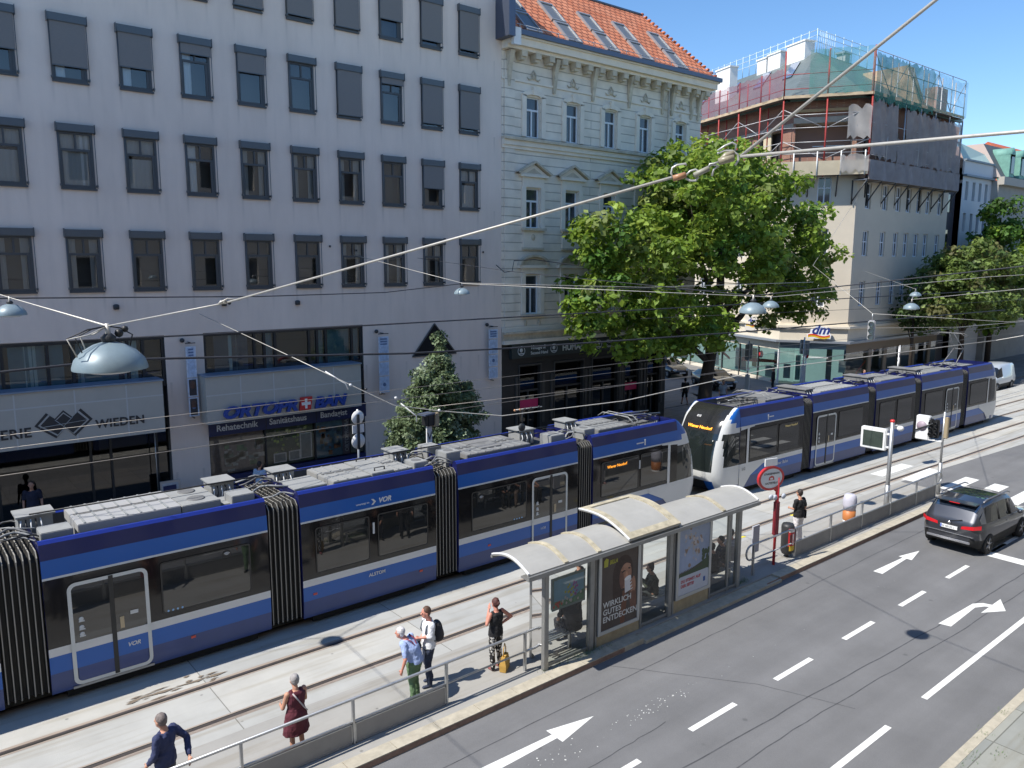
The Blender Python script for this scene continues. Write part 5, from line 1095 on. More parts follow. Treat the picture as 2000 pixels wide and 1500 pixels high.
tmark('VOR', 9.95, 2.86, .19, secs['B'], shear=.25, bold=.006); tmark('ALSTOM', 9.62, .9, .13, secs['B'], bold=.003); tmark('unterwegs im', 9.3, 2.9, .07, secs['B'])
tmark('VOR', 3.72, .86, .13, secs['A'], shear=.25, bold=.003); tmark('VOR', 15.65, .86, .11, secs['C'], shear=.2)
b = MB(); b.poly([(9.74, -1.225, 2.84), (9.80, -1.225, 2.84), (9.88, -1.225, 2.92), (9.80, -1.225, 3.0), (9.74, -1.225, 3.0), (9.81, -1.225, 2.92)], TWH); b.build('arrow_mark', secs['B'])
tmark('Wiener Neudorf', 18.62, 2.32, .14, secs['D'], AMB); b = MB(); b.box(18.5, 19.6, -1.221, -1.2, 2.27, 2.5, BLACK); b.build('side_display', secs['D'])
b = MB(); b.box(20.1, 20.45, -1.19, -1.175, 2.93, 2.97, TWH); b.box(20.5, 20.56, -1.19, -1.175, 2.84, 3.05, TWH); b.build('logo', secs['D'])
for sec, x, z in (('A', 5.95, 2.42), ('C', 13.35, 2.35)):
    b = MB(); b.poly([(x+.1*math.cos(a*.5), -1.2165, z+.1*math.sin(a*.5)) for a in range(13)], BLACK)
    for rr in (.035, .06, .085): b.tube([(x+rr*math.cos(R(a)), -1.221, z-.04+rr*math.sin(R(a))) for a in (40, 65, 90, 115, 140)], .007, WHITEP, 4)
    b.build('wifi_symbol', secs[sec])
for sec, x, z in (('A', 5.05, .62), ('B', 8.05, .82), ('B', 11.2, .62), ('C', 13.6, .8)):
    b = MB(); b.box(x, x+.1, -1.215, -1.2, z, z+.05, mat('side_marker_red', (.6, .08, .05), .4)); b.build('side_marker', secs[sec])
for q in range(4):
    for sec, x in (('A', 4.6), ('C', 14.6)): b = MB(); b.sphere((x+q*.1, -1.2165, 1.42), .025, mat('blue_dots', (.3, .5, .75), .5), 8, (1, .1, 1)); b.build('sticker', secs[sec])
for sec, x in (('B', 9.8), ('D', 20.25)): b = MB(); b.box(x-.025, x+.025, -1.222, -1.2, 2.05, 2.35, TWH); b.build('handle_mark', secs[sec])
A_, B_, C_, D_ = secs['A'], secs['B'], secs['C'], secs['D']
rbox(A_, 3.05, 5.15, -.72, .8, 3.62, 'ribs', mat('roof_box_pale', (.36, .36, .36), .6)); rbox(A_, 5.17, 6.05, -.72, .8, 3.6, 'fans'); rbox(A_, 2.35, 2.95, -.8, -.25, 3.6, 'flat'); rbox(A_, 2.1, 2.75, .25, .8, 3.70, 'lid'); rbox(A_, 6.15, 6.5, -.6, .1, 3.42); rbox(A_, 6.3, 6.85, -.75, -.2, 3.62, 'flat'); rbox(A_, 6.15, 6.7, .2, .8, 3.72, 'lid')
rbox(B_, 7.85, 8.75, -.75, .3, 3.5); rbox(B_, 7.8, 8.35, .35, .85, 3.70, 'lid'); rbox(B_, 8.9, 10.0, -.8, .8, 3.52, 'ribs', mat('roof_box_warm', (.30, .30, .29), .6)); rbox(B_, 10.02, 10.7, -.8, .8, 3.55, 'handles'); rbox(B_, 10.72, 11.3, -.8, .8, 3.52, 'ribs', mat('roof_box_warm', (0, 0, 0))); rbox(B_, 11.3, 11.75, .25, .8, 3.72, 'lid'); rbox(B_, 11.35, 11.8, -.8, -.25, 3.62, 'hole')
rbox(C_, 12.45, 12.95, -.75, -.2, 3.72, 'hole'); rbox(C_, 12.5, 13.0, .3, .85, 3.68, 'flat'); rbox(C_, 13.15, 15.6, -.8, .75, 3.56, 'ribs', mat('roof_box_mid', (.20, .20, .20), .6)); rbox(C_, 13.9, 14.7, -.5, .6, 3.6, 'hole', mat('roof_box_mid', (0, 0, 0))); rbox(C_, 16.5, 17.1, -.75, -.2, 3.65, 'hole'); rbox(C_, 16.0, 16.6, .2, .8, 3.70, 'lid')
rbox(D_, 17.95, 18.45, -.78, -.2, 3.66, 'hole'); rbox(D_, 18.1, 18.6, .3, .85, 3.72, 'lid'); rbox(D_, 18.65, 20.3, -.75, .75, 3.55, 'ribs', mat('roof_box_mid', (0, 0, 0)))
pantograph(tram1, 21.4, 0, 1)
b = MB(); b.tube([(2.3, .15, 3.78), (6.9, .12, 3.76), (9, .2, 3.72), (12, .15, 3.74), (17.5, .2, 3.72)], .022, BLACK, 6); b.build('roof_cable', tram1)
# second tram: runs on along the slightly bending track
tram2 = thing('tram', 'far blue and white tram with amber destination display above its white-edged front', 'tram', (26.1, 18.72, 0), -.03, 'blue articulated trams')
s2 = {}
o_ = 26.1
for nm, x0, x1 in (('D', 0, 4.4), ('C', 5.1, 9.75), ('B', 10.45, 14.3), ('A', 15.0, 19.7), ('E', 20.4, 23.5)): s2[nm] = shell(x0, x1, tram2)
for x0, x1 in ((4.4, 5.1), (9.75, 10.45), (14.3, 15.0), (19.7, 20.4)): bellows(x0, x1, tram2)
cab(s2['D'], 0, 4.4, -1); nose(tram2, 0, -1, True); nose(tram2, 23.5, 1, False); cab(s2['E'], 20.4, 23.5, 1)
t_window(s2['D'], .62, 2.5); t_window(s2['D'], 2.6, 4.1); t_door(s2['C'], 5.4, 6.95); t_window(s2['C'], 7.2, 9.3); t_window(s2['B'], 10.8, 12.3); t_window(s2['B'], 12.5, 14.0); t_window(s2['A'], 15.4, 17.4); t_door(s2['A'], 17.7, 19.2); t_window(s2['E'], 20.7, 22.9)
text('Wiener Neudorf', 'lettering', mat('amber_faint', (.5, .42, .2), .6, emit=(.8, .6, .2), estr=.15), .13, s2['D'], (3.0, -1.224, 2.38), depth=.001); text('Badner Bahn', 'lettering', TWH, .2, s2['D'], (2.3, -1.224, .85), depth=.001)
b = MB(); b.box(1.9, 2.2, -1.19, -1.175, 2.93, 2.97, TWH); b.box(1.8, 1.86, -1.19, -1.175, 2.84, 3.05, TWH); b.build('logo', s2['D'])
text('512', 'lettering', DARKM, .16, s2['D'], (.15, -1.224, .98), depth=.001)
rm = mat('roof_box_mid', (0, 0, 0))
rbox(s2['D'], 2.2, 4.2, -.75, .75, 3.52, 'flat', rm); rbox(s2['C'], 5.2, 5.8, -.7, .7, 3.65, 'lid', rm); rbox(s2['C'], 6.2, 9.2, -.8, .8, 3.5, 'ribs', mat('roof_box_pale', (.36, .36, .36), .6)); rbox(s2['B'], 10.6, 11.2, -.6, .6, 3.7, 'lid', rm); rbox(s2['B'], 11.5, 14, -.8, .8, 3.5, 'ribs', rm); rbox(s2['A'], 15.2, 15.8, -.7, .7, 3.7, 'lid', rm); rbox(s2['A'], 16.2, 19.3, -.8, .8, 3.48, 'ribs', rm); rbox(s2['E'], 20.6, 22.0, -.7, .7, 3.5, 'ribs', rm)
pantograph(tram2, 1.3, 0, -1); pantograph(tram2, 20.9, 1.75, 1)
# ================================================================ people
CLT = bpy.data.textures.new('folds', 'CLOUDS'); CLT.noise_scale = .09; CLT.noise_depth = 2
def bake(b, name, parent, voxel, m, smooth=2, mat_over=None):
    me = b.mesh('tmp'); o = bpy.data.objects.new('tmp', me); COL.objects.link(o)
    md = o.modifiers.new('r', 'REMESH'); md.mode = 'VOXEL'; md.voxel_size = voxel; md.use_smooth_shade = True
    sm = o.modifiers.new('s', 'SMOOTH'); sm.factor = .5; sm.iterations = smooth
    if name in ('shirt', 'trousers', 'skirt', 'dress_skirt', 'tank_top', 'shorts', 'jacket', 'hair'):
        dp = o.modifiers.new('d', 'DISPLACE'); dp.texture = CLT; dp.strength = .035 if name != 'hair' else .02; dp.mid_level = .5; dp.texture_coords = 'LOCAL'
    dg = bpy.context.evaluated_depsgraph_get(); dg.update()
    me2 = bpy.data.meshes.new_from_object(o.evaluated_get(dg)); me2.name = name
    bpy.data.objects.remove(o); bpy.data.meshes.remove(me)
    me2.materials.clear(); me2.materials.append(m)
    for p in me2.polygons: p.use_smooth = True; p.material_index = 0
    r = bpy.data.objects.new(name, me2); COL.objects.link(r); r.parent = parent; return r
def cloth(name, c, var=.12): return mat('cloth_'+name, c, .85, 0, var, 9, .35, 30)
SKIN = mat('skin', (.52, .27, .18), .55, 0, .05, 8); SKIN2 = mat('skin_sunburnt', (.58, .25, .18), .55, 0, .05, 8)
def limb(b, pts, m=None):
    m = m or SKIN
    for i, (p, r) in enumerate(pts):
        b.sphere(p, r, m, 10)
        if i: b.tube([pts[i-1][0], p], [pts[i-1][1], r], m, 10)
def rings(b, spec, lean=None, m=None):       # spec: (centre, rx, ry, right-vector)
    rr = []
    for c, rx, ry, rv in spec:
        c = Vector(c); rv = Vector(rv).normalized(); f = Vector((-rv.y, rv.x, 0)).normalized()
        rr.append([c+rv*rx*math.cos(2*math.pi*k/16)+f*ry*math.sin(2*math.pi*k/16) for k in range(16)])
    b.loft(rr, m or SKIN)
def person(label, loc, rz, h=1.75, J=None, top=('tee', (.02, .02, .02)), bottom=('trousers', (.03, .03, .05)), hair=('short', (.05, .03, .02)), shoes=(.03, .03, .03), bw=1.0, face=0.0, group=None, hd=0.0, detail=True, skin=None, belly=0.0):
    S = h/1.75; t = thing('person', label, 'person', loc, rz, group); t.scale = (S, S, S); skin = skin or SKIN
    P = dict(pel=(0, 0, .95), wai=(0, 0, 1.1), che=(0, -.01, 1.3), sho=(0, -.015, 1.43), nek=(0, -.01, 1.49), hed=(0, .02, 1.635),
             shL=(-.185, -.01, 1.42), elL=(-.24, -.03, 1.14), haL=(-.25, .06, .90), shR=(.185, -.01, 1.42), elR=(.24, -.03, 1.14), haR=(.25, .06, .90),
             hiL=(-.09, 0, .92), knL=(-.10, .02, .50), anL=(-.11, -.02, .09), hiR=(.09, 0, .92), knR=(.10, .02, .50), anR=(.12, -.02, .09))
    if J: P.update(J)
    V = {k: Vector(v) for k, v in P.items()}
    rv = (V['shR']-V['shL']); rv.z = 0; rv = rv.normalized() if rv.length else Vector((1, 0, 0)); rh = (V['hiR']-V['hiL']); rh.z = 0; rh.normalize()
    tk, kind = top[0], bottom[0]
    def torso(b, d, z0=0, z1=9):
        sp = [(V['pel']+Vector((0, 0, -.06)), .15*bw+d, .11*bw+d, rh), (V['pel'], .165*bw+d, .12*bw+d+belly*.3, rh), (V['wai'], .14*bw+d, .10*bw+d+belly, rh), (V['che'], .165*bw+d, .115*bw+d+belly*.3, rv), (V['sho']+Vector((0, 0, -.03)), .17*bw+d, .09*bw+d, rv), (V['sho']+Vector((0, 0, .02)), .10+d, .065+d, rv)]
        rings(b, sp[z0:z1])
    hy = R(hd); hv = Vector((-math.sin(hy), math.cos(hy), 0)); hr_ = Vector((hv.y, -hv.x, 0)); c = V['hed']
    b = MB(); torso(b, 0)
    limb(b, [(V['sho']+Vector((0, 0, .0)), .058), (V['nek'], .055), (c-Vector((0, 0, .07)), .052)])
    b.sphere(c+Vector((0, 0, .02)), .1, SKIN, 16, (.80, .95, 1.12)); b.sphere(c+hv*.03-Vector((0, 0, .05)), .06, SKIN, 12, (.95, 1.0, 1.05)); b.sphere(c+hv*.105-Vector((0, 0, .012)), .017, SKIN, 8, (1, 1.2, 1.5))
    for s in (-1, 1): b.sphere(c+hr_*s*.082-Vector((0, 0, .0)), .025, SKIN, 8, (.5, .8, 1.2))
    for s in 'LR':
        limb(b, [(V['sh'+s], .056), (V['sh'+s].lerp(V['el'+s], .5), .046), (V['el'+s], .039), (V['el'+s].lerp(V['ha'+s], .4), .038), (V['ha'+s], .026)])
        d = (V['ha'+s]-V['el'+s]).normalized(); side = Vector((1 if s == 'R' else -1, 0, 0)); n = d.cross(side).normalized() if d.cross(side).length > .1 else Vector((0, 1, 0)); pw = n
        hc = V['ha'+s]+d*.055; b.tube([V['ha'+s], hc, hc+d*.035], [.024, .032, .028], SKIN, 8)
        for q, (ln, of) in enumerate(((.07, -.026), (.08, -.009), (.074, .009), (.058, .025))):
            k0 = hc+d*.03+pw*of; k1 = k0+d*ln*.5; k2 = k1+(d*.7-side*.5).normalized()*ln*.5; b.tube([k0, k1, k2], [.0105, .0095, .008], SKIN, 6)
        th = V['ha'+s]+d*.02+pw*.022; b.tube([th, th+(d*.5+pw).normalized()*.035, th+(d+pw*.6).normalized()*.065], [.012, .0115, .009], SKIN, 6)
        limb(b, [(V['hi'+s], .085*bw), (V['hi'+s].lerp(V['kn'+s], .5), .07*bw), (V['kn'+s], .053), (V['kn'+s].lerp(V['an'+s], .35), .052), (V['an'+s], .036)])
    bake(b, 'body', t, .0115, skin, 1)
    # shoes
    for s in 'LR':
        b = MB(); a = V['an'+s]; f = Vector((-rh.y, rh.x, 0)); b.sphere(a-Vector((0, 0, .045)), .045, SKIN, 8, (1, 1, .9)); b.sphere(a+f*.07-Vector((0, 0, .055)), .04, SKIN, 8, (1.05, 1.3, .75)); b.sphere(a+f*.14-Vector((0, 0, .06)), .036, SKIN, 8, (1.05, 1.3, .65)); b.tube([a-Vector((0, 0, .055)), a+f*.15-Vector((0, 0, .06))], .036, SKIN, 8)
        bake(b, 'shoe', t, .012, cloth('shoe%d' % int(shoes[0]*99+shoes[1]*9), shoes), 1)
    # bottoms
    bm_ = bottom[2] if len(bottom) > 2 else cloth('b%d_%d_%d' % tuple(int(x*200) for x in bottom[1]), bottom[1])
    b = MB()
    if kind in ('trousers', 'shorts'):
        rings(b, [(V['pel']+Vector((0, 0, -.08)), .165*bw, .125*bw, rh), (V['pel'], .178*bw, .13*bw+belly*.3, rh), (V['pel'].lerp(V['wai'], .5), .165*bw, .122*bw+belly*.6, rh)])
        for s in 'LR':
            e = V['an'+s]+Vector((0, 0, -.02)) if kind == 'trousers' else V['kn'+s]
            L_ = [(V['hi'+s]+Vector((0, 0, -.03)), .10*bw), (V['hi'+s].lerp(V['kn'+s], .5), .088*bw), (V['kn'+s], .073)]
            if kind == 'trousers': L_ += [(V['kn'+s].lerp(e, .5), .066), (e, .058)]
            limb(b, L_)
    elif kind == 'skirt':
        k = (V['knL']+V['knR'])/2; a = (V['anL']+V['anR'])/2
        rings(b, [(V['wai']-Vector((0, 0, .06)), .15*bw, .115*bw, rh), (V['pel'], .185*bw, .14*bw, rh), (k+Vector((0, 0, .2)), .19*bw, .14, rh), (k, .185*bw, .13, rh), (a+Vector((0, 0, .12)), .19*bw, .13, rh)])
    elif kind == 'dress':
        k = (V['knL']+V['knR'])/2; rings(b, [(V['wai'], .16*bw, .12*bw, rh), (V['pel'], .20*bw, .15*bw, rh), (k+Vector((0, 0, .22)), .235*bw, .17*bw, rh), (k+Vector((0, 0, .06)), .25*bw, .18*bw, rh)])
    bake(b, {'trousers': 'trousers', 'shorts': 'shorts', 'skirt': 'skirt', 'dress': 'dress_skirt'}[kind], t, .014, bm_, 2)
    # top
    tm = top[2] if len(top) > 2 else cloth('t%d_%d_%d' % tuple(int(x*200) for x in top[1]), top[1])
    b = MB(); torso(b, .016)
    if kind in ('trousers', 'shorts') and tk != 'tucked': rings(b, [(V['pel']+Vector((0, 0, -.07)), .178*bw+.016, .13*bw+.016+belly*.3, rh), (V['wai'], .152*bw+.02, .112*bw+.02+belly, rh)])
    for s in 'LR':
        if tk in ('tee', 'tucked'): limb(b, [(V['sh'+s], .075), (V['sh'+s].lerp(V['el'+s], .75), .062)])
        elif tk == 'long' or tk == 'rolled': limb(b, [(V['sh'+s], .072), (V['el'+s], .056), (V['el'+s].lerp(V['ha'+s], .85 if tk == 'long' else .3), .046)])
        elif tk == 'tank': b.sphere(V['sh'+s].lerp(V['sho'], .42), .055, SKIN, 10)
    bake(b, 'shirt' if tk != 'tank' else 'tank_top', t, .014, tm, 2)
    # hair
    hs, hc_ = hair[:2]; hm = mat('hair_%d_%d' % (int(hc_[0]*300), int(hc_[2]*300)), hc_, .6, 0, .3, 20, .6, 60)
    if hs != 'bald':
        b = MB(); b.sphere(c-hv*.018+Vector((0, 0, .045)), .1, SKIN, 16, (.90, .98, 1.02)); b.sphere(c-hv*.035-Vector((0, 0, .0)), .085, SKIN, 14, (.95, .85, 1.0))
        if hs == 'bun': b.sphere(c-hv*.06+Vector((0, 0, .135)), .05, SKIN, 10)
        if hs == 'tied': b.sphere(c-hv*.10+Vector((0, 0, .03)), .05, SKIN, 10)
        if hs == 'long': b.sphere(c-hv*.055-Vector((0, 0, .10)), .08, SKIN, 10, (1, .7, 1.6))
        bake(b, 'hair', t, .012, hm, 1)
    if detail:
        for s in (-1, 1): b = MB(); b.sphere(c+hr_*s*.032+hv*.088+Vector((0, 0, .012)), .012, BLACK, 6); b.build('eye', t)
    return t, V
NB = (.012, .012, .013)
SIT = dict(pel=(0, 0, .50), wai=(0, -.03, .66), che=(0, -.02, .86), sho=(0, .02, 1.0), nek=(0, .04, 1.05), hed=(0, .09, 1.18), shL=(-.18, .02, .98), elL=(-.23, .08, .72), haL=(-.12, .30, .66), shR=(.18, .02, .98), elR=(.23, .08, .72), haR=(.12, .30, .66),
           hiL=(-.10, .02, .50), knL=(-.13, .44, .50), anL=(-.13, .40, .09), hiR=(.10, .02, .50), knR=(.13, .44, .50), anR=(.13, .40, .09))
# man in navy top resting on the railing at the bottom left
person('man in navy long-sleeved top with cropped grey hair leaning on the railing, partly cut off', (3.16, 12.86, 0), R(38), 1.76, dict(hed=(-.02, .03, 1.62), elR=(.30, -.2, 1.17), haR=(.12, -.36, .96), shR=(.19, -.03, 1.40), elL=(-.27, .0, 1.13), haL=(-.2, .18, .93)), ('long', (.035, .045, .11)), ('trousers', (.06, .06, .08)), ('short', (.17, .14, .13)), bw=1.1, detail=False)
# woman in maroon dress
p, V = person('grey-haired woman in a sleeveless maroon dress with a pale strap across her back', (5.44, 12.83, 0), R(8), 1.64, dict(elL=(-.25, .06, 1.13), haL=(-.17, .26, 1.08), elR=(.25, .05, 1.15), haR=(.16, .26, 1.10)), ('tank', (.10, .018, .03)), ('dress', (.10, .018, .03)), ('short', (.33, .31, .30)), (.2, .15, .12), bw=1.12, detail=False)
b = MB(); b.tube([(-.12, -.11, 1.45), (-.05, -.145, 1.33), (.08, -.16, 1.12), (.19, -.10, .98), (.22, .02, .92)], .014, mat('pale_strap', (.55, .5, .5), .7), 6); b.build('bag_strap', p)
# elderly man with braces
p, V = person('stooped white-haired man in light blue shirt with crossed red braces and green trousers', (8.14, 13.05, 0), R(38), 1.70, dict(wai=(0, .04, 1.10), che=(0, .10, 1.29), sho=(0, .17, 1.40), nek=(0, .22, 1.45), hed=(-.02, .30, 1.55), shL=(-.2, .15, 1.39), shR=(.2, .15, 1.39), elL=(-.31, .08, 1.12), haL=(-.30, .16, .87), elR=(.31, .10, 1.12), haR=(.27, .24, .92)), ('tucked', (.34, .43, .68)), ('trousers', (.12, .20, .10)), ('short', (.62, .60, .60)), bw=1.34, detail=False, skin=SKIN2, belly=.06)
BRC = mat('red_braces', (.20, .03, .06), .7)
for s in (-1, 1): b = MB(); b.tube([(s*.10, .13, 1.47), (s*.085, .02, 1.42), (s*.03, -.055, 1.28), (0, -.085, 1.2), (-s*.05, -.10, 1.10), (-s*.08, -.125, 1.0)], .013, BRC, 6); b.build('braces', p)
b = MB(); b.tube([(.12, .15, 1.47), (.19, .08, 1.38), (.27, .05, 1.2), (.3, .1, 1.05)], .02, mat('dark_strap', (.03, .03, .05), .7), 6); b.build('bag_strap', p)
# man in white shirt with rucksack
p, V = person('man in white shirt and dark jeans with a dark rucksack, looking down', (8.74, 13.42, 0), R(78), 1.80, dict(hed=(0, .05, 1.625), elR=(.22, -.10, 1.16), haR=(.12, .12, 1.05), elL=(-.2, .02, 1.18), haL=(-.08, .22, 1.14), knL=(-.1, .06, .5), anL=(-.1, .02, .09), anR=(.14, -.1, .09)), ('rolled', (.78, .79, .82)), ('trousers', (.03, .04, .075)), ('short', (.10, .05, .03)), (.05, .06, .1), bw=1.02, skin=SKIN2)
b = MB(); RK = cloth('rucksack', (.035, .035, .04)); b.sphere((.0, -.22, 1.20), .1, RK, 14, (1.5, 1.1, 2.5)); b.sphere((.0, -.27, 1.12), .1, RK, 12, (1.15, .9, 1.6)); b.sphere((0, -.2, 1.40), .07, RK, 10, (1.6, 1.1, .9))
bake(b, 'rucksack', None, .02, RK, 2); rk = bpy.data.objects['rucksack']; rk.location = (8.74, 13.42, 0); rk.rotation_euler = (0, 0, R(78)); tag(rk, 'dark bulging rucksack on the back of the man in the white shirt', 'rucksack')
for s in (-1, 1): b = MB(); b.tube([(s*.12, -.13, 1.46), (s*.13, -.02, 1.50), (s*.13, .09, 1.42), (s*.14, .12, 1.28), (s*.15, .02, 1.1), (s*.14, -.12, 1.05)], .018, mat('grey_strap', (.12, .14, .16), .7), 6); o = b.build('strap', rk)
# jacket over the arm
b = MB(); rings(b, [((-.02, .26, 1.16), .05, .07, (1, 0, 0)), ((.0, .25, 1.0), .08, .09, (1, 0, 0)), ((.0, .25, .80), .09, .07, (1, 0, 0)), ((.02, .24, .66), .07, .05, (1, 0, 0))]); bake(b, 'jacket', None, .015, cloth('jacket', (.03, .035, .05)), 2); o = bpy.data.objects['jacket']; o.location = (8.66, 13.28, 0); o.rotation_euler = (0, 0, R(60)); tag(o, 'dark jacket carried over the arm between the two men', 'jacket')
# woman in black top and patterned skirt
vm_ = mat('spotted_skirt', (.02, .02, .02), .85); t_ = vm_.node_tree; vo = t_.nodes.new('ShaderNodeTexVoronoi'); vo.inputs['Scale'].default_value = 17; tc_ = t_.nodes.new('ShaderNodeTexCoord'); rp_ = t_.nodes.new('ShaderNodeValToRGB'); rp_.color_ramp.interpolation = 'CONSTANT'; rp_.color_ramp.elements[0].color = (.62, .6, .56, 1); rp_.color_ramp.elements[1].position = .42; rp_.color_ramp.elements[1].color = (.015, .014, .016, 1)
t_.links.new(tc_.outputs['Object'], vo.inputs['Vector']); t_.links.new(vo.outputs['Distance'], rp_.inputs[0]); t_.links.new(rp_.outputs[0], t_.nodes['Principled BSDF'].inputs['Base Color'])
p, V = person('woman in sleeveless black top and black-and-white patterned trousers with hand on hip', (10.28, 13.02, 0), R(4), 1.68, dict(elL=(-.30, -.02, 1.22), haL=(-.14, .09, 1.50), elR=(.42, -.08, 1.22), haR=(.23, .04, 1.06), anR=(.13, -.02, .09)), ('tank', (.015, .015, .017)), ('trousers', (.0, .0, .0), vm_), ('tied', (.085, .03, .025)), (.25, .08, .08), bw=1.05, detail=False, skin=SKIN2)
b = MB(); MUS = mat('mustard_bag', (.52, .31, .07), .75, 0, .15, 8)
b.loft([[(-.16, -.07, 0), (.16, -.07, 0), (.16, .07, 0), (-.16, .07, 0)], [(-.17, -.08, .15), (.17, -.08, .15), (.17, .08, .15), (-.17, .08, .15)], [(-.15, -.04, .34), (.15, -.04, .34), (.15, .04, .34), (-.15, .04, .34)]], MUS, smooth=False)
b.tube([(-.1, 0, .33), (-.09, 0, .5), (.0, 0, .62), (.09, 0, .5), (.1, 0, .33)], .012, MUS, 6); o = b.build('shopping_bag', label='mustard yellow shopping bag standing by the woman in patterned trousers', cat='bag'); o.location = (10.42, 12.88, 0.01); o.rotation_euler = (0, 0, R(35))
# man in black t-shirt
p, V = person('man in black t-shirt and white trousers beyond the red stop sign', (23.02, 13.12, 0), R(-4), 1.80, dict(elR=(.30, -.02, 1.16), haR=(.36, .12, .92), elL=(-.24, .04, 1.16), haL=(-.14, .24, 1.12)), ('tee', NB), ('trousers', (.72, .68, .68)), ('short', (.03, .02, .018)), (.5, .3, .28), bw=1.12, detail=False)
b = MB(); b.box(.17, .25, -.12, .12, .80, 1.08, cloth('bag_black', (.01, .01, .012)), .02); b.tube([(.2, 0, 1.08), (.1, -.14, 1.3), (-.1, -.10, 1.48)], .012, BLACK, 5); b.build('shoulder_bag', p)
# inside the shelter
S1 = dict(SIT); S1.update(che=(0, .08, .80), wai=(0, .02, .64), sho=(0, .20, .92), nek=(-.02, .27, .95), hed=(-.06, .38, .98), shL=(-.19, .17, .90), shR=(.19, .17, .90), elL=(-.24, .26, .66), haL=(-.14, .40, .50), elR=(.24, .30, .68), haR=(.10, .45, .60))
person('man in black hunched forward on the bench below the hanging screen', (12.42, 12.72, 0), R(0), 1.80, S1, ('tee', NB), ('trousers', (.02, .02, .025)), ('short', (.02, .015, .012)), bw=1.22, detail=False)
person('person in dark coat standing behind the pillar left of the milk glass poster', (13.28, 13.45, 0), R(25), 1.76, None, ('long', (.035, .03, .03)), ('trousers', (.02, .02, .022)), ('short', (.03, .02, .02)), bw=1.1, detail=False)
person('person in dark blue seated just right of the milk poster, head hidden', (14.62, 12.75, 0), R(6), 1.74, S1, ('long', (.012, .018, .035)), ('trousers', (.02, .02, .025)), ('short', (.03, .02, .015)), bw=1.1, detail=False)
CAM_ = mat('camouflage_cloth', (.05, .06, .04), .85, 0, .9, 6)
S2 = dict(SIT); S2.update(haL=(-.08, .36, .92), elL=(-.2, .2, .74), haR=(.04, .34, .86), elR=(.2, .18, .72))
p, V = person('woman with top bun and patchy dark green jacket looking at her phone on the bench', (15.42, 12.82, 0), R(48), 1.70, S2, ('long', (.0, .0, .0), CAM_), ('trousers', (.015, .02, .02)), ('bun', (.05, .035, .03)), detail=False)
b = MB(); b.box(-.035, .035, .42, .43, .93, 1.08, BLACK, .004); o = b.build('phone', label='black phone held up by the woman with the top bun', cat='phone'); o.location = (15.42, 12.82, 0); o.rotation_euler = (0, 0, R(48))
person('dark-haired person in black half hidden behind the white poster frame', (17.92, 12.72, 0), R(2), 1.70, SIT, ('long', (.018, .016, .016)), ('trousers', (.02, .02, .02)), ('short', (.02, .014, .012)), detail=False)
person('dark-haired seated person in dark blue turned left near the end pillar of the shelter', (18.55, 12.85, 0), R(50), 1.76, S2, ('tee', (.02, .028, .04)), ('trousers', (.2, .15, .12)), ('short', (.02, .014, .012)), detail=False)
STR = mat('striped_shirt', (.4, .38, .38), .85); t_ = STR.node_tree; wv = t_.nodes.new('ShaderNodeTexWave'); wv.bands_direction = 'Z'; wv.inputs['Scale'].default_value = 9; tc_ = t_.nodes.new('ShaderNodeTexCoord'); rp_ = t_.nodes.new('ShaderNodeValToRGB'); rp_.color_ramp.elements[0].color = (.14, .12, .13, 1); rp_.color_ramp.elements[1].color = (.62, .6, .6, 1); t_.links.new(tc_.outputs['Object'], wv.inputs['Vector']); t_.links.new(wv.outputs['Fac'], rp_.inputs[0]); t_.links.new(rp_.outputs[0], t_.nodes['Principled BSDF'].inputs['Base Color'])
person('person in striped grey shirt at the right end of the shelter bench', (19.15, 12.98, 0), R(-15), 1.80, SIT, ('tee', (.0, .0, .0), STR), ('trousers', (.03, .03, .03)), ('short', (.02, .015, .015)), bw=1.15, detail=False)
# far people
for lab, loc, rz, h, tp, bt, hr in (
    ('pedestrian in dark top and shorts walking in the side street left of the tree trunk', (40.6, 31.6, 0.03), R(-30), 1.72, ('tee', (.02, .02, .02)), ('shorts', (.02, .02, .022)), (.03, .02, .02)),
    ('person in black leaning by the shadowed side of the big tree trunk', (40.3, 29.6, 0), R(60), 1.75, ('long', (.012, .012, .012)), ('trousers', (.012, .012, .014)), (.02, .015, .015)),
    ('person in pale shirt between the big tree and the signal post', (41.6, 29.4, 0), R(150), 1.78, ('tee', (.45, .47, .5)), ('trousers', (.05, .07, .12)), (.04, .03, .02)),
    ('person in dark clothes standing left of the drugstore corner door', (49.8, 31.0, 0), R(20), 1.76, ('long', (.03, .02, .02)), ('trousers', (.02, .02, .02)), (.03, .02, .02)),
    ('person in white shirt whose upper body shows above the far tram roof', (53.0, 26.0, 0), R(160), 1.84, ('tee', (.75, .74, .76)), ('trousers', (.05, .05, .08)), (.05, .03, .02)),
    ('person in pale blue shirt passing the medical shop window behind the near tram', (10.78, 27.8, 0), R(-60), 1.78, ('tee', (.35, .45, .58)), ('trousers', (.03, .04, .08)), (.03, .02, .015)),
    ('person in navy top standing in the dark doorway under the gallery sign', (3.75, 29.75, 0), R(170), 1.86, ('tee', (.02, .022, .045)), ('trousers', (.03, .03, .03)), (.06, .04, .03))):
    J = dict(anL=(-.12, .2, .09), knL=(-.1, .14, .5), anR=(.12, -.2, .09), knR=(.1, -.02, .5)) if 'walking' in lab or 'passing' in lab else None
    person(lab, loc, rz, h, J, tp, bt, ('short', hr), detail=False)
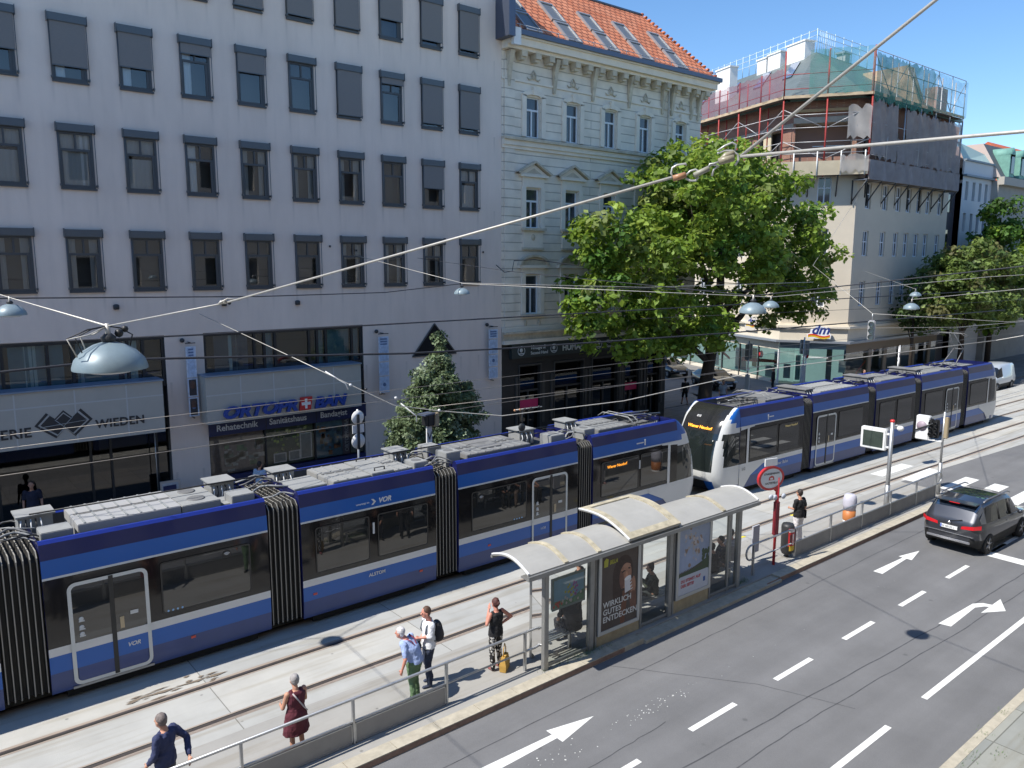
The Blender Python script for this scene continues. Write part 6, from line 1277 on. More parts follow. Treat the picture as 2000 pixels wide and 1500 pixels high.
# ================================================================ railings
def railing(label, posts, y, top, mid, panels, pm, loopL=False, loopR=False, ptop=.40):
    t = thing('railing', label, 'railing', (posts[0], y, 0), 0, 'steel railings behind the tram platform'); X0_ = posts[0]
    for x in posts: b = MB(); x_ = x-X0_; b.box(x_-.022, x_+.022, -.035, .035, -.02, top, GALV); b.build('post', t)
    b = MB(); xa, xb = 0, posts[-1]-X0_; pts = [(xa, 0, top), (xb, 0, top)]
    if loopR: pts = pts+[(xb+.30+.24*math.sin(R(a)), 0, (top+mid)/2+(top-mid)/2*math.cos(R(a))) for a in range(0, 181, 20)]+[(xb, 0, mid)]
    if loopL: pts = [(xa, 0, mid)]+[(xa-.12-.24*math.sin(R(a)), 0, (top+mid)/2-(top-mid)/2*math.cos(R(a))) for a in range(0, 181, 20)]+pts
    b.tube(pts, .03, GALV, 10); b.build('handrail', t)
    b = MB(); b.tube([(xa, 0, mid), (xb, 0, mid)], .022, GALV, 8); b.build('middle_rail', t)
    for a, c in panels:
        a -= X0_; c -= X0_; b = MB(); b.box(a+.05, c-.05, -.012, .012, .035, ptop, pm)
        for (p, q, r_, s_) in ((a+.035, c-.035, ptop, ptop+.02), (a+.035, c-.035, .015, .035)): b.box(p, q, -.018, .018, r_, s_, GALV)
        b.box(a+.03, a+.05, -.018, .018, .015, ptop+.02, GALV); b.box(c-.05, c-.03, -.018, .018, .015, ptop+.02, GALV); b.build('panel', t)
    return t
PERF = mat('perforated_grey_sheet', (.27, .265, .26), .6, .1, .08, 3)
railing('railing with mesh panels in front of the waiting people, left of the shelter', [-2.1, 0.03, 2.16, 4.30, 6.45, 8.60, 10.74], 12.55, .92, .46, [(-2.1, 0.03), (0.03, 2.16), (2.16, 4.3), (4.3, 6.45), (6.45, 8.6)], PERF, loopR=True)
railing('railing with solid grey boards running right from the shelter to the crossing', [19.5, 21.75, 23.9, 26.0, 28.1, 30.2, 31.9], 12.48, .95, .50, [(21.75, 23.9), (23.9, 26), (26, 28.1), (28.1, 30.2), (30.2, 31.9)], mat('grey_board', (.25, .245, .24), .8, 0, .12, 2), loopL=True, loopR=True, ptop=.48)
# ================================================================ tram shelter
sh = thing('tram_shelter', 'glass tram shelter with curved translucent roof between the two railings', 'shelter', (0, 0, 0))
RPL = mat('roof_sheet', (.38, .37, .34), .5, 0, .10, 1.2); RPY = mat('roof_seal_yellow', (.44, .39, .28), .7, 0, .3, 5); ALU = mat('shelter_aluminium', (.30, .30, .29), .45, .5, .1, 5)
SGL = glass('shelter_glass', (.86, .90, .89), .03)
def arc(y0, y1, z0, z1, h, n=10): return [(y0+(y1-y0)*i/n, z0+(z1-z0)*i/n+h*math.sin(math.pi*min(1, i/n*1.0))) for i in range(n+1)]
def roofseg(x0, x1, pr, m, nm='roof'):
    b = MB(); n = len(pr)
    vs = [(x, y, z+d) for d in (0, .03) for x in (x0, x1) for y, z in pr]
    f = []
    for i in range(n-1): f += [(i, i+1, n+i+1, n+i), (2*n+i, 3*n+i, 3*n+i+1, 2*n+i+1), (i, 2*n+i, 2*n+i+1, i+1), (n+i, n+i+1, 3*n+i+1, 3*n+i)]
    f += [(0, n, 3*n, 2*n), (n-1, 3*n-1, 4*n-1, 2*n-1)]
    b.add(vs, f, m, False); return b.build(nm, sh)
pr = arc(12.08, 13.34, 2.46, 2.56, .17)
segs = [10.42, 11.55, 13.62, 15.5, 17.4, 19.0]
for i in range(5):
    if i == 2: continue
    roofseg(segs[i]+.005, segs[i+1]-.005, pr, RPL)
prm = arc(12.06, 13.80, 2.52, 2.86, .16)
roofseg(13.60, 15.52, prm, RPL)
for x in (11.55, 12.6, 17.4): roofseg(x-.06, x+.06, [(y, z+.033) for y, z in pr], RPY, 'roof_joint')
for x0, x1 in ((13.6, 13.82), (15.3, 15.52)): roofseg(x0, x1, [(y, z+.033) for y, z in prm], RPY, 'roof_joint')
roofseg(13.82, 15.3, [(y, z+.034) for y, z in prm[:2]], RPY, 'roof_joint'); roofseg(13.82, 15.3, [(y, z+.034) for y, z in prm[-2:]], RPY, 'roof_joint')
for x in (10.42, 18.97): roofseg(x-.01, x+.04, [(y, z+.035) for y, z in pr], WHITEP, 'roof_edge')
roofseg(13.58, 13.62, [(y, z+.036) for y, z in prm], WHITEP, 'roof_edge')
b = MB(); b.box(10.4, 19.02, 12.02, 12.12, 2.36, 2.46, ALU); b.box(10.4, 19.02, 12.12, 12.3, 2.38, 2.42, ALU); b.build('gutter', sh)
b = MB(); b.box(10.4, 19.02, 13.3, 13.36, 2.52, 2.58, ALU); b.build('front_beam', sh)
for x, w_ in ((11.12, .13), (12.55, .15), (15.42, .15), (18.42, .16)): b = MB(); b.box(x-w_/2, x+w_/2, 12.24, 12.36, -.02, 2.42, ALU, .01); b.build('pillar', sh)
for x in (12.72, 14.32, 15.58, 17.14, 17.95): b = MB(); b.box(x-.03, x+.03, 12.27, 12.34, 0, 2.38, ALU); b.build('frame_post', sh)
for x in (11.25, 18.9): b = MB(); b.box(x-.04, x+.04, 12.86, 12.94, 0, 2.62, ALU); b.build('thin_post', sh)
for x0, x1 in ((11.19, 12.47), (14.35, 15.34), (17.2, 18.34)):
    b = MB(); b.quad((x0, 12.30, .12), (x1, 12.30, .12), (x1, 12.30, 2.3), (x0, 12.30, 2.3), SGL); b.build('glass_pane', sh)
    b = MB(); b.box(x0, x1, 12.28, 12.32, .05, .12, ALU); b.build('lower_rail', sh)
b = MB(); b.quad((11.12, 12.36, .15), (11.22, 12.9, .15), (11.22, 12.9, 2.3), (11.12, 12.36, 2.3), SGL); b.build('side_glass', sh)
for x0, x1 in ((12.75, 14.28), (15.6, 17.1)): b = MB(); b.box(x0, x1, 12.29, 12.33, -.02, .36, mat('dirty_base_plate', (.36, .30, .2), .85, 0, .25, 2)); b.build('base_plate', sh)
for x0, x1 in ((11.3, 12.5), (14.4, 16.4), (17.0, 18.9)):
    bt = thing('bench', {11.3: 'slatted metal bench in the left bay of the shelter', 14.4: 'slatted metal bench in the middle bay of the shelter', 17.0: 'slatted metal bench in the right bay of the shelter'}[x0], 'bench', (0, 0, 0), 0, 'benches in the shelter')
    for q in range(5): b = MB(); b.box(x0, x1, 12.56+q*.085, 12.61+q*.085, .44, .465, GALV); b.build('slat', bt)
    for x in (x0+.2, x1-.2): b = MB(); b.box(x-.03, x+.03, 12.5, 12.98, .40, .44, GALV); b.box(x-.03, x+.03, 12.7, 12.76, 0, .4, GALV); b.build('leg', bt)
# posters
FRM = mat('poster_frame_silver', (.50, .51, .50), .4, .4)
def poster(lab, x0, x1, z0, z1, base):
    t = thing('advertising_poster', lab, 'poster', (x0, 12.24, z0)); W_, H_ = x1-x0, z1-z0; f = .09
    b = MB(); b.box(0, W_, .0, .07, 0, H_, mat('case_back', (.1, .1, .1), .6)); b.build('case', t)
    b = MB(); b.box(0, f, -.03, 0, 0, H_, FRM); b.box(W_-f, W_, -.03, 0, 0, H_, FRM); b.box(f, W_-f, -.03, 0, 0, f, FRM); b.box(f, W_-f, -.03, 0, H_-f, H_, FRM); b.build('frame', t)
    b = MB(); b.box(f, W_-f, -.012, 0, f, H_-f, base); b.build('picture', t); return t, W_, H_
t, W_, H_ = poster('dark poster of a face drinking from a white glass reading WIRKLICH GUTES ENTDECKEN', 12.74, 14.2, .30, 2.36, mat('poster_umber', (.075, .058, .05), .5, 0, .25, 1.5))
pc = bpy.data.objects[t.children[-1].name] if False else [c for c in t.children if c.name.startswith('picture')][0]
FACE = mat('poster_face', (.36, .19, .125), .6, 0, .25, 7); FDK = mat('poster_face_shadow', (.17, .085, .06), .6, 0, .3, 6); CUP = mat('poster_milk', (.62, .62, .64), .5, 0, .1, 5)
def disc(b, cx, cz, rx, rz_, y, m, a=0, n=20): b.poly([(cx+rx*math.cos(2*math.pi*i/n)*math.cos(a)-rz_*math.sin(2*math.pi*i/n)*math.sin(a), y, cz+rx*math.cos(2*math.pi*i/n)*math.sin(a)+rz_*math.sin(2*math.pi*i/n)*math.cos(a)) for i in range(n)], m)
b = MB(); b.poly([(.78, -.0125, .1), (.74, -.0125, .65), (.70, -.0125, .95), (.9, -.0125, 1.1), (1.0, -.0125, .7), (.92, -.0125, .1)], mat('poster_neck', (.16, .07, .04), .6)); b.poly([(1.15, -.0130, .35), (1.05, -.0130, .9), (1.22, -.0130, 1.1), (1.32, -.0130, .8), (1.36, -.0130, .35)], FDK)
HR_ = mat('poster_hair', (.05, .032, .026), .6, 0, .3, 10); disc(b, .84, 1.38, .36, .46, -.0132, HR_, -.12); disc(b, .66, .95, .17, .5, -.0131, HR_, .1); disc(b, .93, 1.30, .215, .32, -.0135, FACE, -.12); disc(b, .80, 1.22, .085, .24, -.014, FDK, .1); disc(b, .98, 1.55, .13, .05, -.0138, mat('poster_brow_light', (.42, .24, .16), .6), -.1); disc(b, .86, 1.42, .07, .02, -.0145, BLACK, .2); disc(b, 1.06, 1.46, .05, .018, -.0145, BLACK, -.2); disc(b, .97, 1.30, .045, .10, -.0145, mat('poster_nose', (.5, .26, .16), .6))
b.poly([(.92, -.015, .85), (.90, -.015, 1.2), (1.12, -.015, 1.27), (1.2, -.015, .9)], CUP); disc(b, 1.01, 1.22, .115, .05, -.0155, mat('poster_milk_top', (.75, .75, .76), .5), .2)
for q in range(4): disc(b, 1.18+.01*q, 1.14-q*.085, .10, .032, -.0156+.0001*q-.0004, FACE, .5)
disc(b, 1.24, 1.02, .06, .2, -.0149, FACE, .1)
b.build('portrait', pc)
PW = mat('poster_white_text', (.62, .63, .62), .6)
for i, s in enumerate(('WIRKLICH', 'GUTES', 'ENTDECKEN')): text(s, 'lettering', PW, .20, pc, (.16, -.0185, .66-i*.185), bold=.004, depth=.0006, sx=1.05)
PYL = mat('poster_yellow_green', (.42, .42, .06), .6); text('BILLA', 'lettering', PYL, .14, pc, (.36, -.0185, 1.72), bold=.004, depth=.0006, shear=.2, sx=.8); b = MB(); b.poly([(.17, -.018, 1.68), (.30, -.018, 1.68), (.32, -.018, 1.86), (.24, -.018, 1.90), (.17, -.018, 1.84)], PYL); b.build('emblem', pc)
t, W_, H_ = poster('pale blue poster with small picture of trees and red text above a white panel', 15.62, 17.08, .38, 2.40, mat('poster_sky', (.30, .36, .50), .5, 0, .2, 1.2)); pc = [c for c in t.children if c.name.startswith('picture')][0]
b = MB(); rs = random.Random(4)
b.poly([(.09, -.0125, .70), (.5, -.0125, .72), (.9, -.0125, .80), (1.37, -.0125, .92), (1.37, -.0125, .50), (.09, -.0125, .50)], mat('poster_hill', (.06, .09, .05), .6)); b.poly([(.09, -.013, .09), (1.37, -.013, .09), (1.37, -.013, .58), (1.3, -.013, .60), (.16, -.013, .60), (.09, -.013, .55)], mat('poster_pale_panel', (.50, .53, .60), .6))
for k in range(60): disc(b, rs.gauss(.65, .16), rs.gauss(1.35, .25), rs.uniform(.02, .06), rs.uniform(.02, .08), -.0132-.00003*k, mat('poster_blot%d' % (k % 4), [(.42, .38, .36), (.5, .46, .46), (.34, .38, .46), (.3, .22, .16)][k % 4], .6), rs.random(), 8)
for k in range(16): disc(b, .15+k*.06, .70+k*.004, .02, .04, -.0155, mat('poster_crowd', (.1, .08, .07), .6), 0, 6)
for k in range(10): disc(b, rs.uniform(1.0, 1.35), rs.uniform(.85, 1.15), .06, .07, -.0155-.0001*k, mat('poster_hill', (0, 0, 0)), 0, 8)
b.build('illustration', pc)
PR = mat('poster_red_text', (.50, .05, .06), .6)
text('DU STEHST AUF', 'lettering', PR, .115, pc, (.2, -.018, .42), bold=.003, depth=.0005); text('DER SEITE?', 'lettering', PR, .115, pc, (.2, -.018, .29), bold=.003, depth=.0005)
b = MB(); b.box(1.15, 1.24, -.016, -.0125, .25, .38, mat('poster_blue_logo', (.05, .12, .35), .6)); b.build('logo', pc)
# hanging colourful screen in the first bay
t = thing('hanging_screen', 'small framed picture of coloured flowers under blue sky hanging in the shelter', 'screen', (11.42, 12.40, 1.28))
b = MB(); b.box(0, 1.02, 0, .05, 0, .74, mat('case_back', (0, 0, 0))); b.box(-.02, 1.04, -.01, .0, -.02, .76, mat('green_grey_frame', (.25, .33, .32), .4)); b.build('frame', t)
b = MB(); b.box(.04, .98, -.018, -.01, .04, .70, mat('picture_sky', (.26, .52, .75), .5, 0, .15, 3)); b.poly([(.04, -.019, .04), (.98, -.019, .04), (.98, -.019, .3), (.6, -.019, .16), (.04, -.019, .2)], mat('picture_meadow', (.16, .32, .20), .6, 0, .4, 12)); rs = random.Random(9)
for k in range(46):
    c = k % 4; x = [rs.gauss(.55, .08), rs.gauss(.72, .07), rs.gauss(.15, .05), rs.uniform(.3, .95)][c]; z = [rs.gauss(.32, .09), rs.gauss(.40, .1), rs.gauss(.13, .05), rs.uniform(.06, .25)][c]; disc(b, x, max(.06, min(.68, z)), .03, .035, -.0195-.0001*k, mat('flower%d' % c, [(.70, .68, .08), (.46, .16, .58), (.7, .09, .05), (.7, .65, .65)][c], .6), 0, 8)
b.build('picture', t)
# ================================================================ red stop sign
t = thing('tram_stop_sign', 'red pole with white oval tram stop sign beside the right end of the shelter', 'sign', (20.72, 12.55, 0), R(-14))
RP = mat('signal_red', (.50, .025, .03), .4, 0, .05, 3, coat=.3)
b = MB(); b.tube([(0, 0, 0), (0, 0, 2.75)], .045, RP, 10); b.build('pole', t)
b = MB(); b.box(-.09, .09, -.06, .06, .95, 2.0, mat('dark_red_box', (.20, .02, .03), .5), .02); b.build('information_box', t)
b = MB(); cx, cz = -.30, 2.76
def ell(rx, rz_, n=28): return [(cx+rx*math.cos(2*math.pi*i/n), cz+rz_*math.sin(2*math.pi*i/n)) for i in range(n)]
E1, E2 = ell(.50, .37), ell(.42, .30); n = 28
b.add([(x, -.04, z) for x, z in E1]+[(x, .04, z) for x, z in E1]+[(x, -.04, z) for x, z in E2], [(i, (i+1) % n, n+(i+1) % n, n+i) for i in range(n)]+[tuple(range(n, 2*n))[::-1]]+[(i, (i+1) % n, 2*n+(i+1) % n, 2*n+i) for i in range(n)], RP)
b.poly([(cx+.35, -.035, cz-.30), (cx+.1, -.035, cz-.36), (cx+.30, -.035, cz-.52), (cx+.35, -.035, cz-.52)], RP); b.box(-.05, .05, -.03, .03, 2.0, 2.6, RP); b.build('oval_frame', t)
b = MB(); b.poly([(x, -.036, z) for x, z in E2], WHITEP); o = b.build('face', t)
text('STRASSENBAHN', 'lettering', DARKM, .082, o, (cx, -.040, cz+.12), align='CENTER', bold=.002, depth=.001); text('HALTESTELLE', 'lettering', DARKM, .082, o, (cx, -.040, cz-.17), align='CENTER', bold=.002, depth=.001)
b = MB(); b.poly([(cx-.11, -.041, cz-.05), (cx+.11, -.041, cz-.05), (cx+.09, -.041, cz+.05), (cx, -.041, cz+.085), (cx-.09, -.041, cz+.05)], RP); b.box(cx-.05, cx+.05, -.043, -.0415, cz-.035, cz+.02, WHITEP); b.build('tram_symbol', o)
b = MB(); b.box(-.55, -.08, -.02, .02, 3.14, 3.36, WHITEP); b.build('upper_plate', t)
b = MB(); 
for x, z in ((-.28, 2.18), (-.12, 2.15), (.22, 2.15)): b.lathe((x, -.05, z), [(0, 0), (.085, 0), (.085, .02), (0, .02)], mat('round_badge', (.62, .66, .74), .5), 16, 'y')
b.box(-.35, .3, -.03, -.01, 2.13, 2.16, DARKM); b.build('line_badge', t)
b = MB(); b.box(-.62, -.28, .35, .40, .2, 1.05, mat('grey_notice', (.45, .46, .5), .6)); o = b.build('notice_board', label='small grey notice board left of the red stop pole', cat='board'); o.location = (20.95, 12.7, 0.1)
# litter bin with advertising, beside the pole
t = thing('litter_bin', 'narrow dark litter bin with red white and yellow printed front beside the stop pole', 'bin', (21.62, 12.66, 0), R(-8))
b = MB(); b.lathe((0, 0, 0), [(0, .12), (.15, .12), (.19, .2), (.20, 1.0), (.17, 1.08), (.0, 1.1)], mat('bin_black', (.03, .03, .032), .5), 20); b.tube([(0, 0, 0), (0, 0, .2)], .05, DARKM, 8); b.build('body', t)
def arcpanel(b, r, a0, a1, z0, z1, m, n=8): b.add([(r*math.sin(R(a0+(a1-a0)*i/n)), -r*math.cos(R(a0+(a1-a0)*i/n)), z) for i in range(n+1) for z in (z0, z1)], [(2*i, 2*i+2, 2*i+3, 2*i+1) for i in range(n)], m)
b = MB(); arcpanel(b, .206, -45, 45, .40, .98, RP); arcpanel(b, .209, -35, 35, .26, .42, mat('bin_yellow', (.6, .4, .03), .5)); arcpanel(b, .208, -40, 30, .86, .93, WHITEP); arcpanel(b, .208, -5, 12, .45, .8, WHITEP); arcpanel(b, .210, 0, 7, .5, .62, RP); arcpanel(b, .208, -30, -15, .5, .78, mat('bin_black', (0, 0, 0))); b.build('printed_panel', t)
t = thing('litter_bin', 'pale litter bin with orange lower half hanging on the railing farther right', 'bin', (26.45, 13.15, 0), R(10))
b = MB(); b.lathe((0, 0, 0), [(0, .42), (.20, .42), (.235, .62), (.235, .8), (.2, .95), (.14, 1.0), (0, 1.0)], mat('pale_lilac_bag', (.50, .49, .56), .7, 0, .1, 5, .5, 12), 16); b.build('bag', t)
b = MB(); b.lathe((0, 0, 0), [(0, .02), (.19, .02), (.215, .1), (.22, .42), (0, .42)], mat('bin_orange', (.48, .17, .05), .5), 16); b.build('body', t); b = MB(); b.lathe((0, 0, 0), [(.2, .0), (.2, .06), (.0, .06)], WHITEP, 16); b.tube([(.3, .02, 0), (.3, .02, .8)], .03, WHITEP, 8); b.build('stand', t)
# ================================================================ monitor pole, signal pole
t = thing('display_pole', 'leaning grey pole with white-framed departure monitor and red lamp on top', 'pole', (29.0, 13.02, 0))
b = MB(); b.tube([(0, 0, 0), (0, 0, 3.3)], .075, GALV, 12); b.tube([(0, 0, 0), (0, 0, .9)], .095, GALV, 12); b.build('pole', t)
b = MB(); b.box(-.1, .12, .16, 1.12, 2.18, 3.0, WHITEP, .03); b.box(-.05, .05, .0, .2, 2.3, 2.36, WHITEP); b.box(-.05, .05, 0, .2, 2.8, 2.86, WHITEP); o = b.build('monitor', t); b = MB(); b.box(-.108, -.098, .26, 1.02, 2.28, 2.88, mat('monitor_glass', (.05, .065, .055), .15, 0, .2, 4)); b.build('screen', o)
b = MB(); b.lathe((0, 0, 3.3), [(.08, 0), (.09, .04), (.07, .09), (0, .11)], mat('red_lamp', (.55, .04, .04), .3), 12); b.build('warning_lamp', t)
b = MB(); b.sphere((.05, -.28, 3.1), .13, WHITEP, 10, (1, 1, .8)); b.tube([(0, 0, 3.18), (.05, -.28, 3.22)], .02, GALV, 6); b.build('loudspeaker', t)
t = thing('signal_pole', 'grey pole carrying a white box sign and dark signal heads near the crossing', 'pole', (32.4, 12.55, 0))
b = MB(); b.tube([(0, 0, 0), (0, 0, 1.3)], .075, GALV, 10); b.tube([(0, 0, 1.3), (0, 0, 3.35)], .045, GALV, 10); b.build('pole', t)
b = MB(); b.box(-.12, .12, .50, 1.02, 2.12, 3.1, WHITEP, .03); b.box(-.1, .1, 0, .5, 2.14, 2.17, WHITEP); o = b.build('box_sign', t)
b = MB(); b.lathe((-.125, .78, 2.68), [(0, 0), (.2, 0), (.2, -.01), (0, -.01)], mat('faded_red', (.35, .28, .33), .5), 18, 'x'); b.tube([(-.15, 1.05, 2.45), (-.15, .35, 2.85)], .03, DARKM, 6); b.build('faded_symbol', o)
for dy in (.17, .38): b = MB(); b.box(-.09, .09, dy, dy+.17, 2.25, 3.0, BLACK, .03); [b.lathe((-.1, dy+.085, z), [(.06, 0), (.06, -.08), (.05, 0)], BLACK, 10, 'x') for z in (2.4, 2.62, 2.84)]; b.build('signal_head', t)
b = MB(); b.box(-.08, .08, -.18, -.04, 2.3, 3.15, mat('tan_back', (.35, .28, .18), .6), .02); b.build('signal_head', t)
# ================================================================ suspended lamps, wires
LMP = mat('lamp_shade_blue_grey', (.21, .275, .31), .45, .1, .15, 4, coat=.05); WIRE = mat('steel_cable', (.50, .48, .44), .5, .3, .1, 40); CW = mat('copper_wire', (.24, .22, .20), .45, .6); DW = mat('dark_cable', (.03, .032, .04), .7); CERA = mat('brown_ceramic', (.42, .22, .12), .4, 0, .1, 8); CERB = mat('olive_ceramic', (.30, .27, .19), .35, 0, .1, 8)
def lamp(lab, p, d=.55, extra=False):
    t = thing('suspended_lamp', lab, 'street lamp', p, 0, 'dome lamps hung over the street'); r = d/2
    b = MB(); b.lathe((0, 0, 0), [(r, -.02), (r*1.0, 0), (r*.93, .06*d/.55), (r*.72, .125*d/.55), (r*.42, .175*d/.55), (r*.18, .195*d/.55), (0.0, .20*d/.55)], LMP, 32); b.build('shade', t)
    b = MB(); b.lathe((0, 0, 0), [(0, -.06), (r*.5, -.05), (r*.92, -.015), (r*.9, .0), (0, .0)], mat('lamp_lens', (.45, .48, .5), .2), 24); b.build('lens', t)
    b = MB(); b.tube([(0, 0, .19), (0, 0, .34)], .02, WIRE, 8); b.lathe((0, 0, .2), [(.05, 0), (.06, .03), (.03, .06)], DARKM, 12)
    if extra:
        for q, (a, l) in enumerate(((200, .32), (215, .38), (190, .24), (160, .2), (20, .2))): b.tube([(0, 0, .32), (l*.5*math.cos(R(a)), l*.3*math.sin(R(a)), .30-.04*(q % 2)), (l*math.cos(R(a)), l*.6*math.sin(R(a)), .24), (l*.8*math.cos(R(a)), l*.5*math.sin(R(a)), .10)], .006, WIRE if q % 2 else BLACK, 5)
        b.sphere((.08, 0, .26), .035, BLACK, 8); b.sphere((.13, .02, .29), .028, BLACK, 8)
    b.build('hanger', t); return t
LP = {'a': (1.47, 6.80, 8.28), 'b': (2.18, 17.84, 8.10), 'c': (15.22, 21.06, 8.10), 'd': (13.74, 9.09, 8.14), 'e': (23.63, 14.95, 7.66), 'f': (29.29, 12.8, 7.5), 'g': (41.27, 17.88, 7.5)}
lamp('big blue-grey dome lamp with tangled wires in front of the gallery sign', LP['a'], .55, True)
lamp('dome lamp cut off by the left edge in front of the grey office', LP['b'], .55)
lamp('small dome lamp hanging before the lowest office windows left of the cream house', LP['c'], .52)
lamp('larger dome lamp of the pair hanging before the big tree', LP['d'], .53)
lamp('smaller dome lamp of the pair hanging before the big tree', LP['e'], .55)
lamp('lower dome lamp beside the right-hand trees before the beige building', LP['f'], .55)
lamp('upper dome lamp half hidden by the leaves of the right-hand trees', LP['g'], .55)
def wire(pts, r, m, lab, name='wire', sag=0.0, cat='wire', n=14, group=None):
    P = [Vector(p) for p in pts]; out_ = []
    if len(P) == 2 and sag: out_ = [P[0].lerp(P[1], i/n)-Vector((0, 0, sag*4*(i/n)*(1-i/n))) for i in range(n+1)]
    else: out_ = P
    b = MB(); b.tube(out_, r, m, 6)
    return b.build(name, label=lab, cat=cat, group=group)
top = lambda k: Vector(LP[k])+Vector((0, 0, .32))
RG = Vector((2.56, 1.88, 9.49)); RL = Vector((2.60, 2.10, 9.45))
wire([top('a'), (1.86, 5.27, 8.83)], .005, WIRE, 'pale cable running from the big dome lamp up to a knot', 'span_cable')
wire([(1.86, 5.27, 8.83), RL], .006, WIRE, 'long pale cable rising from the knot to the brown insulators', 'span_cable')
wire([top('b')+Vector((-3, .9, 1.2)), top('b'), top('a')], .009, WIRE, 'pale cable from the lamp at the left edge down to the big dome lamp', 'span_cable')
def through(a, q, ymin=-.6):
    a, q = Vector(a), Vector(q); d = q-a; t = (ymin-a.y)/d.y; return a+d*t
R1 = Vector((2.62, 1.82, 9.50))
e1 = through(R1, (2.82, .94, 9.505)); e2 = through(R1, (2.83, 1.23, 9.965))
wire([R1, e1], .006, WIRE, 'thick pale cable leading right from the insulators to the picture edge', 'span_cable')
wire([R1, e2], .006, WIRE, 'thick pale cable climbing from the insulators to the top of the picture', 'span_cable')
# insulator knot
t = thing('insulator_joint', 'brown and olive insulators with curled wire ends joining the thick cables', 'insulator', tuple(RL))
def loc(p): return Vector(p)-RL
dR = (R1-RL).normalized(); U = Vector((0, 0, 1))
camdir = Vector((RL.x, RL.y, RL.z-9.1)).normalized(); rr_ = Vector((math.cos(yaw), -math.sin(yaw), 0))
a0 = Vector((0, 0, 0)); px = 3.25/1532
def PV(u, v, d=0): return rr_*(u-1302)*px*.98+U*(348-v)*px+camdir*(d)      # local frame of the joint, metres
b = MB(); b.tube([PV(1293, 353), PV(1317, 346)], .0125, CERA, 10); b.build('insulator', t)
b = MB(); b.tube([PV(1380, 322, -.05), PV(1408, 315, -.05)], .014, CERB, 10); b.build('insulator', t)
b = MB(); b.tube([PV(1383, 320), PV(1394, 311), PV(1410, 305)], [.009, .014, .011], CERB, 10); b.build('insulator', t)
b = MB(); b.tube([PV(1334, 347), PV(1362, 334)], .011, mat('olive_clamp', (.33, .32, .26), .5), 8); b.build('clamp', t)
for q, pts in enumerate(([(1293, 352), (1289, 343), (1291, 333), (1300, 328), (1317, 325), (1318, 329)], [(1318, 347), (1326, 339), (1336, 336), (1343, 340), (1344, 344)], [(1318, 353), (1327, 357), (1337, 357), (1343, 350)], [(1362, 330), (1364, 326), (1372, 325), (1381, 322)], [(1360, 333), (1368, 327), (1376, 328), (1382, 331)], [(1380, 330), (1372, 336), (1369, 348)], [(1378, 301), (1392, 292), (1406, 286), (1414, 290), (1413, 300)], [(1378, 306), (1392, 301), (1408, 301), (1418, 308), (1420, 318), (1414, 328)])):
    b = MB(); b.tube([PV(u, v, .003*q) for u, v in pts], .0042, mat('bright_wire', (.6, .6, .58), .4, .4), 6); b.build('curled_wire', t)
# knot on the long cable
b = MB(); rs = random.Random(3)
for q in range(4): b.sphere((rs.uniform(-.03, .05), rs.uniform(-.03, .05), rs.uniform(-.01, .012)), .014, DARKM if q % 2 else WIRE, 8)
b.tube([(-.06, 0, -.01), (0, .0, .02), (.07, -.03, .01)], .006, WIRE, 6); o = b.build('cable_knot', label='small clamp knot on the pale cable above the gallery sign', cat='clamp'); o.location = (1.87, 5.24, 8.84)
# contact wires and feeders
wire([(-12, 15.7, 5.4), (12, 15.7, 5.5), (24, 15.7, 5.5), (60, 14.6, 5.5), (110, 13.1, 5.5)], .008, CW, 'contact wire above the nearer empty track', 'contact_wire', group='tram contact wires')
wire([(-12, 18.8, 5.3), (24, 18.8, 5.3), (47.0, 18.1, 5.3), (110, 16.2, 5.4)], .008, CW, 'contact wire above the trams', 'contact_wire', group='tram contact wires')
wire([(-12, 18.8, 5.55), (24, 18.8, 5.60), (60, 17.7, 5.5)], .008, CW, 'carrier wire just above the contact wire of the trams', 'contact_wire')
wire([(12.5, 18.8, 4.95), (24.5, 18.8, 4.75), (46, 18.3, 4.9)], .010, CW, 'slack feeder wire running low over the tram roofs', 'feeder_wire')
wire([(-4, 21, 7.3), (6.75, 21, 7.22), (19.6, 21, 7.24), (60, 21, 7.3)], .024, DW, 'upper dark cable running along the whole street before the facades', 'dark_cable')
wire([(-3, 21, 6.45), (2.25, 21, 6.62), (4.7, 21, 6.72), (8, 21, 6.55), (13, 21, 6.28), (17.3, 21, 6.16), (30, 21, 6.0), (60, 20, 6.0)], .032, DW, 'lower thicker dark cable sagging in front of the shop signs', 'dark_cable')
wire([(-3, 21, 8.2), (2.2, 18, 8.4), (8, 20, 8.22), (12, 20.5, 8.22), (15.2, 21.06, 8.42), (22, 21, 8.15), (30, 20, 7.9)], .015, DW, 'thin dark cable linking the lamps before the lowest office windows', 'lamp_cable')
wire([(16.1, 29.93, 9.4), (15.22, 21.06, 8.44), (24, 20.8, 8.15), (36, 20.5, 8.2)], .011, WIRE, 'pale wire carrying the small dome lamp and crossing to the tree', 'span_wire')
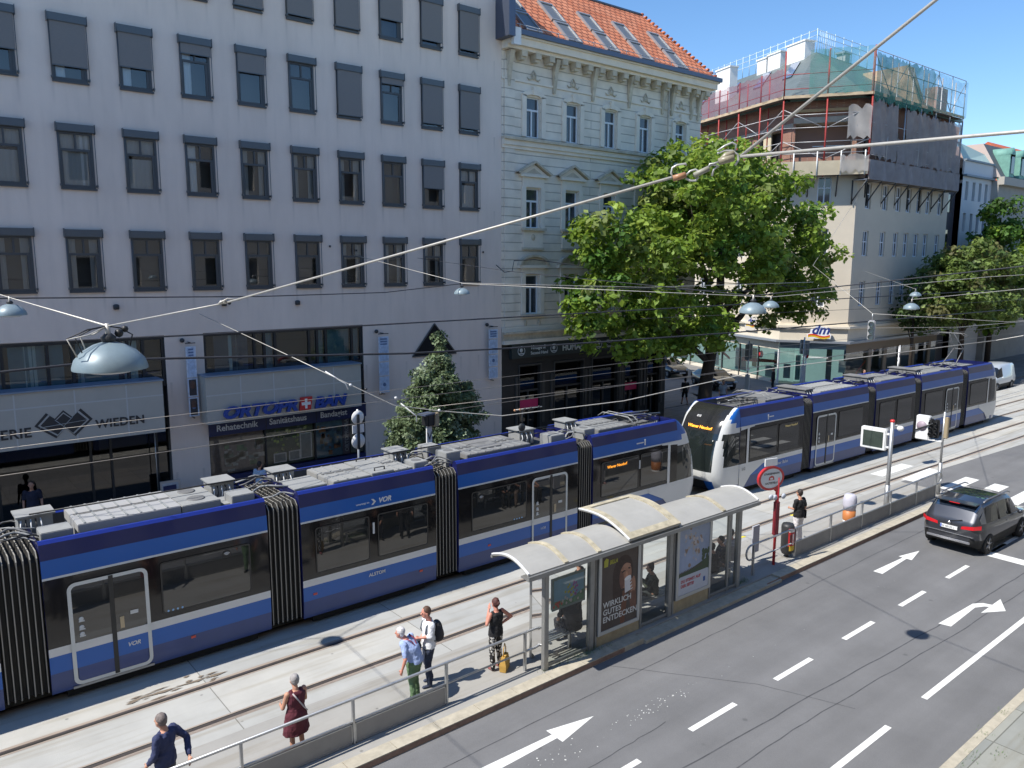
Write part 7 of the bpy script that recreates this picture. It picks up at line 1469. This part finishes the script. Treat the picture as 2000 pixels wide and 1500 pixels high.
# span wire system from the facade down to the tracks
sp = [(9.9, 29.9, 7.8), (10.4, 25.5, 6.9), (9.6, 19.5, 6.35), (10.9, 18.0, 5.65), (12.3, 15.8, 5.6)]
sp = [(9.62, 29.93, 7.2), (9.2, 20.4, 6.4), (10.2, 19.4, 5.75), (11.2, 18.8, 5.15), (12.6, 18.6, 4.85), (14.3, 17.8, 4.62), (17.6, 16.0, 4.95), (21.5, 13.6, 5.85), (26.5, 9.0, 6.8)]
wire(sp, .012, WIRE, 'pale span wire dropping from the office and crossing low over both tracks', 'span_wire')
wire([(26.5, 9.0, 6.8), (33, 4, 8.2)], .012, WIRE, 'pale wire continuing right over the road', 'span_wire')
t = thing('section_insulator', 'row of dark beads and bright hooks on the span wire beside the blue shop', 'insulator')
for k in range(7):
    f = k/6; p = Vector((10.2, 19.4, 5.75)).lerp(Vector((12.6, 18.6, 4.87)), f); b = MB(); b.lathe(tuple(p), [(0, -.03), (.035, -.03), (.035, .03), (0, .03)], DARKM if k % 3 else WHITEP, 8, 'x'); b.build('bead', t)
for (pa, pb, pc_) in (((9.75, 20.0, 6.1), (10.2, 19.7, 5.75), (10.28, 19.7, 5.58)), ((11.5, 18.9, 5.15), (11.95, 18.8, 4.75), (11.95, 18.8, 4.58))): b = MB(); b.tube([pa, pb, pc_], .018, WHITEP, 6); b.build('hook', t)
t = thing('wire_weight', 'small dark pulley hanging from the wires over the near tram roof', 'weight', (15.5, 18.3, 4.55))
b = MB(); b.tube([(0, 0, 0), (0, 0, -.42)], .02, DARKM, 6); b.build('rod', t); b = MB(); b.lathe((0, -.02, -.52), [(0, 0), (.12, 0), (.13, .05), (.07, .08), (0, .08)], DARKM, 16, 'y'); b.build('pulley', t)
b = MB(); b.tube([(-.3, 0, .06), (.9, .1, .02)], .02, WIRE, 6); [b.sphere((x, 0, .05), .04, DARKM if x > 0 else CERA, 8) for x in (-.3, -.1, .1, .35, .7)]; b.build('clamp', t)
# right-hand tangle of wires
LT = {k: top(k) for k in LP}
for pts, m, lab in (([LT['c'], LT['e'], (34, 12.0, 8.6), (46, 3, 9.5)], WIRE, 'pale wire through the smaller lamp before the tree and on to the right'),
    ([(19.2, 29.9, 9.3), (18, 22, 8.8), LT['d'], (12.6, 3, 9.2), (12.3, -1.2, 9.6)], DW, 'thin wire carrying the larger lamp before the tree'),
    ([(57.5, 28.9, 8.6), LT['g'], LT['f'], (24.5, 6.5, 8.6), (22.0, -1.2, 9.6)], WIRE, 'wire joining the two lamps beside the right-hand trees'),
    ([(33.0, 16.0, 7.0), (38.5, 22, 9.0), (56.4, 28.95, 14.0)], WIRE, 'thin stay holding the hanging traffic light from the beige facade'),
    ([(33.0, 16.0, 7.0), (40, 13.2, 6.5), (60, 6, 7.2)], WIRE, 'thin wire from the hanging traffic light to the right'),
    ([(39.0, 29.9, 6.6), (34, 22, 5.9), (47, 18.0, 5.6), (70, 12, 6.2)], WIRE, 'low wire crossing over the far tram roof'),
    ([(24, 21, 6.9), (45, 20, 6.7), (80, 17, 6.9)], DW, 'dark wire crossing before the right trees')):
    wire(pts, .010, m, lab, 'span_wire')
# hanging bracket wire from office wall
wire([(23.6, 29.85, 9.0), (23.75, 29.4, 8.65), (23.9, 29.0, 8.7), (23.85, 28.8, 9.2), (24.6, 28.2, 9.25), (32, 24.5, 8.2), (38, 22, 7.9)], .02, DW, 'dark hook and wire fixed where the grey office meets the cream house', 'wall_hook')
# hanging traffic light
t = thing('traffic_light', 'grey traffic light seen from behind hanging on wires before the beige corner', 'traffic light', (33.0, 16.0, 6.3), R(20))
b = MB(); b.box(-.16, .16, -.14, .14, -.42, .42, mat('light_grey_case', (.42, .41, .42), .5, .1), .04); b.build('case', t)
for z in (-.27, 0, .27): b = MB(); b.lathe((-.16, -.0, z), [(.11, 0), (.11, -.12), (.1, -.12), (.1, 0)], mat('green_grey_visor', (.10, .15, .13), .6), 12, 'x'); b.build('visor', t)
b = MB(); b.box(.16, .36, -.02, .02, 0, .3, WHITEP); b.tube([(0, 0, .42), (0, 0, .7)], .02, GALV, 6); b.build('plate', t)
# ================================================================ signs between the far lane and the tracks
t = thing('round_sign_back', 'white-backed pair of round traffic signs on a pole between near tram and office', 'sign', (11.5, 21.5, 0), R(5))
b = MB(); b.tube([(0, 0, 0), (.02, 0, 4.6)], .035, GALV, 8); b.build('pole', t)
for z, r in ((4.35, .22), (3.6, .24)): b = MB(); b.lathe((0, -.04, z), [(0, 0), (r, 0), (r, .02), (0, .02)], WHITEP, 24, 'y'); b.build('round_plate', t)
b = MB(); b.box(-.2, .22, -.04, -.02, 3.86, 4.12, WHITEP); b.box(-.05, .03, -.09, -.05, 3.35, 4.45, DARKM); b.build('bracket', t)
t = thing('marker_post', 'white post with black letter panel and dark box on top beside the conical tree', 'post', (14.15, 21.5, 0), R(15))
b = MB(); b.box(-.13, .13, -.02, .02, 2.0, 3.75, WHITEP); b.build('plate', t)
text('V', 'lettering', BLACK, .4, t, (-.12, -.026, 3.25)); text('X', 'lettering', BLACK, .2, t, (-.06, -.026, 2.75))
b = MB(); b.box(-.2, .12, -.16, .16, 3.75, 4.15, BLACK, .02); b.box(.1, .3, -.2, .0, 3.7, 4.15, mat('tan_back', (0, 0, 0)), .01); b.box(-.45, .05, -.25, .1, 4.15, 4.2, mat('blue_grey_hood', (.08, .1, .15), .4)); b.build('signal_box', t)
b = MB(); b.tube([(0, .04, 0), (0, .04, 3.8)], .05, GALV, 8); b.build('pole', t)
t = thing('round_sign_back', 'cluster of round grey sign backs rising behind the far tram roof', 'sign', (46.9, 21.0, 0), R(30))
b = MB(); b.tube([(0, 0, 0), (0, 0, 4.3)], .05, GALV, 8); b.build('pole', t)
for x, z, r in ((0, 4.0, .36), (.12, 3.4, .34)): b = MB(); b.lathe((x, -.05, z), [(0, 0), (r, 0), (r, .03), (0, .03)], mat('pale_sign_back', (.55, .56, .56), .5), 20, 'y'); b.box(x-.05, x+.05, -.09, -.05, z-.3, z+.3, DARKM); b.build('round_plate', t)
t = thing('no_entry_sign', 'red round no entry sign on a pole in front of the drugstore corner', 'sign', (51.6, 29.6, 0), R(55))
b = MB(); b.tube([(0, 0, 0), (0, 0, 3.1)], .04, GALV, 8); b.build('pole', t); b = MB(); b.lathe((0, -.05, 2.75), [(0, 0), (.36, 0), (.36, .03), (0, .03)], RP, 24, 'y'); b.box(-.24, .24, -.06, -.052, 2.69, 2.81, WHITEP); b.build('plate', t)
def siglight(lab, loc, rz, h=3.6, col=None):
    t = thing('traffic_light', lab, 'traffic light', loc, rz); b = MB(); b.tube([(0, 0, 0), (0, 0, h)], .055, GALV, 8); b.build('pole', t)
    for dx in (-.32, .28): b = MB(); b.box(dx-.14, dx+.14, -.15, .12, h-1.2, h-.2, mat('signal_grey_back', (.20, .22, .22), .6), .03); b.build('signal_head', t)
    b = MB(); b.box(-.45, .45, -.03, .03, h-.75, h-.68, GALV); b.box(-.4, .3, -.05, -.02, h-1.9, h-1.82, WHITEP); b.box(-.14, .14, -.12, .12, .6, 2.0, mat('pale_cabinet', (.5, .52, .52), .6)); b.build('bracket', t)
siglight('grey signal post with two heads between the big tree and the black car', (43.6, 29.0, 0), R(20), 4.2)
siglight('pale-topped signal post before the drugstore door', (50.6, 29.2, 0), R(60), 4.0)
# ================================================================ vehicles
def wheel(t, x, y, r=.34, w_=.22):
    s = -1 if y < 0 else 1
    b = MB(); b.lathe((x, y, r), [(r*.62, -w_/2), (r*.95, -w_/2), (r, -w_/2+.03), (r, w_/2-.03), (r*.95, w_/2), (r*.62, w_/2)], mat('tyre', (.02, .02, .02), .9), 24, 'y'); o = b.build('wheel', t)
    b = MB(); yy = y+s*(w_/2-.02); b.lathe((x, yy, r), [(r*.64, 0), (r*.6, s*.01), (r*.56, -s*.03), (0.0, -s*.03)], mat('rim_dark', (.12, .12, .125), .4, .7), 24, 'y')
    for k in range(5): a = 2*math.pi*k/5; b.tube([(x, yy, r), (x+r*.58*math.cos(a), yy, r+r*.58*math.sin(a))], .028, mat('rim_spoke', (.38, .38, .39), .35, .8), 5)
    b.build('rim', o)
def smoothbody(b, st, m, glassm=None, mats=None):
    """st: list of (x, [(y, z), ...]) half sections (bottom to roof centre); mats(i, k) -> material"""
    n = len(st[0][1])
    for side in (-1, 1):
        for i in range(len(st)-1):
            for k in range(n-1):
                (xa, A_), (xb, B2) = st[i], st[i+1]; q = [(xa, side*A_[k][0], A_[k][1]), (xb, side*B2[k][0], B2[k][1]), (xb, side*B2[k+1][0], B2[k+1][1]), (xa, side*A_[k+1][0], A_[k+1][1])]
                if side > 0: q = q[::-1]
                b.add(q, [(0, 1, 2, 3)], mats(i, k), True)
def car(lab, loc, rz, kind, paint, L=4.6, W_=1.84, H_=1.66, group=None, detail=True):
    t = thing({'suv': 'parked_car', 'van': 'van', 'car': 'parked_car'}[kind] if kind != 'suv' else 'car', lab, 'van' if kind == 'van' else 'car', loc, rz, group)
    w = W_/2; h = H_
    GLC = darkglass('car_glass', (.012, .014, .016), .06, .02)
    # stations from rear (x=0) to front (x=L): belt height zb, roof zr, half widths
    if kind == 'suv': S_ = [(0.0, .50, .80, .98, .96, .70), (.10, .32, .86, 1.10, 1.12, .84), (.28, .26, .92, 1.08, 1.42, .96), (.62, .24, .95, 1.05, 1.62, .99), (1.2, .24, .96, 1.03, 1.67, 1), (2.2, .24, .96, 1.01, 1.67, 1), (2.9, .24, .96, .99, 1.58, .99), (3.45, .24, .95, .98, 1.12, .98), (3.75, .26, .93, .95, 1.00, .97), (4.3, .30, .86, .86, .90, .92), (4.52, .36, .72, .74, .76, .82), (4.62, .45, .55, .58, .6, .68)]
    elif kind == 'van': S_ = [(0, .45, .8, 1.0, 1.75, .92), (.08, .3, .9, 1.05, 1.86, .97), (1.0, .26, .95, 1.05, 1.9, 1), (2.6, .26, .95, 1.05, 1.88, 1), (3.1, .26, .95, 1.03, 1.72, .99), (3.6, .26, .93, 1.0, 1.14, .97), (3.9, .28, .88, .95, .99, .95), (4.3, .32, .8, .82, .86, .9), (4.42, .4, .6, .62, .64, .8)]
    else: S_ = [(0, .45, .75, .85, .88, .8), (.1, .3, .82, .93, .96, .9), (.6, .25, .87, .93, 1.02, .97), (1.1, .24, .88, .92, 1.34, 1), (1.9, .24, .88, .9, 1.43, 1), (2.7, .24, .88, .9, 1.36, 1), (3.3, .24, .86, .9, .96, .98), (4.0, .28, .78, .8, .84, .93), (4.3, .34, .62, .64, .66, .82), (4.38, .42, .5, .52, .54, .7)]
    st = []
    for (x, z0, zm, zb, zr, wf) in S_:
        cab_ = zr-zb > .12
        st.append((x*L/4.62, [(0, z0), (w*wf*.93, z0), (w*wf, z0+(zm-z0)*.45), (w*wf*1.0, zm), (w*wf*.95, zb), (w*wf*(.80 if cab_ else .88), zb+(zr-zb)*.82), (w*wf*(.66 if cab_ else .7), zr-.01*0), (0, zr+.025)]))
    gmin = {'suv': (.2, 3.6), 'van': (2.0, 3.65), 'car': (.55, 3.35)}[kind]
    bodyq = MB(); glq = MB()
    for side in (-1, 1):
        for i in range(len(st)-1):
            for k in range(7):
                (xa, A_), (xb, B2) = st[i], st[i+1]; q = [(xa, side*A_[k][0], A_[k][1]), (xb, side*B2[k][0], B2[k][1]), (xb, side*B2[k+1][0], B2[k+1][1]), (xa, side*A_[k+1][0], A_[k+1][1])]
                if side > 0: q = q[::-1]
                xm = (S_[i][0]+S_[i+1][0])/2; cabh = max(S_[i][4]-S_[i][3], S_[i+1][4]-S_[i+1][3]); slope = abs(S_[i+1][4]-S_[i][4])/max(.01, S_[i+1][0]-S_[i][0])
                g = False
                if gmin[0] <= xm <= gmin[1] and cabh > .3:
                    if k == 4 and xm > .3: g = True
                    if slope > .4 and k >= 4: g = True
                    if kind == 'suv' and k >= 6 and 1.2 <= xm <= 2.95: g = True
                low = k <= 1
                (glq if g else bodyq).add(q, [(0, 1, 2, 3)], (darkglass('car_roof_glass', (.02, .03, .05), .30, .02) if (kind == 'suv' and (k >= 6 or xm < .7)) else GLC) if g else (mat('car_sill_black', (.02, .02, .02), .7) if low else paint), True)
    for (x, A_), sgn in ((st[0], 1), (st[-1], -1)):
        P = [(x, -y, z) for y, z in A_]+[(x, y, z) for y, z in A_[::-1]]; bodyq.poly(P if sgn > 0 else P[::-1], paint)
    def fin(mb, nm, lv=1):
        o = mb.build(nm, t); bm = bmesh.new(); bm.from_mesh(o.data); bmesh.ops.remove_doubles(bm, verts=bm.verts, dist=.001); bmesh.ops.recalc_face_normals(bm, faces=bm.faces); bm.to_mesh(o.data); bm.free(); return o
    fin(bodyq, 'body'); gl_ = fin(glq, 'windows')
    for x in (L*.18, L*.79):
        for s in (-1, 1): wheel(t, x, s*(w-.10), .35 if kind != 'car' else .31)
    LR = mat('tail_light_red', (.55, .012, .02), .2, coat=.5)
    for s in (-1, 1):
        b = MB(); b.add([(-.01, s*w*.38, .86), (-.01, s*w*.78, .90), (.16, s*w*.97, .93), (.16, s*w*.97, 1.06), (-.0, s*w*.78, 1.02), (-.0, s*w*.40, .95)], [(0, 1, 4, 5), (1, 2, 3, 4)] if s > 0 else [(5, 4, 1, 0), (4, 3, 2, 1)], LR) if kind == 'suv' else b.box(-.02, .04, s*w*.62-.1, s*w*.62+.1, .7, .85, LR)
        b.build('tail_light', t)
        b = MB(); b.box(L-.22, L-.08, s*w*.66-.13, s*w*.66+.13, .62, .74, mat('headlight_glass', (0, 0, 0)), .02); b.build('headlight', t)
        b = MB(); b.sphere((L*.66, s*(w+.09), 1.04), .09, paint, 10, (.7, 1, .75)); b.build('wing_mirror', t)
    b = MB(); b.box(-.045, -.02, -.26, .26, .80 if kind == 'suv' else .6, .91 if kind == 'suv' else .71, WHITEP); o = b.build('number_plate', t)
    b = MB(); b.box(L-.0, L+.02, -.26, .26, .40, .5, WHITEP); b.build('number_plate', t)
    if kind == 'suv':
        text('W 48135 L', 'lettering', BLACK, .085, o, (-.047, .22, .825), rot=(R(90), 0, R(-90)), depth=.001)
        b = MB(); b.box(-.046, -.044, .22, .255, .80, .91, mat('plate_blue', (.03, .1, .5), .5)); b.build('plate_band', o)
        SIL = mat('silver_trim', (.6, .6, .62), .25, .9)
        b = MB(); b.box(-.05, .0, -w*.72, w*.72, .42, .50, SIL, .015); b.build('bumper_trim', t)
        b = MB(); b.box(-.04, .02, -w*.8, w*.8, .66, .675, SIL); b.build('bumper_line', t)
        b = MB(); b.lathe((-.03, 0, 1.0), [(0, 0), (.055, 0), (.05, -.02), (0, -.02)], SIL, 14, 'x'); b.build('badge', t)
        for s in (-1, 1): b = MB(); b.tube([(.75, s*w*.72, 1.655), (.95, s*w*.73, 1.72), (2.6, s*w*.72, 1.72), (2.85, s*w*.71, 1.64)], .022, mat('roof_rail_grey', (.25, .25, .27), .4, .6), 6); b.build('roof_rail', t)
        b = MB(); b.box(.25, .62, -w*.68, w*.68, 1.60, 1.635, paint, .012); o = b.build('spoiler', t); b = MB(); b.box(.24, .25, -.16, .16, 1.595, 1.62, LR); b.build('brake_light', o)
        b = MB(); b.tube([(.02, .0, 1.04), (.06, -.35, 1.14)], .012, BLACK, 5); b.build('rear_wiper', t)
        for x in (1.55, 2.45): [(lambda b: (b.tube([(x, s*w*.955, 1.02), (x+.02, s*w*.80, 1.52)], .03, BLACK, 5), b.build('door_pillar', t)))(MB()) for s in (-1, 1)]
        [(lambda b: (b.tube([(2.0, s*w*1.0, .90), (2.2, s*w*1.0, .90)], .012, paint, 5), b.build('door_handle', t)))(MB()) for s in (-1, 1)]
    return t
car('dark metallic grey car with glass roof and red tail lights driving away on the road', (26.35, 9.78, ROADZ), R(-1.5), 'suv', mat('dark_metallic_paint', (.045, .048, .058), .3, .5, .03, 2, coat=1.0), 4.38)
car('silver-white van coming towards the camera on the far lane beyond the trams', (66.5, 21.9, ROADZ), R(180), 'van', mat('silver_van_paint', (.5, .54, .58), .35, .2, coat=.5), 4.5, 1.85, 1.85)
car('black car waiting at the mouth of the side street beside the big tree', (49.0, 36.8, 0.01), R(-115), 'car', mat('black_car_paint', (.01, .01, .011), .2, 0, coat=1), 4.4, 1.8, 1.45)
car('small dark parked car far up the side street left of the big tree', (51.2, 43.0, 0.01), R(-110), 'car', mat('black_car_paint', (0, 0, 0)), 4.2, 1.75, 1.42)
# ================================================================ trees
def leafmat(name, c, tr=.4):
    m = mat(name, c, .55, 0, spec=.35, island=.45); t = m.node_tree; o = t.nodes['Material Output']; b = t.nodes['Principled BSDF']
    tl = t.nodes.new('ShaderNodeBsdfTranslucent'); mx = t.nodes.new('ShaderNodeMixShader'); mx.inputs[0].default_value = tr
    s = b.inputs['Base Color'].links[0].from_socket
    h = t.nodes.new('ShaderNodeHueSaturation'); h.inputs['Value'].default_value = 1.5; h.inputs['Hue'].default_value = .485; t.links.new(s, h.inputs['Color']); t.links.new(h.outputs[0], tl.inputs[0])
    t.links.new(b.outputs[0], mx.inputs[1]); t.links.new(tl.outputs[0], mx.inputs[2]); t.links.new(mx.outputs[0], o.inputs[0]); return m
BARK = mat('bark', (.055, .042, .032), .95, 0, .3, 6, .8, 25, stretch=(1, 1, .25))
def leaves(clumps, per, size, ms, seed, flat=.5, droop=.2):
    rs = random.Random(seed); b = MB(); vs = []; fs = []; mi = []
    mats = [b.mi(m) for m in ms]
    for (c, r) in clumps:
        n = int(per*r*r); mk_ = mats[0] if rs.random() < .62 else rs.choice(mats)
        for _ in range(n):
            u = Vector((rs.gauss(0, 1), rs.gauss(0, 1), rs.gauss(0, 1))).normalized(); rr = r*(rs.random()**.28)*rs.uniform(.75, 1.12)
            if u.z < -.35 and rs.random() < .5: continue
            p = c+Vector((u.x*rr, u.y*rr, u.z*rr*.78)); nrm = (u*.75+Vector((rs.gauss(0, .5), rs.gauss(0, .5), .55+rs.gauss(0, .4)))).normalized()
            a = nrm.orthogonal().normalized(); a = (a*math.cos(rs.random()*6.28)+nrm.cross(a)*math.sin(rs.random()*6.28)); a.normalize(); q = nrm.cross(a); s = size*rs.uniform(.45, 1.4)
            o = len(vs); vs += [tuple(p-a*s*.5), tuple(p+q*s*.36-nrm*s*.06), tuple(p+a*s*.55-nrm*s*droop), tuple(p-q*s*.36-nrm*s*.06)]; fs.append((o, o+1, o+2, o+3)); mi.append(mk_)
    b.v = vs; b.f = fs; b.m = mi; b.sm = [False]*len(fs); return b
def tree(lab, loc, trunkpts, r0, limbs, blobs, per, size, ms, seed, crownclump=1.0, name='street_tree', cat='tree', nclump=1.0):
    t = thing(name, lab, cat, loc); rs = random.Random(seed)
    b = MB(); b.tube(trunkpts, [r0*(1-.62*i/(len(trunkpts)-1)) for i in range(len(trunkpts))], BARK, 12); b.sphere((trunkpts[0][0], trunkpts[0][1], trunkpts[0][2]+.05), r0*1.35, BARK, 12, (1, 1, .8)); b.build('trunk', t)
    for (a, c, r) in limbs:
        a, c = Vector(a), Vector(c); m1 = a.lerp(c, .35)+Vector((rs.uniform(-.3, .3), rs.uniform(-.3, .3), rs.uniform(0, .4))); m2 = a.lerp(c, .7)+Vector((rs.uniform(-.4, .4), rs.uniform(-.4, .4), rs.uniform(-.1, .4)))
        b = MB(); b.tube([a, m1, m2, c], [r, r*.75, r*.5, r*.15], BARK, 8)
        for k in range(5):
            s = m1.lerp(c, rs.random()); e = s+Vector((rs.gauss(0, 1), rs.gauss(0, 1), rs.gauss(.4, .7)))*1.1*crownclump; b.tube([s, s.lerp(e, .5)+Vector((0, 0, .1)), e], [r*.3, r*.18, .01], BARK, 5)
        b.build('limb', t)
    cl = []
    for (c, rad) in blobs:
        c = Vector(c); rx, ry, rz_ = rad; n = int(nclump*7.5*(rx*ry+ry*rz_+rx*rz_)/3/(crownclump**2)+3)
        for _ in range(n):
            u = Vector((rs.gauss(0, 1), rs.gauss(0, 1), rs.gauss(.1, 1))).normalized(); f = rs.uniform(.55, 1.03)
            cl.append((c+Vector((u.x*rx*f, u.y*ry*f, u.z*rz_*f)), crownclump*rs.uniform(.45, .95)))
    leaves(cl, per, size, ms, seed+1).build('crown', t); return t
G1 = leafmat('leaf_green', (.17, .26, .035)); G2 = leafmat('leaf_yellow_green', (.25, .34, .055)); G3 = leafmat('leaf_dark_green', (.075, .16, .025)); G4 = leafmat('leaf_brown_tip', (.20, .25, .07))
# big tree: base at (36.3, 26.9)
tree('large spreading leafy green tree with dark leaning trunk in front of the cream house', (36.3, 26.9, 0), [(0, 0, -.1), (.02, 0, 1.2), (.12, .0, 2.6), (.35, -.1, 4.2), (.6, -.2, 6.0), (.8, -.2, 8), (.9, 0, 10.5)], .46,
     [((.25, 0, 3.6), (-5.5, -.5, 6.6), .2), ((.4, -.1, 4.4), (6.0, -1, 8.4), .22), ((.6, -.2, 6), (-4, -2, 10.5), .18), ((.6, -.2, 6), (2, -4, 9.5), .16), ((.7, -.2, 7), (3.5, 2, 12), .16), ((.8, 0, 8.5), (-2, 1, 14), .14), ((.4, 0, 5), (-1, 4, 8), .14)],
     [((-6.4, -.3, 9.4), (3.3, 3.4, 2.5)), ((-8.3, -.6, 7.3), (3.0, 2.6, 1.7)), ((-8.6, -.4, 10.4), (1.7, 2.0, 1.5)), ((-7.6, -.3, 5.4), (2.2, 2.0, 1.0)), ((-3.2, -1.2, 12.3), (3.6, 3.8, 2.4)), ((-.8, 0, 14.0), (3.0, 3.2, 1.7)), ((2.2, -.5, 12.9), (2.8, 3.4, 1.9)), ((5.2, -.3, 10.9), (3.2, 3.3, 2.1)), ((7.9, -.2, 8.6), (2.7, 2.8, 2.1)), ((9.4, 0, 6.9), (1.8, 2.3, 1.5)), ((4.6, -2.2, 9.6), (3.4, 2.4, 2.2)), ((-1.2, -2.6, 9.6), (4.2, 2.4, 2.6)), ((-4.2, -1.6, 6.2), (3.2, 2.6, 1.5)), ((-1.6, .5, 5.5), (2.4, 2.6, 1.2)), ((1.0, 2.5, 10.5), (5.5, 2.2, 3.2)), ((5.4, 1, 6.5), (1.6, 1.9, 1.5))],
     150, .31, [G1, G2, G3, G1, G2, G4], 21, 1.0, nclump=.72)
# small conical tree
PG1 = leafmat('pear_leaf', (.14, .19, .095), .3); PG2 = leafmat('pear_leaf_pale', (.30, .36, .24), .25); PG3 = leafmat('pear_leaf_dark', (.03, .055, .025), .2)
tree('small conical grey-green tree standing before the triangular office window', (17.2, 25.6, 0), [(0, 0, 0), (0, 0, 1.2), (.03, 0, 3), (.1, 0, 5.8)], .10, [((0, 0, 1.5), (-1.2, 0, 2.6), .04), ((0, 0, 1.8), (1.4, 0, 2.9), .04), ((0, 0, 2.8), (.8, -.3, 4.2), .03)],
     [((-.1, 0, 2.0), (1.8, 1.5, .9)), ((-.9, 0, 2.8), (1.15, 1.2, .9)), ((1.1, 0, 2.7), (1.15, 1.1, .85)), ((-.25, 0, 3.6), (1.25, 1.1, .85)), ((1.35, -.1, 3.6), (.5, .55, .6)), ((.0, 0, 4.4), (.95, .9, .75)), ((.05, 0, 5.15), (.52, .55, .6)), ((.12, 0, 5.8), (.24, .24, .5)), ((-.2, 0, 1.3), (1.1, 1.0, .6))],
     900, .125, [PG1, PG2, PG3, PG1, PG1], 33, .42, nclump=1.5)
# trees on the right
R1_ = leafmat('leaf_olive', (.14, .20, .05)); R2_ = leafmat('leaf_olive_light', (.20, .26, .07)); R3_ = leafmat('leaf_olive_dark', (.06, .10, .03)); R4_ = leafmat('leaf_russet', (.16, .16, .06))
tree('broad olive-green tree in front of the white house on the right', (68.0, 25.6, 0), [(0, 0, 0), (.1, 0, 2), (0, 0, 4), (.2, 0, 7)], .28, [((0, 0, 3.2), (-3, 0, 6), .12), ((0, 0, 3.5), (3, 0, 7), .12), ((0, 0, 4.5), (0, -1, 9), .1)],
     [((-3.6, -.2, 6.6), (2.6, 2.6, 2.0)), ((0, -.4, 8.6), (3.6, 3.0, 2.2)), ((3.8, 0, 7.0), (3.2, 2.8, 2.3)), ((-.5, -.6, 5.6), (4.2, 2.8, 1.7)), ((6.5, 0, 5.6), (2.4, 2.4, 1.6)), ((-2.2, 0, 8.6), (2.2, 2.2, 1.6))], 120, .34, [R1_, R2_, R3_, R1_, R4_], 41, 1.1)
tree('taller darker tree with pointed crown rising behind the olive-green one', (75.5, 26.2, 0), [(0, 0, 0), (0, 0, 4), (0, 0, 9), (0, 0, 13)], .25, [((0, 0, 6), (-2, 0, 9), .1), ((0, 0, 8), (2, 0, 11), .1)],
     [((0, 0, 13.0), (1.5, 1.5, 1.7)), ((.3, 0, 10.8), (2.6, 2.4, 2.0)), ((-.6, 0, 8.6), (2.6, 2.2, 1.8)), ((1.4, 0, 7.5), (3, 2.4, 2)), ((0, 0, 5.0), (3, 2, 1.6))], 110, .36, [G3, G1, R3_], 51, 1.1)
tree('bright green tree cut off by the right edge of the picture', (84.5, 25.6, 0), [(0, 0, 0), (0, 0, 4), (0, 0, 8)], .28, [((0, 0, 4), (-3, 0, 8), .12), ((0, 0, 5), (3, 0, 9), .12)],
     [((0, 0, 9.6), (4.0, 3, 2.6)), ((-3, 0, 8), (2.6, 2.4, 2.2)), ((3, 0, 7), (3, 2.6, 2.4)), ((-1, 0, 6), (4, 2.6, 1.8))], 100, .38, [G1, G2, G3], 61, 1.2)
tree('dark narrow tree squeezed between the beige building and the olive-green tree', (62.8, 27.2, 0), [(0, 0, 0), (0, 0, 3), (0, 0, 7)], .16, [((0, 0, 3), (-1, 0, 5), .06)], [((0, 0, 7.0), (1.4, 1.2, 1.3)), ((-.4, 0, 5.3), (1.3, 1.2, 1.1)), ((.8, 0, 4.4), (1.4, 1.2, .8))], 110, .3, [R3_, G3], 71, .8)
# ================================================================ the near side of the street, behind the camera
NB_ = thing('near_building', 'pale plastered apartment block on the near side of the street', 'building', (0, 0, 0))
b = MB(); hl = []
for k in range(-18, 40):
    for z in (3.8, 7.4, 11.0, 14.6): hl.append((k*2.9+60, k*2.9+61.2, z, z+2.0))
b.wall((115, -1.2, 0), (-1, 0, 0), 175, -.1, 18.5, [(175-(h[1]), 175-h[0], h[2], h[3]) for h in hl if h[0] > 0 and h[1] < 175 and not (54 < h[0] < 66 and h[2] > 5)], .25, mat('near_plaster', (.58, .54, .48), .9, 0, .05, .5), None, DGL)
b.box(-60, 115, -14, -1.6, -.1, 18.5, mat('near_plaster', (0, 0, 0))); b.build('wall', NB_)
